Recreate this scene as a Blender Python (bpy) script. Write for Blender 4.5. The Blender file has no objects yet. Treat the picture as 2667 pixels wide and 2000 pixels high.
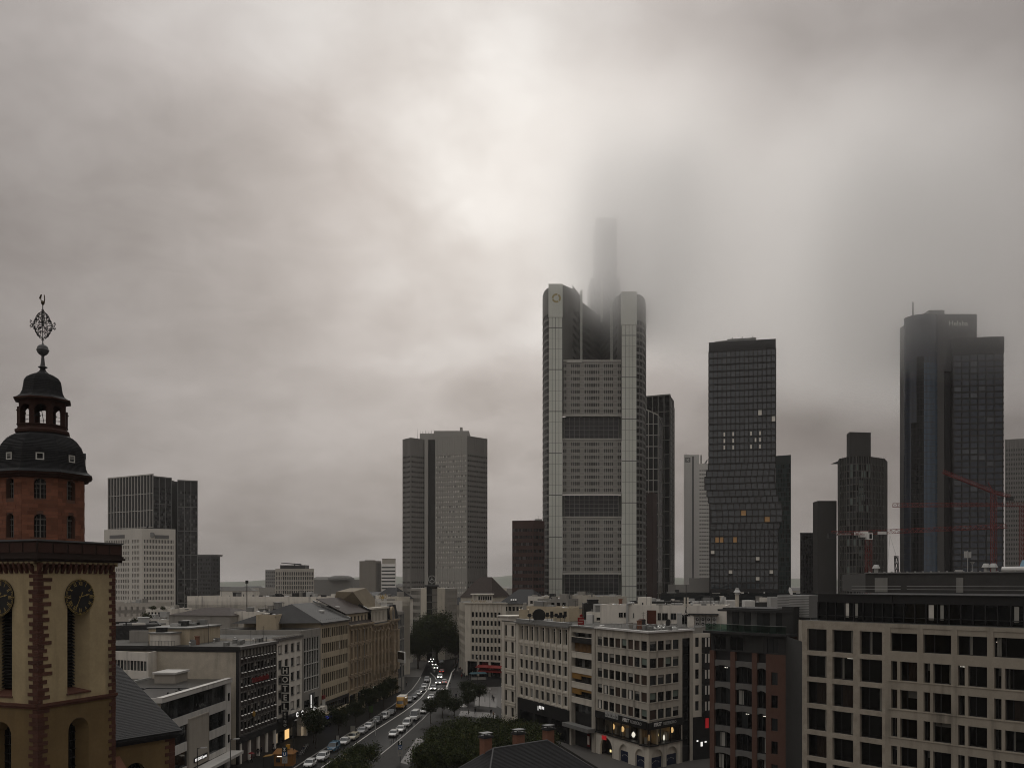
import bpy,bmesh,math,random
from mathutils import Vector
RND=random.Random(11)
S=bpy.context.scene
COL=S.collection
PI=math.pi
# ---------------------------------------------------------------- camera, sky, sun, exposure
F,CX,HY,H=2300.0,1333.5,1512.0,36.0
cam_d=bpy.data.cameras.new('camera');cam=bpy.data.objects.new('camera',cam_d);COL.objects.link(cam)
cam_d.sensor_width=36.0;cam_d.lens=36.0*F/2667.0
cam_d.shift_y=(HY-1000.0)/2667.0
cam_d.clip_start=0.5;cam_d.clip_end=30000
cam.location=(0,0,H);cam.rotation_euler=(PI/2,0,0)
S.camera=cam
S.view_settings.view_transform='Standard';S.view_settings.look='None'
S.view_settings.exposure=0.0;S.view_settings.gamma=1.0;S.view_settings.use_curve_mapping=False
S.cycles.use_denoising=True
S.cycles.max_bounces=10;S.cycles.diffuse_bounces=3;S.cycles.glossy_bounces=3
S.cycles.transparent_max_bounces=12;S.cycles.volume_bounces=8
S.cycles.caustics_reflective=False;S.cycles.caustics_refractive=False
S.cycles.use_adaptive_sampling=True;S.cycles.adaptive_threshold=0.012
S.cycles.sample_clamp_indirect=4.0;S.cycles.filter_width=1.0
SUN_EL,SUN_AZ=math.radians(27.0),math.radians(-3.0)
def build_world():
 w=bpy.data.worlds.new('World');S.world=w;w.use_nodes=True
 nt=w.node_tree;N=nt.nodes;L=nt.links
 for n in list(N):N.remove(n)
 out=N.new('ShaderNodeOutputWorld');bg=N.new('ShaderNodeBackground');bg.inputs['Strength'].default_value=0.1
 L.new(bg.outputs[0],out.inputs['Surface'])
 sky=N.new('ShaderNodeTexSky');sky.sky_type='NISHITA';sky.sun_disc=False
 sky.sun_elevation=SUN_EL;sky.sun_rotation=SUN_AZ
 sky.air_density=1.0;sky.dust_density=6.0;sky.ozone_density=0.6
 tc=N.new('ShaderNodeTexCoord')
 def math_(op,a=None,b=None,c=None,clamp=False):
  n=N.new('ShaderNodeMath');n.operation=op;n.use_clamp=clamp
  for i,v in enumerate((a,b,c)):
   if v is None:continue
   if isinstance(v,(int,float)):n.inputs[i].default_value=v
   else:L.new(v,n.inputs[i])
  return n.outputs[0]
 def vec(op,a=None,b=None,sc=None):
  n=N.new('ShaderNodeVectorMath');n.operation=op
  for i,v in enumerate((a,b)):
   if v is None:continue
   if isinstance(v,(tuple,list)):n.inputs[i].default_value=v
   else:L.new(v,n.inputs[i])
  if sc is not None:n.inputs['Scale'].default_value=sc
  return n
 d=vec('NORMALIZE',tc.outputs['Generated']).outputs[0]
 sep=N.new('ShaderNodeSeparateXYZ');L.new(d,sep.inputs[0])
# cloud deck overhead: the direction is carried to a flat layer, softened near the horizon
 zc=math_('MAXIMUM',sep.outputs['Z'],0.0)
 den=math_('ADD',zc,0.32)
 cx=math_('DIVIDE',sep.outputs['X'],den);cy=math_('DIVIDE',sep.outputs['Y'],den)
 comb=N.new('ShaderNodeCombineXYZ');L.new(cx,comb.inputs[0]);L.new(cy,comb.inputs[1])
 def noise(scale,detail,rough,off,dist=0.0):
  a=vec('ADD',comb.outputs[0],off)
  n=N.new('ShaderNodeTexNoise');n.inputs['Scale'].default_value=scale;n.inputs['Detail'].default_value=detail
  n.inputs['Roughness'].default_value=rough;n.inputs['Distortion'].default_value=dist
  L.new(a.outputs[0],n.inputs['Vector']);return n.outputs['Fac']
 n1=noise(1.25,3.0,0.5,(3.1,1.7,0.0),0.5)
 n3=noise(9.0,6.0,0.6,(1.3,9.2,0.0),0.6)
 n2=noise(3.4,4.0,0.5,(7.7,2.2,0.0),0.35)
# brightness round the hidden sun
 sd=(math.sin(SUN_AZ)*math.cos(SUN_EL),math.cos(SUN_AZ)*math.cos(SUN_EL),math.sin(SUN_EL))
 dt=vec('DOT_PRODUCT',d,sd).outputs['Value']
 ang=math_('ARCCOSINE',math_('MINIMUM',dt,1.0))
 az=math_('ADD',math_('ARCTAN2',sep.outputs['X'],sep.outputs['Y']),-0.05)
 el=math_('SUBTRACT',math_('ARCSINE',sep.outputs['Z']),0.46)
 q=math_('ADD',math_('POWER',math_('ABSOLUTE',math_('DIVIDE',math_('MULTIPLY_ADD',math_('SUBTRACT',n2,0.5),0.20,az),0.125)),2.0),math_('POWER',math_('ABSOLUTE',math_('DIVIDE',el,0.23)),2.0))
 g1=math_('EXPONENT',math_('MULTIPLY',q,-1.0))
 g2=math_('EXPONENT',math_('MULTIPLY',math_('POWER',math_('DIVIDE',ang,0.44),2.0),-1.0))
 base=math_('MULTIPLY_ADD',math_('POWER',zc,4.0),SKY_TOP,SKY_BASE)  # zenith term above the view is added brightness to light the walls
 v=math_('ADD',base,math_('MULTIPLY',g2,SKY_WIDE))
# patchy thin cloud lets the sun's glow through unevenly
 thin=math_('MULTIPLY_ADD',n1,1.6,0.25,clamp=False)
 thin=math_('MINIMUM',math_('MAXIMUM',thin,0.25),1.5)
 v=math_('ADD',v,math_('MULTIPLY',math_('MULTIPLY',g1,thin),SKY_GLOW))
 var=math_('ADD',math_('MULTIPLY_ADD',n1,1.25,0.36),math_('ADD',math_('MULTIPLY_ADD',n2,0.62,-0.31),math_('MULTIPLY_ADD',n3,0.34,-0.17)))
 v=math_('MULTIPLY',v,var)
 v=math_('MULTIPLY',v,math_('MULTIPLY_ADD',math_('MAXIMUM',sep.outputs['X'],0.0),-0.55,1.0))
# colour: warm grey, paler and more neutral where bright
 cr=N.new('ShaderNodeValToRGB');L.new(v,cr.inputs[0])
 e=cr.color_ramp.elements
 e[0].position=0.0;e[0].color=(0.0,0.0,0.0,1)
 e[1].position=1.0;e[1].color=(1.0,0.985,0.96,1)
 m=cr.color_ramp.elements.new(0.2);m.color=(0.214,0.190,0.179,1)
 m=cr.color_ramp.elements.new(0.5);m.color=(0.512,0.475,0.457,1)
 sc=N.new('ShaderNodeVectorMath');sc.operation='SCALE';L.new(cr.outputs[0],sc.inputs[0]);sc.inputs['Scale'].default_value=10.0
 mix=N.new('ShaderNodeMix');mix.data_type='RGBA';mix.inputs[0].default_value=0.985
 L.new(sky.outputs[0],mix.inputs[6]);L.new(sc.outputs[0],mix.inputs[7])
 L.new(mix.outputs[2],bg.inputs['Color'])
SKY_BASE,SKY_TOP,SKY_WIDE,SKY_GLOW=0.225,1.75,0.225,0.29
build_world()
sun_d=bpy.data.lights.new('sun','SUN');sun=bpy.data.objects.new('sun',sun_d);COL.objects.link(sun)
sun_d.energy=0.5;sun_d.angle=math.radians(20);sun_d.color=(1.0,0.96,0.9)
sun.rotation_euler=Vector((-math.sin(SUN_AZ)*math.cos(SUN_EL),-math.cos(SUN_AZ)*math.cos(SUN_EL),-math.sin(SUN_EL))).to_track_quat('-Z','Y').to_euler()
# ---------------------------------------------------------------- where things stand, surveyed from the photograph
def Wx(px,d):return(px-CX)/F*d
def Zy(py,d):return H-(py-HY)/F*d
def G2(px,py,z=0.0):
 d=F*(H-z)/(py-HY);return(Wx(px,d),d)
def P2(px,d):return(Wx(px,d),d)
# ---------------------------------------------------------------- materials
M={}
def _nodes(name):
 m=bpy.data.materials.new(name);m.use_nodes=True
 nt=m.node_tree;return m,nt,nt.nodes,nt.links,nt.nodes['Principled BSDF']
def mat(name,col,rough=0.8,var=0.15,scale=0.6,streak=0.0,metal=0.0,spec=0.3,bump=0.0,bscale=12.0,orand=0.0,fine=0.0,emit=None,estr=0.0):
 m,nt,N,L,B=_nodes(name)
 B.inputs['Roughness'].default_value=rough;B.inputs['Metallic'].default_value=metal
 B.inputs['Specular IOR Level'].default_value=spec
 geo=N.new('ShaderNodeNewGeometry')
 def noise(sc,det,vec=None):
  n=N.new('ShaderNodeTexNoise');n.inputs['Scale'].default_value=sc;n.inputs['Detail'].default_value=det
  L.new(vec if vec is not None else geo.outputs['Position'],n.inputs['Vector']);return n.outputs['Fac']
 def mm(op,a,b,c=None):
  n=N.new('ShaderNodeMath');n.operation=op
  for i,v in enumerate((a,b,c)):
   if v is None:continue
   if isinstance(v,(int,float)):n.inputs[i].default_value=v
   else:L.new(v,n.inputs[i])
  return n.outputs[0]
 f=mm('MULTIPLY_ADD',noise(scale,4.0),2.2*var,1.0-1.1*var)
 if fine:f=mm('MULTIPLY',f,mm('MULTIPLY_ADD',noise(scale*9,3.0),2*fine,1.0-fine))
 if streak:
  mp=N.new('ShaderNodeMapping');mp.inputs['Scale'].default_value=(0.85,0.85,0.07);L.new(geo.outputs['Position'],mp.inputs['Vector'])
  s=noise(1.0,5.0,mp.outputs[0])
  s=mm('MULTIPLY_ADD',mm('MULTIPLY',mm('MAXIMUM',mm('SUBTRACT',s,0.48),0.0),mm('MAXIMUM',mm('MULTIPLY_ADD',noise(0.13,3.0),5.0,-2.0),0.15)),-4.6*streak,1.0)
  f=mm('MULTIPLY',f,mm('MAXIMUM',s,0.35))
 if orand:
  oi=N.new('ShaderNodeObjectInfo')
  f=mm('MULTIPLY',f,mm('MULTIPLY_ADD',oi.outputs['Random'],2*orand,1.0-orand))
 sc=N.new('ShaderNodeVectorMath');sc.operation='SCALE';sc.inputs[0].default_value=col[:3];L.new(f,sc.inputs['Scale'])
 L.new(sc.outputs[0],B.inputs['Base Color'])
 if bump:
  bn=N.new('ShaderNodeBump');bn.inputs['Strength'].default_value=bump;bn.inputs['Distance'].default_value=0.05
  L.new(noise(bscale,3.0),bn.inputs['Height']);L.new(bn.outputs[0],B.inputs['Normal'])
 if emit:
  B.inputs['Emission Color'].default_value=(*emit,1);B.inputs['Emission Strength'].default_value=estr
 M[name]=m;return m
def glass(name,col,rough=0.06,ior=1.45,var=0.3,wav=0.012,orand=0.3):
 m,nt,N,L,B=_nodes(name)
 B.inputs['Roughness'].default_value=rough;B.inputs['IOR'].default_value=ior
 oi=N.new('ShaderNodeObjectInfo');geo=N.new('ShaderNodeNewGeometry')
 n=N.new('ShaderNodeTexNoise');n.inputs['Scale'].default_value=0.35;n.inputs['Detail'].default_value=2.0;L.new(geo.outputs['Position'],n.inputs['Vector'])
 a=N.new('ShaderNodeMath');a.operation='MULTIPLY_ADD';a.inputs[1].default_value=2*orand;a.inputs[2].default_value=1-orand;L.new(oi.outputs['Random'],a.inputs[0])
 b=N.new('ShaderNodeMath');b.operation='MULTIPLY_ADD';b.inputs[1].default_value=2*var;b.inputs[2].default_value=1-var;L.new(n.outputs['Fac'],b.inputs[0])
 c=N.new('ShaderNodeMath');c.operation='MULTIPLY';L.new(a.outputs[0],c.inputs[0]);L.new(b.outputs[0],c.inputs[1])
 sc=N.new('ShaderNodeVectorMath');sc.operation='SCALE';sc.inputs[0].default_value=col;L.new(c.outputs[0],sc.inputs['Scale'])
 L.new(sc.outputs[0],B.inputs['Base Color'])
 n2=N.new('ShaderNodeTexNoise');n2 .inputs['Scale'].default_value=0.8;L.new(geo.outputs['Position'],n2 .inputs['Vector'])
 bn=N.new('ShaderNodeBump');bn.inputs['Strength'].default_value=0.25;bn.inputs['Distance'].default_value=wav*4
 L.new(n2 .outputs['Fac'],bn.inputs['Height']);L.new(bn.outputs[0],B.inputs['Normal'])
 M[name]=m;return m
def clear_glass(name,tint,refl=0.5):
 m,nt,N,L,B=_nodes(name);N.remove(B)
 out=N['Material Output']
 tr=N.new('ShaderNodeBsdfTransparent');tr.inputs[0].default_value=(*tint,1)
 gl=N.new('ShaderNodeBsdfGlossy');gl.inputs['Roughness'].default_value=0.04
 fr=N.new('ShaderNodeFresnel');fr.inputs[0].default_value=1.5
 mu=N.new('ShaderNodeMath');mu.operation='MULTIPLY';mu.inputs[1].default_value=refl;L.new(fr.outputs[0],mu.inputs[0])
 mx=N.new('ShaderNodeMixShader');L.new(mu.outputs[0],mx.inputs[0]);L.new(tr.outputs[0],mx.inputs[1]);L.new(gl.outputs[0],mx.inputs[2])
 L.new(mx.outputs[0],out.inputs['Surface']);M[name]=m;return m
def emis(name,col,st):
 m,nt,N,L,B=_nodes(name)
 B.inputs['Base Color'].default_value=(*[c*.5 for c in col],1)
 B.inputs['Emission Color'].default_value=(*col,1);B.inputs['Emission Strength'].default_value=st
 M[name]=m;return m
mat('stone_beige',(.335,.298,.24),.85,.16,.5,streak=.4,fine=.10,bump=.25)
mat('stone_mottled',(.34,.30,.243),.85,.34,1.1,streak=.15,fine=.2,bump=.4)
mat('stone_cream',(.55,.51,.43),.85,.12,.5,streak=.22,fine=.06)
mat('stone_grey',(.45,.415,.35),.85,.16,.7,streak=.45,fine=.12,bump=.2)
mat('stone_pale',(.62,.575,.49),.85,.12,.5,streak=.25,fine=.05)
mat('stone_blank',(.50,.45,.365),.88,.2,.8,streak=.35,fine=.2,bump=.3)
mat('plaster_white',(.72,.68,.605),.85,.10,.5,streak=.35)
mat('plaster_grey',(.30,.285,.255),.85,.12,.5,streak=.25)
mat('plaster_tan',(.46,.39,.28),.85,.14,.6,streak=.3,fine=.05)
mat('plaster_ochre',(.40,.318,.185),.85,.26,.42,streak=.5,fine=.14,bump=.15)
mat('plaster_brown',(.17,.115,.05),.85,.24,.42,streak=.35,fine=.14,bump=.15)
mat('ornate_stone',(.34,.27,.185),.85,.28,.7,streak=.5,fine=.15,bump=.4,bscale=6)
mat('sandstone_red',(.195,.080,.047),.85,.25,1.2,streak=.1,fine=.15,bump=.4,orand=.28)
mat('sandstone_dark',(.085,.036,.024),.85,.25,1.2,streak=.15,fine=.15,bump=.4,orand=.2)
mat('sandstone_black',(.028,.017,.013),.85,.25,1.2,streak=.15)
mat('mortar',(.13,.075,.055),.9,.2,1.0)
mat('slate',(.017,.017,.018),.6,.3,1.5,streak=.2,fine=.2,bump=.5,bscale=7,spec=.2)
mat('slate_brown',(.042,.031,.026),.8,.3,1.2,streak=.2,fine=.2,bump=.5,bscale=7)
mat('lead',(.10,.10,.10),.5,.25,1.0,streak=.2)
mat('iron_black',(.012,.012,.012),.5,.2,2.0)
mat('gilt',(.34,.25,.09),.45,.15,3.0,metal=.35)
mat('brick_red',(.112,.06,.044),.85,.2,1.2,streak=.12,fine=.15,bump=.3)
mat('terracotta',(.20,.095,.06),.85,.25,1.5,streak=.3,fine=.2,bump=.4)
mat('dark_metal',(.030,.030,.030),.5,.25,.8,streak=.2)
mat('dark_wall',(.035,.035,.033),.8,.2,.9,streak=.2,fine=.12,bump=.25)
mat('black_clad',(.018,.018,.018),.45,.2,.8)
mat('grey_metal',(.23,.23,.22),.5,.15,.8,streak=.25,metal=.2)
mat('light_metal',(.45,.45,.43),.45,.12,.8,streak=.2,metal=.2)
mat('white_metal',(.66,.65,.62),.5,.08,.8,streak=.15)
mat('white_paint',(.78,.77,.73),.5,.05,.8)
mat('frame_dark',(.022,.022,.022),.5,.1)
mat('frame_grey',(.16,.16,.155),.5,.1)
mat('frame_white',(.55,.54,.50),.6,.1)
mat('roof_gravel',(.07,.067,.06),.8,.35,.5,fine=.25,bump=.4)
mat('roof_wet',(.035,.034,.032),.32,.4,.35,fine=.2,bump=.12,bscale=3)
mat('roof_pale',(.20,.193,.178),.75,.3,.3,fine=.12)
mat('asphalt_wet',(.011,.011,.011),.46,.35,.25,fine=.25,bump=.3,bscale=5,spec=.02)
mat('paving',(.02,.019,.0175),.6,.3,.2,fine=.25,bump=.3,spec=.02)
mat('paving_light',(.06,.053,.047),.6,.22,.25,fine=.15,bump=.2)
mat('kerb_stone',(.20,.19,.175),.6,.15,.8)
mat('road_paint',(.55,.54,.50),.5,.25,.9,fine=.2)
mat('ground_city',(.09,.085,.078),.8,.3,.01)
mat('hill_green',(.07,.085,.055),.9,.3,.002)
mat('interior',(.02,.018,.016),.9,.3,.3)
mat('curtain',(.62,.59,.53),.9,.2,1.5)
mat('blind',(.30,.29,.26),.8,.15,1.0)
mat('blind_brown',(.055,.035,.025),.8,.15,1.0)
mat('blind_green',(.15,.19,.16),.8,.15,1.0)
mat('awning_orange',(.27,.15,.04),.8,.1,1.0)
mat('bark',(.045,.036,.028),.9,.3,3,bump=.5)
mat('glass_green_rail',(.025,.042,.035),.12,.15,.8)
glass('glass_dark',(.004,.0045,.005),ior=1.32);glass('glass_mid',(.024,.027,.028));glass('glass_grey',(.085,.088,.085))
glass('glass_pale',(.22,.22,.205),rough=.2);glass('glass_sky',(.062,.075,.083),ior=1.8,orand=.12)
glass('glass_blue',(.045,.08,.125),ior=1.75,orand=.15);glass('glass_teal',(.05,.075,.073),ior=1.7)
glass('glass_black',(.003,.0035,.004),ior=1.3)
clear_glass('glass_clear',(.72,.73,.72),.6)
emis('light_strip',(1.0,.93,.80),1.1);emis('light_warm',(1.0,.62,.25),.9);emis('light_yellow',(1.0,.80,.38),1.1)
emis('headlamp',(1.0,.96,.88),14.0);emis('sign_white',(1.0,.98,.94),.75);emis('sign_red',(1.0,.04,.05),.14);emis('sign_blue',(.05,.10,1.0),.35);emis('tail_lamp',(1.0,.05,.02),2.0)
emis('shop_glow',(1.0,.80,.55),.16);emis('room_glow',(1.0,.62,.28),.32)
# ---------------------------------------------------------------- geometry helpers
class MB:
 def __init__(s):s.v=[];s.f=[];s.m=[]
 def poly(s,pts,m=0):
  b=len(s.v);s.v+=[tuple(p)for p in pts];s.f.append(tuple(range(b,b+len(pts))));s.m.append(m)
 def hexa(s,p,m=0):
  b=len(s.v);s.v+=[tuple(q)for q in p]
  for f in((3,2,1,0),(4,5,6,7),(0,1,5,4),(1,2,6,5),(2,3,7,6),(3,0,4,7)):
   s.f.append(tuple(b+i for i in f));s.m.append(m)
 def box(s,x0,x1,y0,y1,z0,z1,m=0):
  s.hexa([(x0,y0,z0),(x1,y0,z0),(x1,y1,z0),(x0,y1,z0),(x0,y0,z1),(x1,y0,z1),(x1,y1,z1),(x0,y1,z1)],m)
 def fbox(s,fr,s0,s1,t0,t1,z0,z1,m=0):
  P=fr.P
  s.hexa([P(s0,t1,z0),P(s1,t1,z0),P(s1,t0,z0),P(s0,t0,z0),P(s0,t1,z1),P(s1,t1,z1),P(s1,t0,z1),P(s0,t0,z1)],m)
 def fquad(s,fr,s0,s1,t,z0,z1,m=0):
  P=fr.P;s.poly([P(s0,t,z0),P(s1,t,z0),P(s1,t,z1),P(s0,t,z1)],m)
 def prism(s,pts,z0,z1,m=0,mt=None,bottom=False):
  n=len(pts)
  for i in range(n):
   a,b=pts[i],pts[(i+1)%n]
   s.poly([(a[0],a[1],z0),(b[0],b[1],z0),(b[0],b[1],z1),(a[0],a[1],z1)],m)
  s.poly([(p[0],p[1],z1)for p in pts],m if mt is None else mt)
  if bottom:s.poly([(p[0],p[1],z0)for p in reversed(pts)],m)
 def cyl(s,p0,p1,r0,r1=None,n=8,m=0,caps=True):
  r1=r0 if r1 is None else r1
  a,b=Vector(p0),Vector(p1);d=(b-a).normalized()
  u=d.orthogonal().normalized();w=d.cross(u)
  i0=len(s.v)
  for c,r in((a,r0),(b,r1)):
   for k in range(n):
    t=2*PI*k/n;q=c+u*(math.cos(t)*r)+w*(math.sin(t)*r);s.v.append(tuple(q))
  for k in range(n):
   k2=(k+1)%n;s.f.append((i0+k,i0+k2,i0+n+k2,i0+n+k));s.m.append(m)
  if caps:
   s.f.append(tuple(i0+k for k in reversed(range(n))));s.m.append(m)
   s.f.append(tuple(i0+n+k for k in range(n)));s.m.append(m)
 def tube(s,pts,r,n=5,m=0):
  for a,b in zip(pts,pts[1:]):s.cyl(a,b,r,r,n,m)
 def lathe(s,prof,c,n=16,m=0,ph=0.0,mats=None):
  i0=len(s.v)
  for r,z in prof:
   for k in range(n):
    t=ph+2*PI*k/n;s.v.append((c[0]+r*math.cos(t),c[1]+r*math.sin(t),c[2]+z))
  for j in range(len(prof)-1):
   for k in range(n):
    k2=(k+1)%n
    s.f.append((i0+j*n+k,i0+j*n+k2,i0+(j+1)*n+k2,i0+(j+1)*n+k));s.m.append(m if mats is None else mats[j])
  s.f.append(tuple(i0+k for k in reversed(range(n))));s.m.append(m)
  s.f.append(tuple(i0+(len(prof)-1)*n+k for k in range(n)));s.m.append(m)
 def mesh(s,name,mats,off=(0,0,0),smooth=False):
  me=bpy.data.meshes.new(name)
  ox,oy,oz=off
  me.from_pydata([(x-ox,y-oy,z-oz)for x,y,z in s.v],[],s.f)
  for k in mats:me.materials.append(M[k]if isinstance(k,str)else k)
  if len(mats)>1:me.polygons.foreach_set('material_index',s.m)
  if smooth:me.polygons.foreach_set('use_smooth',[True]*len(s.f))
  me.update();return me
class Fr:
 def __init__(s,A,B):
  s.A=A;dx,dy=B[0]-A[0],B[1]-A[1];s.L=math.hypot(dx,dy);s.u=(dx/s.L,dy/s.L);s.n=(s.u[1],-s.u[0]);s.rot=math.atan2(s.u[1],s.u[0])
 def P(s,a,t,z):return(s.A[0]+s.u[0]*a+s.n[0]*t,s.A[1]+s.u[1]*a+s.n[1]*t,z)
 def Q(s,a,t=0.0):return(s.A[0]+s.u[0]*a+s.n[0]*t,s.A[1]+s.u[1]*a+s.n[1]*t)
def props(o,label=None,cat=None,group=None,kind=None):
 if label:o['label']=label
 if cat:o['category']=cat
 if group:o['group']=group
 if kind:o['kind']=kind
 return o
class Thing:
 def __init__(s,name,label,cat,loc=(0,0,0),group=None,kind=None):
  s.loc=tuple(loc)if len(loc)==3 else(loc[0],loc[1],0.0)
  s.root=bpy.data.objects.new(name,None);s.root.empty_display_size=1.0;COL.objects.link(s.root);s.root.location=s.loc
  props(s.root,label,cat,group,kind)
 def part(s,name,mb,mats,parent=None,kind=None,smooth=False,label=None):
  if isinstance(mats,str):mats=[mats]
  if not mb.f:return None
  o=bpy.data.objects.new(name,mb.mesh(name,mats,s.loc,smooth));COL.objects.link(o)
  o.parent=parent or s.root
  return props(o,label,None,None,kind)
 def inst(s,name,me,pos,rotz=0.0,parent=None,scale=None,rot=None):
  o=bpy.data.objects.new(name,me);COL.objects.link(o);o.parent=parent or s.root
  o.location=(pos[0]-s.loc[0],pos[1]-s.loc[1],pos[2]-s.loc[2]);o.rotation_euler=rot or(0,0,rotz)
  if scale:o.scale=scale
  return o
def sub(name,me,parent):
 o=bpy.data.objects.new(name,me);COL.objects.link(o);o.parent=parent;return o
def single(name,mb,mats,label,cat,group=None,kind=None,loc=(0,0,0),smooth=False):
 if isinstance(mats,str):mats=[mats]
 o=bpy.data.objects.new(name,mb.mesh(name,mats,loc,smooth));COL.objects.link(o);o.location=loc
 return props(o,label,cat,group,kind)
def copy_tree(o,loc,rotz,label=None):
 c=o.copy();COL.objects.link(c);c.location=loc;c.rotation_euler=(0,0,rotz)
 if label:c['label']=label
 for ch in o.children:
  d=ch.copy();COL.objects.link(d);d.parent=c
  for g in ch.children:
   e=g.copy();COL.objects.link(e);e.parent=d
 return c
_cube=None
def unit_cube(matname):
 k='unit_'+matname
 me=bpy.data.meshes.get(k)
 if me:return me
 b=MB();b.box(0,1,0,1,0,1);return b.mesh(k,[matname])
def cols(n,s0,s1,fr=.6):
 p=(s1-s0)/n;return[(s0+i*p+p*(1-fr)/2,s0+(i+1)*p-p*(1-fr)/2)for i in range(n)]
def rows(n,z0,z1,lo=.25,hi=.8):
 p=(z1-z0)/n;return[(z0+i*p+lo*p,z0+i*p+hi*p)for i in range(n)]
WM={}
def window_meshes(w,h,st,var):
 """frame mesh, pane mesh, extra (name, mesh) or None; x along the wall, y inward, z up"""
 key=(round(w,2),round(h,2),st['id'],var)
 if key in WM:return WM[key]
 fw=st.get('fw',.07);d=st.get('depth',.2);fd=.06
 b=MB()
 b.box(0,fw,d-fd,d,0,h);b.box(w-fw,w,d-fd,d,0,h);b.box(fw,w-fw,d-fd,d,0,fw);b.box(fw,w-fw,d-fd,d,h-fw,h)
 for t in st.get('v',[]):b.box(t*w-fw/2,t*w+fw/2,d-fd+.004,d-.004,fw,h-fw)
 for t in st.get('hz',[]):b.box(fw,w-fw,d-fd+.008,d-.008,t*h-fw/2,t*h+fw/2)
 mats=[st.get('frame','frame_dark')]
 if st.get('sill'):
  b.box(-.05,w+.05,-.10,d-fd,-.06,0.0);
 fm=b.mesh('window',mats)
 g=MB();g.poly([(fw*.5,d-.02,fw*.5),(w-fw*.5,d-.02,fw*.5),(w-fw*.5,d-.02,h-fw*.5),(fw*.5,d-.02,h-fw*.5)])
 gl=st['glass'][var%len(st['glass'])]
 pm=g.mesh('pane',[gl])
 ex=None
 kinds=st.get('extra')
 if kinds:
  k=kinds[var%len(kinds)]
  if k:
   e=MB();nm,mt,x0,x1,z0,z1=k
   off=d+.05 if gl=='glass_clear' else d-.035
   if nm=='curtain' and gl=='glass_clear':
    n=max(3,int((x1-x0)*w/.18));
    for i in range(n):
     a0=(x0+(x1-x0)*i/n)*w;a1=(x0+(x1-x0)*(i+1)/n)*w;y0=off+(.06 if i%2 else 0);y1=off+(0 if i%2 else.06)
     e.poly([(a0,y0,z0*h),(a1,y1,z0*h),(a1,y1,z1*h),(a0,y0,z1*h)])
   else:
    e.box(x0*w,x1*w,off,off+.02,z0*h,z1*h)
   ex=(nm,e.mesh(nm,[mt]))
 WM[key]=(fm,pm,ex);return WM[key]
class Facade:
 """openings in a wall: wall skin with reveals, a window in each opening"""
 def __init__(s,T,A,B,wall='stone_cream',style=None,depth=.2,merge=False,wname='wall',nvar=8):
  s.T=T;s.fr=Fr(A,B);s.wall=wall;s.st=style;s.depth=depth;s.merge=merge
  s.w=MB();s.wf=MB();s.wp=[MB()for _ in(style['glass']if style else[0])];s.wname=wname;s.nvar=nvar;s.count=0
 def area(s,s0,s1,z0,z1,C,R_,omit=None,style=None,merge=None,choose=None):
  w,fr=s.w,s.fr;st=style or s.st;d=st.get('depth',s.depth)if st else s.depth;mg=s.merge if merge is None else merge
  zz=z0
  for(za,zb)in R_:
   if za>zz:w.fquad(fr,s0,s1,0,zz,za)
   ss=s0
   for(a,b)in C:
    if a>ss:w.fquad(fr,ss,a,0,za,zb)
    ss=b
   if s1>ss:w.fquad(fr,ss,s1,0,za,zb)
   zz=zb
  if z1>zz:w.fquad(fr,s0,s1,0,zz,z1)
  P=fr.P
  for j,(za,zb)in enumerate(R_):
   for i,(a,b)in enumerate(C):
    if omit and omit(i,j):
     w.fquad(fr,a,b,0,za,zb);continue
    w.poly([P(a,0,za),P(b,0,za),P(b,-d,za),P(a,-d,za)]);w.poly([P(a,-d,zb),P(b,-d,zb),P(b,0,zb),P(a,0,zb)])
    w.poly([P(a,-d,za),P(a,0,za),P(a,0,zb),P(a,-d,zb)][::-1]);w.poly([P(b,0,za),P(b,-d,za),P(b,-d,zb),P(b,0,zb)][::-1])
    if st is None:continue
    var=choose(i,j)if choose else RND.randrange(s.nvar)
    if mg:
     gi=var%len(st['glass'])
     s.wp[gi].fquad(fr,a,b,-d+.01,za,zb)
     fw=st.get('fw',.07)
     for t in st.get('v',[]):x=a+t*(b-a);s.wf.fbox(fr,x-fw/2,x+fw/2,-d+.01,-d+.06,za,zb)
     for t in st.get('hz',[]):z=za+t*(zb-za);s.wf.fbox(fr,a,b,-d+.01,-d+.055,z-fw/2,z+fw/2)
    else:
     fm,pm,ex=window_meshes(b-a,zb-za,st,var)
     q=P(a,0,za);o=s.T.inst('window',fm,q,fr.rot);sub('pane',pm,o)
     if ex:sub(ex[0],ex[1],o)
    s.count+=1
  return s
 def done(s,panes=True):
  s.T.part(s.wname,s.w,s.wall)
  if s.merge or s.wf.f or any(x.f for x in s.wp):
   if s.wf.f:s.T.part('window_frames',s.wf,s.st.get('frame','frame_dark'),kind='stuff')
   for g,b in zip(s.st['glass'],s.wp):
    if b.f:s.T.part('window_panes',b,g,kind='stuff')
  return s.fr
def style(id,glass_=('glass_dark',),**k):
 d=dict(id=id,glass=list(glass_));d.update(k);return d
def flat_roof(T,pts,z,mat_='roof_gravel',par=.6,parmat='stone_cream',thick=.3,over=0.0,name='roof'):
 """roof sheet with a parapet that follows the footprint (ccw)"""
 b=MB();b.poly([(p[0],p[1],z)for p in pts]);T.part(name,b,mat_)
 if par:
  w=MB();n=len(pts)
  for i in range(n):
   fr=Fr(pts[i],pts[(i+1)%n])
   w.fbox(fr,-over,fr.L+over-.002*i-thick,-thick,over+.003,z-.25+.002*i,z+par+.003*i)
  T.part('parapet',w,parmat)
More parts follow.
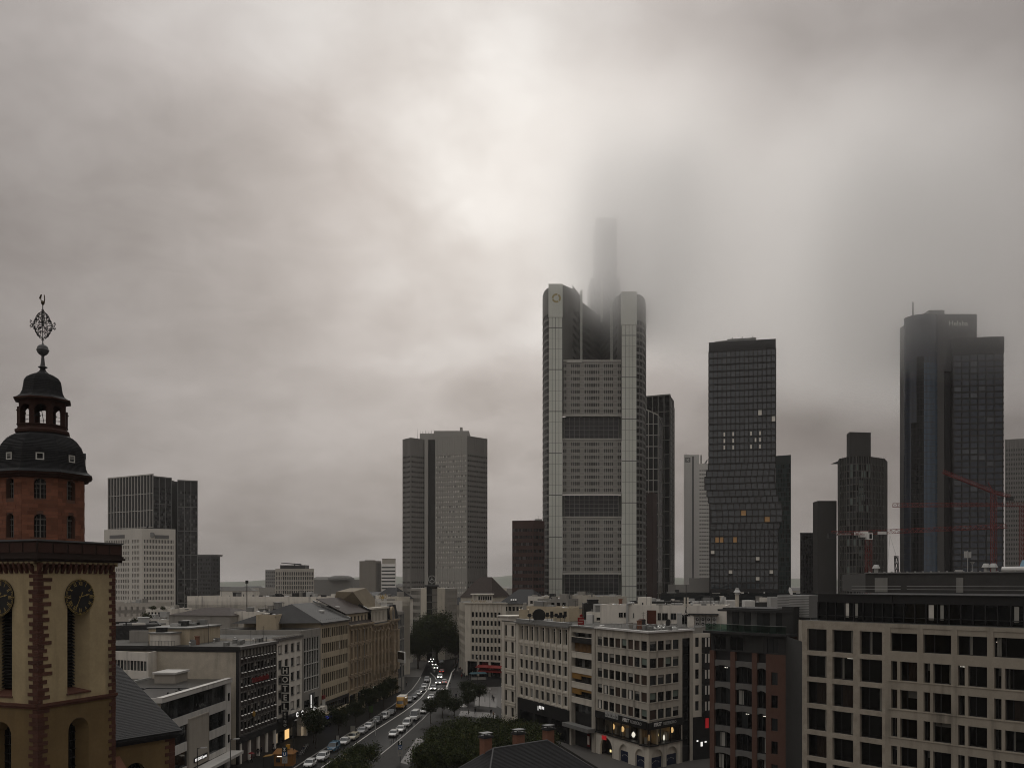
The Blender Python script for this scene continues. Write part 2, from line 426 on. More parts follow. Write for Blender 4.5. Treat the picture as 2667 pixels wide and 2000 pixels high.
def plain_walls(T,pts,z0,z1,mat_,skip=(),name='side_wall'):
 b=MB();n=len(pts)
 for i in range(n):
  if i in skip:continue
  a,c=pts[i],pts[(i+1)%n];b.poly([(a[0],a[1],z0),(c[0],c[1],z0),(c[0],c[1],z1),(a[0],a[1],z1)])
 T.part(name,b,mat_)
def interior(T,fr,s0,s1,zs,back=3.0,m='interior'):
 """dark rooms behind clear panes: a back wall and a floor at each storey"""
 b=MB();b.fquad(fr,s0,s1,-back,min(zs),max(zs))
 for z in zs:b.fbox(fr,max(s0,0.05),s1,-back+.01,-.35,z-.12,z+.12)
 T.part('interior',b,m)
def text_mesh(txt,size,depth=.04,mat_='white_paint',font_scale_x=1.0,shear=0.0,align='LEFT',bold=0.0):
 cu=bpy.data.curves.new('lettering','FONT');cu.body=txt;cu.size=size;cu.extrude=depth/2;cu.align_x=align;cu.resolution_u=2;cu.shear=shear;cu.offset=bold
 o=bpy.data.objects.new('lettering',cu);COL.objects.link(o)
 dg=bpy.context.evaluated_depsgraph_get();dg.update()
 me=bpy.data.meshes.new_from_object(o.evaluated_get(dg));bpy.data.objects.remove(o);bpy.data.curves.remove(cu)
 me.materials.clear();me.materials.append(M[mat_]if isinstance(mat_,str)else mat_)
 for v in me.vertices:v.co.x*=font_scale_x
 return me
def put_text(T,fr,s,z,txt,size,mat_='white_paint',t=.05,parent=None,**k):
 me=text_mesh(txt,size,mat_=mat_,**k)
 return T.inst('lettering',me,fr.P(s,t,z),parent=parent,rot=(PI/2,0,fr.rot))
# ---------------------------------------------------------------- ground, street, far hills, air
b=MB();b.poly([(-9000,-600,0),(9000,-600,0),(9000,9000,0),(-9000,9000,0)])
single('ground',b,'ground_city','dark city ground running out to the horizon','ground',kind='structure')
# the street: parking strip edge, centre and right kerb, surveyed along its length (x by distance)
LEFT_EDGE=[(140,-44.6),(165,-42.4),(187,-40.6),(227,-36.8),(257,-34.4),(292,-33.2),(318,-33.8),(345,-35.0),(400,-38.0),(520,-46)]
RIGHT_EDGE=[(140,-31.0),(165,-28.8),(187,-26.6),(204,-25.0),(232,-22.9),(262,-21.6),(298,-21.4),(330,-22.9),(363,-22.4),(400,-24),(520,-30)]
def lerp_tab(tab,d):
 for(d0,x0),(d1,x1)in zip(tab,tab[1:]):
  if d<=d1:return x0+(x1-x0)*(d-d0)/(d1-d0)
 return tab[-1][1]
def strip(fl,fr_,d0,d1,z,n=40):
 b=MB()
 for i in range(n):
  a=d0+(d1-d0)*i/n;c=d0+(d1-d0)*(i+1)/n
  b.poly([(fl(a),a,z),(fr_(a),a,z),(fr_(c),c,z),(fl(c),c,z)])
 return b
le=lambda d:lerp_tab(LEFT_EDGE,d);re_=lambda d:lerp_tab(RIGHT_EDGE,d)
single('road',strip(le,re_,140,520,.006),'asphalt_wet','dark wet asphalt street curving away between the facades','road',kind='structure')
b=MB();b.poly([(-22.4,296,.010),(60,318,.010),(60,345,.010),(-24,352,.010)])
single('cross_road',b,'asphalt_wet','dark wet cross street at the far end of the square','road',kind='structure')
# pavements with kerbs
def kerbed(name,fl,fr_,d0,d1,side,mt,label,n=30):
 T=Thing(name,label,'pavement',(fl(d0),d0,0),kind='structure')
 T.part('paving',strip(fl,fr_,d0,d1,.13,n),mt)
 k=MB()
 for i in range(n):
  a=d0+(d1-d0)*i/n;c=d0+(d1-d0)*(i+1)/n
  e=fr_ if side>0 else fl
  x0,x1=e(a),e(c);s=.28*side
  pts=[(x0,a),(x0+s,a),(x1+s,c),(x1,c)]
  if side<0:pts=[(x0+s,a),(x0,a),(x1,c),(x1+s,c)]
  k.hexa([(p[0],p[1],.0)for p in pts]+[(p[0],p[1],.134)for p in pts])
 T.part('kerb',k,'kerb_stone')
kerbed('pavement',lambda d:-75+.11*(d-140),le,140,330,1,'paving','wet stone pavement in front of the shop row')
kerbed('pavement',re_,lambda d:24-.25*(d-140),140,296,-1,'paving','broad grey plaza paving beside the bollards')
b=MB()
for(q)in(((1042,1985),(1062,1990),(1105,1925),(1085,1921)),((1240,1812),(1295,1818),(1293,1842),(1236,1836)),((1200,1850),(1290,1856),(1290,1870),(1194,1864)),((1262,1788),(1296,1790),(1294,1806),(1258,1804))):
 b.poly([(*G2(px,py,.134),.138)for px,py in(q[3],q[0],q[1],q[2])][::-1])
single('paving_bands',b,'paving_light','pale stone bands set into the plaza paving','pavement',kind='structure')
# painted lines
b=MB()
def line(pts,w,z=.012):
 for(p,q)in zip(pts,pts[1:]):
  dx,dy=q[0]-p[0],q[1]-p[1];l=math.hypot(dx,dy);nx,ny=-dy/l*w/2,dx/l*w/2
  b.poly([(p[0]+nx,p[1]+ny,z),(p[0]-nx,p[1]-ny,z),(q[0]-nx,q[1]-ny,z),(q[0]+nx,q[1]+ny,z)])
ll=[G2(px,py)for px,py in((837,1998),(900,1955),(920,1940),(967,1907),(1014,1877),(1050,1854),(1077,1834),(1097,1815.5),(1111,1799),(1118.5,1784.5),(1122,1771),(1121,1765))]
line(ll,.22)
line([G2(px,py)for px,py in((1133,1785),(1137,1771),(1133,1763),(1121,1751))],.18)
line([G2(px,py)for px,py in((1162,1792),(1171,1768),(1176,1752),(1184,1740))],.5)
line([G2(px,py)for px,py in((1138,1802),(1150,1802))],.35)
for k in range(9):
 px=1106+k*7.0
 if 1122<px<1137:continue
 a,c=G2(px,1795.5),G2(px+1.2,1790.5);line([a,(a[0]+.2,a[1]+4.4)],.55)
single('road_markings',b,'road_paint','worn white lines and zebra bars on the wet street','road marking',kind='structure')
# far hills
b=MB();n=90
for i in range(n):
 x0=-4200+8400*i/n;x1=-4200+8400*(i+1)/n
 h=lambda x:38+16*math.sin(x*.0011+1.3)+9*math.sin(x*.0037)+5*math.sin(x*.011)
 b.poly([(x0,5200,-2),(x1,5200,-2),(x1,5600,h(x1)),(x0,5600,h(x0))]);b.poly([(x0,5600,h(x0)),(x1,5600,h(x1)),(x1,7000,h(x1)*1.5),(x0,7000,h(x0)*1.5)])
single('hills',b,'hill_green','low wooded hills fading into the haze','hills',kind='structure')
def volume_mat(name,col,dens,aniso,build=None):
 m=bpy.data.materials.new(name);m.use_nodes=True;nt=m.node_tree;N,L=nt.nodes,nt.links
 for n in list(N):N.remove(n)
 out=N.new('ShaderNodeOutputMaterial');v=N.new('ShaderNodeVolumePrincipled');L.new(v.outputs[0],out.inputs['Volume'])
 v.inputs['Color'].default_value=(*col,1);v.inputs['Density'].default_value=dens;v.inputs['Anisotropy'].default_value=aniso
 if build:build(N,L,v)
 M[name]=m;return m
HAZE=0.00007
if HAZE:
 volume_mat('haze_air',(.95,.935,.915),HAZE,.1)
 b=MB();b.box(-8800,8800,-550,8800,-3,380)
 single('haze',b,'haze_air','thin grey haze hanging over the whole city','haze',kind='stuff')
def cloud_nodes(N,L,v):
 geo=N.new('ShaderNodeNewGeometry');sep=N.new('ShaderNodeSeparateXYZ');L.new(geo.outputs['Position'],sep.inputs[0])
 def mm(op,a,b,c=None,clamp=False):
  n=N.new('ShaderNodeMath');n.operation=op;n.use_clamp=clamp
  for i,x in enumerate((a,b,c)):
   if x is None:continue
   if isinstance(x,(int,float)):n.inputs[i].default_value=x
   else:L.new(x,n.inputs[i])
  return n.outputs[0]
 n=N.new('ShaderNodeTexNoise');n.inputs['Scale'].default_value=.009;n.inputs['Detail'].default_value=2.0;L.new(geo.outputs['Position'],n.inputs['Vector'])
# the ragged base of the cloud hangs lower towards the right-hand towers
 basez=mm('MULTIPLY_ADD',sep.outputs['X'],-.265,218.0)
 basez=mm('MAXIMUM',basez,147.0)
 basez=mm('MULTIPLY_ADD',mm('SUBTRACT',n.outputs['Fac'],.5),55.0,basez)
 up=mm('MAXIMUM',mm('SUBTRACT',sep.outputs['Z'],basez),0.0)
 ramp=mm('MINIMUM',mm('MULTIPLY',up,.00064),.026)
# thins out towards its borders
 def edge(o,c,r):
  t=mm('ABSOLUTE',mm('DIVIDE',mm('SUBTRACT',o,c),r),0.0)
  return mm('SUBTRACT',1.0,mm('POWER',mm('MINIMUM',t,1.0),2.0),clamp=True)
 e=mm('MULTIPLY',edge(sep.outputs['X'],215.0,265.0),edge(sep.outputs['Y'],625.0,125.0))
 top=mm('MULTIPLY',mm('SUBTRACT',375.0,sep.outputs['Z']),1/55.0,clamp=True)
 def bank(c,r):return mm('EXPONENT',mm('MULTIPLY',mm('POWER',mm('ABSOLUTE',mm('DIVIDE',mm('SUBTRACT',sep.outputs['X'],c),r),0.0),2.0),-1.0),0.0)
 banks=mm('ADD',mm('ADD',bank(82.0,52.0),bank(268.0,62.0)),.22)
 n2=N.new('ShaderNodeTexNoise');n2 .inputs['Scale'].default_value=.02;n2 .inputs['Detail'].default_value=3.0;L.new(geo.outputs['Position'],n2 .inputs['Vector'])
 banks=mm('MULTIPLY',mm('MINIMUM',banks,1.0),mm('MULTIPLY_ADD',n2 .outputs['Fac'],1.4,.3))
 L.new(mm('MULTIPLY',mm('MULTIPLY',mm('MULTIPLY',ramp,e),banks),top),v.inputs['Density'])
CLOUD=True
if CLOUD:
 cm=volume_mat('cloud_vapour',(1.0,.998,.995),.01,.72,cloud_nodes)
 b=MB();b.box(-52,482,498,752,138,375)
 single('low_cloud',b,'cloud_vapour','low grey cloud swallowing the tops of the towers','cloud',kind='stuff')
# ---------------------------------------------------------------- the skyline towers
def ctr(pts):return(sum(p[0]for p in pts)/len(pts),sum(p[1]for p in pts)/len(pts),0)
def plant_box(T,x0,x1,y0,y1,z0,z1,m='plaster_grey',name='roof_plant'):
 b=MB();b.box(x0,x1,y0,y1,z0,z1);b.box(x0-.2,x1+.2,y0-.2,y1+.2,z1,z1+.35);T.part(name,b,m)
def twin_column_tower():
 D=600.0
 x=lambda px,d=D:Wx(px,d)
 z=lambda py,d=D:Zy(py,d)
 T=Thing('bank_tower','pale glass skyscraper with two flanking columns and a spire lost in cloud','skyscraper',(x(1545),D+40,0))
 zl,zr=z(742),z(762)
 gm,pm,sm='clad_green','clad_side','glass_teal'
 mat('clad_green',(.68,.70,.63),.32,.12,.05,streak=.06,spec=.5);mat('clad_joint',(.13,.14,.125),.5,.1);mat('clad_side',(.20,.197,.182),.6,.08,.1,streak=.05);mat('clad_grid',(.31,.30,.275),.6,.08,.1);mat('clad_grid_light',(.55,.54,.49),.6,.06,.1)
 def column(p0,p1,zt,cuts):
  fr=Fr((x(p0),D),(x(p1),D));W_=fr.L
  joint=MB();joint.fquad(fr,0,W_,-.12,0,zt-1);T.part('joint_backing',joint,'clad_joint')
  nc=4;hr=7.1;b=MB();zz=zt-1.0;k=0
  while zz>4:
   h=hr
   for i in range(nc):
    b.fbox(fr,i*W_/nc+.12,(i+1)*W_/nc-.12,-.1,.0,zz-h+(.55 if k%4==3 else.16),zz)
   zz-=h;k+=1
  T.part('facade_panels',b,gm,kind='stuff')
  tb=MB();tb.fbox(fr,-.2,W_+.2,-3,.25,zt-22,zt+.6);T.part('crown_panel',tb,gm)
 column(1429.3,1464.5,zl,0);column(1619,1658,zr,0)
# rounded dark flanks: bands of glazing and spandrels on a faceted curve
 def flank(pts,zt,nm='flank'):
  wb,gb=MB(),MB()
  for a,c in zip(pts,pts[1:]):
   fr=Fr(a,c);zz=zt;wb.fquad(fr,0,fr.L,0,zt-16,zt);zz=zt-16
   while zz>2:
    wb.fbox(fr,0,fr.L,-.3,.0,zz-1.6,zz);gb.fquad(fr,0,fr.L,-.28,zz-4.6,zz-1.6)
    wb.fbox(fr,fr.L-.28,fr.L,-.27,-.02,zz-4.6,zz-1.6);wb.fbox(fr,fr.L*.5-.1,fr.L*.5+.1,-.27,-.03,zz-4.6,zz-1.6);zz-=4.6
  T.part(nm+'_spandrels',wb,'clad_side',kind='stuff');T.part(nm+'_glazing',gb,'glass_dark',kind='stuff')
 flank([(x(1413,628),628),(x(1413.5,616),616),(x(1418,607),607),(x(1424,602),602),(x(1429.3),D)],zl-2)
 flank([(x(1658),D),(x(1666,601.5),601.5),(x(1674,605),605),(x(1680,612),612),(x(1682.5,624),624),(x(1683,640),640)],zr-1)
# inner sides of the columns, back wings with slatted windows, pale fins
 ia,ib=(x(1464.5),D),(x(1491,642),642)
 b=MB()
 for p0,d0,y0,p1,d1,y1 in((1464.5,600,741,1491,642,752),(1607,642,774,1619,600,762)):
  fr=Fr((x(p0,d0),d0),(x(p1,d1),d1));b.poly([fr.P(0,0,150),fr.P(fr.L,0,150),fr.P(fr.L,0,z(y1,d1)),fr.P(0,0,z(y0,d0))])
 T.part('inner_flank',b,'clad_side')
 st=style('bank_back',('glass_dark',),v=[.5],fw=.3,depth=.5,frame='clad_side')
 for(a,da,c,dc,yy,n)in((1491,642,1511,664,756,3),(1516,664,1564,700,806,8),(1564,700,1591,664,818,5),(1594,664,1607,642,779,2)):
  zt=z(yy,(da+dc)/2);f=Facade(T,(x(a,da),da),(x(c,dc),dc),'clad_side',st,.5,merge=True)
  nr=15;f.area(0,f.fr.L,150,zt,cols(n*2,.5,f.fr.L-.5,.7),rows(nr,150,zt-16,.3,.82));f.done()
 b=MB()
 for px,yy in((1513.5,757),(1592.5,784)):b.box(x(px,662)-.9,x(px,662)+.9,660.5,663.5,150,z(yy,662))
 b.box(x(1567,696)-.9,x(1567,696)+.9,694,697,240,z(735,696));T.part('pale_fin',b,'clad_green')
# the core climbing into the cloud
 b=MB()
 b.box(x(1537,705),x(1566,705),702,730,150,z(728,705));b.box(x(1552,705),x(1605,705),701,728,150,324);b.box(x(1590,705),x(1614,705),700,725,150,z(730,705));T.part('core',b,'clad_side')
# the tall gridded front between the columns: office blocks of eight storeys and open sky gardens
 fa,fb=(x(1464.8,D+5),D+5),(x(1618.6,D+5),D+5)
 fr=Fr(fa,fb);W_=fr.L
 yt=[(941,1083),(1145,1288),(1348,1494)]
 so=style('bank_office',('glass_dark','glass_dark','glass_mid'),v=[1/2],fw=.10,depth=.35,frame='clad_grid_light')
 bays=[]
 for(c0,c1,n)in((.0,.075,2),(.135,.30,5),(.365,.635,7),(.69,.865,5),(.925,1.0,2)):
  bays+=cols(n,c0*W_+.2,c1*W_-.2,.72)
 for(ya,yb),nf in zip(yt,(8,8,8)):
  z1,z0=z(ya,D+5),z(yb,D+5)
  f=Facade(T,fa,fb,'clad_grid',so,.35,merge=True,wname='office_grid')
  f.area(0,W_,z0+.8,z1,bays,rows(nf,z0+.8,z1-1.0,.26,.80));f.done()
  b=MB();ph=(z1-z0-1.8)/nf
  for j in range(nf):
   zz=z0+.8+j*ph;b.fbox(fr,0,W_,.0,.16,zz+.80*ph+.02,zz+.84*ph);b.fbox(fr,0,W_,.0,.12,zz+.20*ph,zz+.235*ph)
  for q in bays[::1]:b.fbox(fr,q[0]-.16,q[0]-.02,.0,.14,z0+.8,z1-1)
  T.part('facade_ribs',b,'clad_grid_light',kind='stuff')
  b=MB();b.fbox(fr,-.3,W_+.3,-.6,.5,z0-.2,z0+.79);T.part('sill_beam',b,'clad_grid_light');b=MB();b.fbox(fr,-.3,W_+.3,-.6,.3,z1+.01,z1+.9);T.part('head_beam',b,'clad_grid_light')
 gg=[(1083,1145),(1288,1348),(1494,1553)]
 lowb=MB();lowb.fquad(fr,0,W_,0,0,z(1553,D+5));T.part('base_wall',lowb,'clad_side')
 gardens=[]
 for(ya,yb)in gg:
  z1,z0=z(ya,D+5)-.3,z(yb,D+5)+1
  gb=MB();gb.fquad(fr,0,W_,-3.4,z0,z1);T.part('garden_backing',gb,'clad_joint');gb=MB();gb.fbox(fr,-.4,.02,-3.6,.0,z0-.9,z1+.3);T.part('garden_cheek',gb,'clad_side');gb=MB();gb.fbox(fr,W_-.02,W_+.4,-3.6,.0,z0-.9,z1+.3);T.part('garden_cheek',gb,'clad_side')
  gb=MB();gb.fbox(fr,0,W_,-3.4,-.2,z0-.9,z0-.25);T.part('garden_floor',gb,'clad_side')
  nc,nr=11,5
  pw,phh=W_*.92/nc,(z1-z0)/nr
  g=MB();g.box(0.12,pw-.12,0,.05,.12,phh-.12);me=g.mesh('pane',['glass_mid'])
  for i in range(nc):
   for j in range(nr):
    T.inst('pane',me,fr.P(W_*.04+i*pw,-3.1,z0+j*phh),fr.rot)
  mb_=MB()
  for i in range(nc+1):mb_.fbox(fr,W_*.04+i*pw-.11,W_*.04+i*pw+.11,-3.05,-2.8,z0,z1)
  for j in range(nr+1):mb_.fbox(fr,W_*.04,W_*.96,-3.04,-2.82,z0+j*phh-.09,z0+j*phh+.09)
  T.part('garden_glazing_bars',mb_,'clad_grid')
# lower front top ledge
 b=MB();b.fbox(fr,W_*.07,W_*.33,-1.5,.6,z(941,D)+.3,z(941,D)+2.2);T.part('ledge',b,'clad_grid_light')
# roof slab behind lower front and general shell
 b=MB();b.poly([(x(1464.8),D+5.2,z(941)),(x(1618.6),D+5.2,z(941)),(x(1591,664),664,z(941)),(x(1516,664),664,z(941))]);T.part('terrace',b,'clad_side')
 b=MB()
 for pts,zt in(([(x(1413,628),628),(x(1429.3),D),(x(1464.5),D),(x(1491,642),642),(x(1513,664),664)],zl-2),([(x(1607,642),642),(x(1619),D),(x(1658),D),(x(1683,640),640),(x(1683,660),660)],zr-1)):b.poly([(p[0],p[1]+.2,zt)for p in pts])
 T.part('roof',b,'clad_side')
# round yellow emblem near the top of the left column
 fr=Fr((x(1429.3),D),(x(1464.5),D));b=MB();c=fr.P(fr.L*.56,.3,z(777))
 for k in range(24):
  if k in(4,12,20):continue
  a0,a1=2*PI*k/24,2*PI*(k+1)/24;
  b.hexa([(c[0]+r*math.cos(a),c[1]+dy,c[2]+r*math.sin(a))for dy in(-.1,.15)for(r,a)in((1.9,a0),(3.1,a0),(3.1,a1),(1.9,a1))])
 mat('emblem_yellow',(.42,.36,.16),.6,.05);T.part('emblem',b,'emblem_yellow')
twin_column_tower()
def shifted_tower():
 T=Thing('office_tower','black glass tower with sliding middle floors, tallest right of the pale twin-column tower','skyscraper',(*P2(1933,562),0))
 zt0=Zy(888,562);n=36;ph=17.35/F*560
 px0,px1,dA,dB=1846.0,2020.5,566.0,557.0
 st=style('omni',('glass_sky','glass_sky','glass_sky','glass_sky','glass_sky2','glass_sky'),depth=.5,fw=.14,frame='black_clad')
 glass('glass_sky2',(.075,.085,.092),ior=1.7)
 lit=glass('glass_lit',(.2,.2,.18),rough=.3);emis('room_light',(1.0,.93,.8),.09);emis('room_orange',(.8,.45,.18),.06)
 A0,B0=P2(px0,dA),P2(px1,dB);fr0=Fr(A0,B0);W_=fr0 .L
 slabs=MB();piers=MB();back=MB()
 off={17:(-.3,-.2),18:(-1.4,-.6),19:(-2.6,-1.0),20:(-2.5,-.4),21:(-1.2,.4),22:(-.2,1.7),23:(.8,3.4),24:(1.4,4.0),25:(1.5,3.9),26:(1.1,2.2)}
 lower=(1.0,1.5)
 indiv=0;pbs={k:MB()for k in range(6)};meshes={}
 litset={(9,11):1,(10,14):1,(13,3):2,(13,10):2,(12,3):2,(12,5):2,(14,3):2,(14,5):2,(12,9):2,(12,11):2,(13,5):2,(13,11):2,(14,9):2,(14,11):2,(28,1):3,(28,2):3,(28,5):3,(30,0):1,(31,10):1,(33,4):1,(33,13):1,(34,10):1,(24,5):3,(25,9):3}
 for r in range(n):
  zt=zt0-5.5-r*ph;zb=zt-ph
  o=off.get(r,(0,0)if r<17 else lower);s0,s1=o[0],W_+o[1]
  nc=15 if(r<17 or r>26)else 12
  back.fquad(fr0,s0,s1,-.55,zb,zt)
  slabs.fbox(fr0,s0-.15,s1+.15,-4 if r in off else-.5,.35 if r in off else.1,zt-.85,zt)
  if r in off:slabs.fbox(fr0,s0-.15,s1+.15,-4,.3,zb-.001,zb+.02)
  pw=(s1-s0)/nc
  for i in range(nc+1):piers.fbox(fr0,s0+i*pw-.28,s0+i*pw+.28,-.5,.12,zb,zt-.85)
  for i in range(nc):
   k=litset.get((r,i));
   if k==2:
    g=MB();g.fbox(fr0,s0+i*pw+pw*.35,s0+i*pw+pw*.7,-.44,-.40,zb+.2,zt-1.6);T.part('lit_room',g,'room_light')
   w,h=pw-.56,ph-.85
   if indiv<298:
    key=(round(w,2),k if k in(1,3)else RND.randrange(6)+10)
    if key not in meshes:
     g=MB();g.box(0,w,0,.04,0,h);meshes[key]=g.mesh('pane',['room_light' if key[1]==1 else 'room_orange' if key[1]==3 else st['glass'][key[1]-10]])
    T.inst('pane',meshes[key],fr0 .P(s0+i*pw+.28,-.45,zb),fr0 .rot);indiv+=1
   else:
    kk=RND.randrange(6);
    if k in(1,3):
     g=MB();g.fbox(fr0,s0+i*pw+.28,s0+(i+1)*pw-.28,-.46,-.42,zb+(1.2 if k==1 else 0),zt-.85);T.part('lit_room',g,'room_light' if k==1 else 'room_orange')
    else:pbs[kk].fquad(fr0,s0+i*pw+.28,s0+(i+1)*pw-.28,-.45,zb,zt-.85)
 zb=zt0-5.5-n*ph
 piers.fbox(fr0,0,W_,-.5,.1,zt0-5.5,zt0);piers.fbox(fr0,lower[0],W_+lower[1],-.5,.1,0,zb)
 T.part('floor_bands',slabs,'black_clad',kind='stuff');T.part('mullions',piers,'black_clad',kind='stuff');T.part('backing',back,'black_clad')
 for k in pbs:T.part('panes',pbs[k],st['glass'][k],kind='stuff')
# shell and plant on top
 b=MB();Q=fr0 .Q
 b.prism([Q(.3,-.6),Q(W_-.1,-.6),P2(2016,604),P2(1852,604)],0,zt0-.5);T.part('shell',b,'black_clad')
 b=MB();b.fbox(fr0,W_*.28,W_*.71,-20,-4,zt0-.5,zt0+2.6);b.fbox(fr0,W_*.1,W_*.3,-14,-8,zt0-.5,zt0+1.0)
 for s in(.35,.5,.66):b.fbox(fr0,W_*s,W_*s+.5,-4.5,-4,zt0,zt0+3.6)
 b.hexa([fr0 .P(W_*.1,-6,zt0+1.2),fr0 .P(W_*.72,-6,zt0+2.4),fr0 .P(W_*.72,-8,zt0+2.4),fr0 .P(W_*.1,-8,zt0+1.2),fr0 .P(W_*.1,-6,zt0+2.0),fr0 .P(W_*.72,-6,zt0+3.3),fr0 .P(W_*.72,-8,zt0+3.3),fr0 .P(W_*.1,-8,zt0+2.0)])
 T.part('roof_plant',b,'grey_metal')
shifted_tower()
def round_and_slab_tower():
 D=545.0;x=lambda px,d=D:Wx(px,d);z=lambda py,d=D:Zy(py,d)
 T=Thing('office_tower','round blue glass tower joined to a dark slab, its crown fading into cloud','skyscraper',(x(2480),D+20,0))
# dark slab with large square panes
 fa,fb=(x(2481,D+4),D+4),(x(2614.5,D),D);fr=Fr(fa,fb);W_=fr.L;zt=z(876);n,nc=37,6;ph=16.35/F*D
 bars=MB();back=MB();back.fquad(fr,0,W_,-.35,0,zt);T.part('backing',back,'black_clad')
 pw=(W_-1.2)/nc;me=[]
 for g in('glass_navy','glass_navy','glass_navy2','glass_navy','glass_navy3'):
  if g not in M:glass(g,{'glass_navy':(.034,.044,.062),'glass_navy2':(.046,.058,.076),'glass_navy3':(.085,.097,.11),'glass_dark':(.01,.011,.012)}[g],ior=1.6,orand=.15)
  q=MB();q.box(0,pw-.7,0,.05,0,ph-1.0);me.append(q.mesh('pane',[g]))
 for r in range(n):
  zb=zt-10.5-(r+1)*ph
  bars.fbox(fr,0,W_,-.3,.12,zb-.5,zb+.5)
  for i in range(nc):T.inst('pane',me[min(4,int(RND.random()**1.6*5))],fr.P(.6+i*pw+.35,-.2,zb+.5),fr.rot)
 for i in range(nc+1):bars.fbox(fr,.6+i*pw-.35 if i else 0,.6+i*pw+.35,-.3,.10,0,zt-10.5)
 bars.fbox(fr,-.1,W_+.2,-.3,.15,zt-10.5,zt);T.part('facade_grid',bars,'black_clad')
 Q=fr.Q;b=MB();b.prism([Q(.0,-.4),Q(W_,-.4),Q(W_-2,-32),Q(2,-32)],0,zt-.3);T.part('shell',b,'black_clad')
 b=MB();b.fbox(fr,2,W_-1,-6,-5.7,zt,zt+1.4);T.part('roof_rail',b,'frame_dark')
# slim shaft, recess and lettered upper block
 b=MB();b.box(x(2441,D+4),x(2459,D+4),D+4,D+14,0,z(924));T.part('lift_shaft',b,'shaft_grey')
 b=MB();b.box(x(2460,D+9),x(2482,D+9),D+9,D+25,0,z(900));T.part('recess',b,'black_clad')
 b=MB();b.box(x(2440,D+7),x(2544,D+7),D+7,D+30,z(960),z(818,D+7));blk=T.part('upper_block',b,'clad_dark')
 put_text(T,Fr((x(2440,D+7),D+7),(x(2544,D+7),D+7)),7.2,z(840),'Helaba',4.4,'clad_green',t=.1,parent=blk,bold=.05)
 b=MB();b.box(x(2420,D+12),x(2460,D+12),D+12,D+26,z(830),z(792));b.box(x(2497),x(2530),D+14,D+15,z(812),z(810));T.part('roof_plant',b,'clad_dark')
 b=MB()
 for px in(2497,2528):b.box(x(px),x(px)+.4,D+14,D+14.5,z(818),z(810))
 b.cyl((x(2416),D+20,z(810)),(x(2416),D+20,z(760)),.7,.4,8);T.part('mast',b,'clad_dark')
# round tower, facetted glass
 cx_,cy_,r=x(2396.5,D+11),D+11.0,10.3;ztop=z(812)
 segs=40;gbs={k:MB()for k in('glass_blue','glass_blue2','glass_navy','glass_black')}
 if 'glass_blue2' not in M:glass('glass_blue2',(.06,.095,.135),ior=1.8)
 bb=MB();ph=15.6/F*D;nfl=int((ztop-2)/ph)
 for k in range(segs):
  a0=PI+PI*k/segs*1.0;a1=PI+PI*(k+1)/segs
  p,q=(cx_+r*math.cos(a0),cy_+r*math.sin(a0)),(cx_+r*math.cos(a1),cy_+r*math.sin(a1));f2=Fr(p,q)
  for j in range(nfl):
   zb=1+j*ph
   blue=k>=segs*.42 and j<nfl-7-(1 if k%3 else 0)
   g=('glass_blue' if RND.random()<.7 else 'glass_blue2')if blue else('glass_black' if segs*.18<k<segs*.42 and j<nfl*(.66 if k<segs*.3 else.86)else 'glass_navy')
   gbs[g].fquad(f2,.06,f2 .L-.06,0,zb+.12,zb+ph-.12)
  bb.fquad(f2,0,f2 .L,-.08,0,ztop-1.0)
 for g in gbs:T.part('curved_panes',gbs[g],g,kind='stuff')
 T.part('curved_backing',bb,'black_clad')
 b=MB();b.poly([(cx_+r*math.cos(PI+PI*k/segs),cy_+r*math.sin(PI+PI*k/segs),ztop-1.0)for k in range(segs+1)]);T.part('roof',b,'black_clad')
 b=MB();b.box(cx_-4,cx_+r+2,cy_+2,cy_+20,0,ztop-1.2);T.part('rear_shell',b,'black_clad')
mat('clad_dark',(.05,.05,.05),.6,.1,.1);mat('shaft_grey',(.075,.072,.068),.7,.1,.1)
round_and_slab_tower()
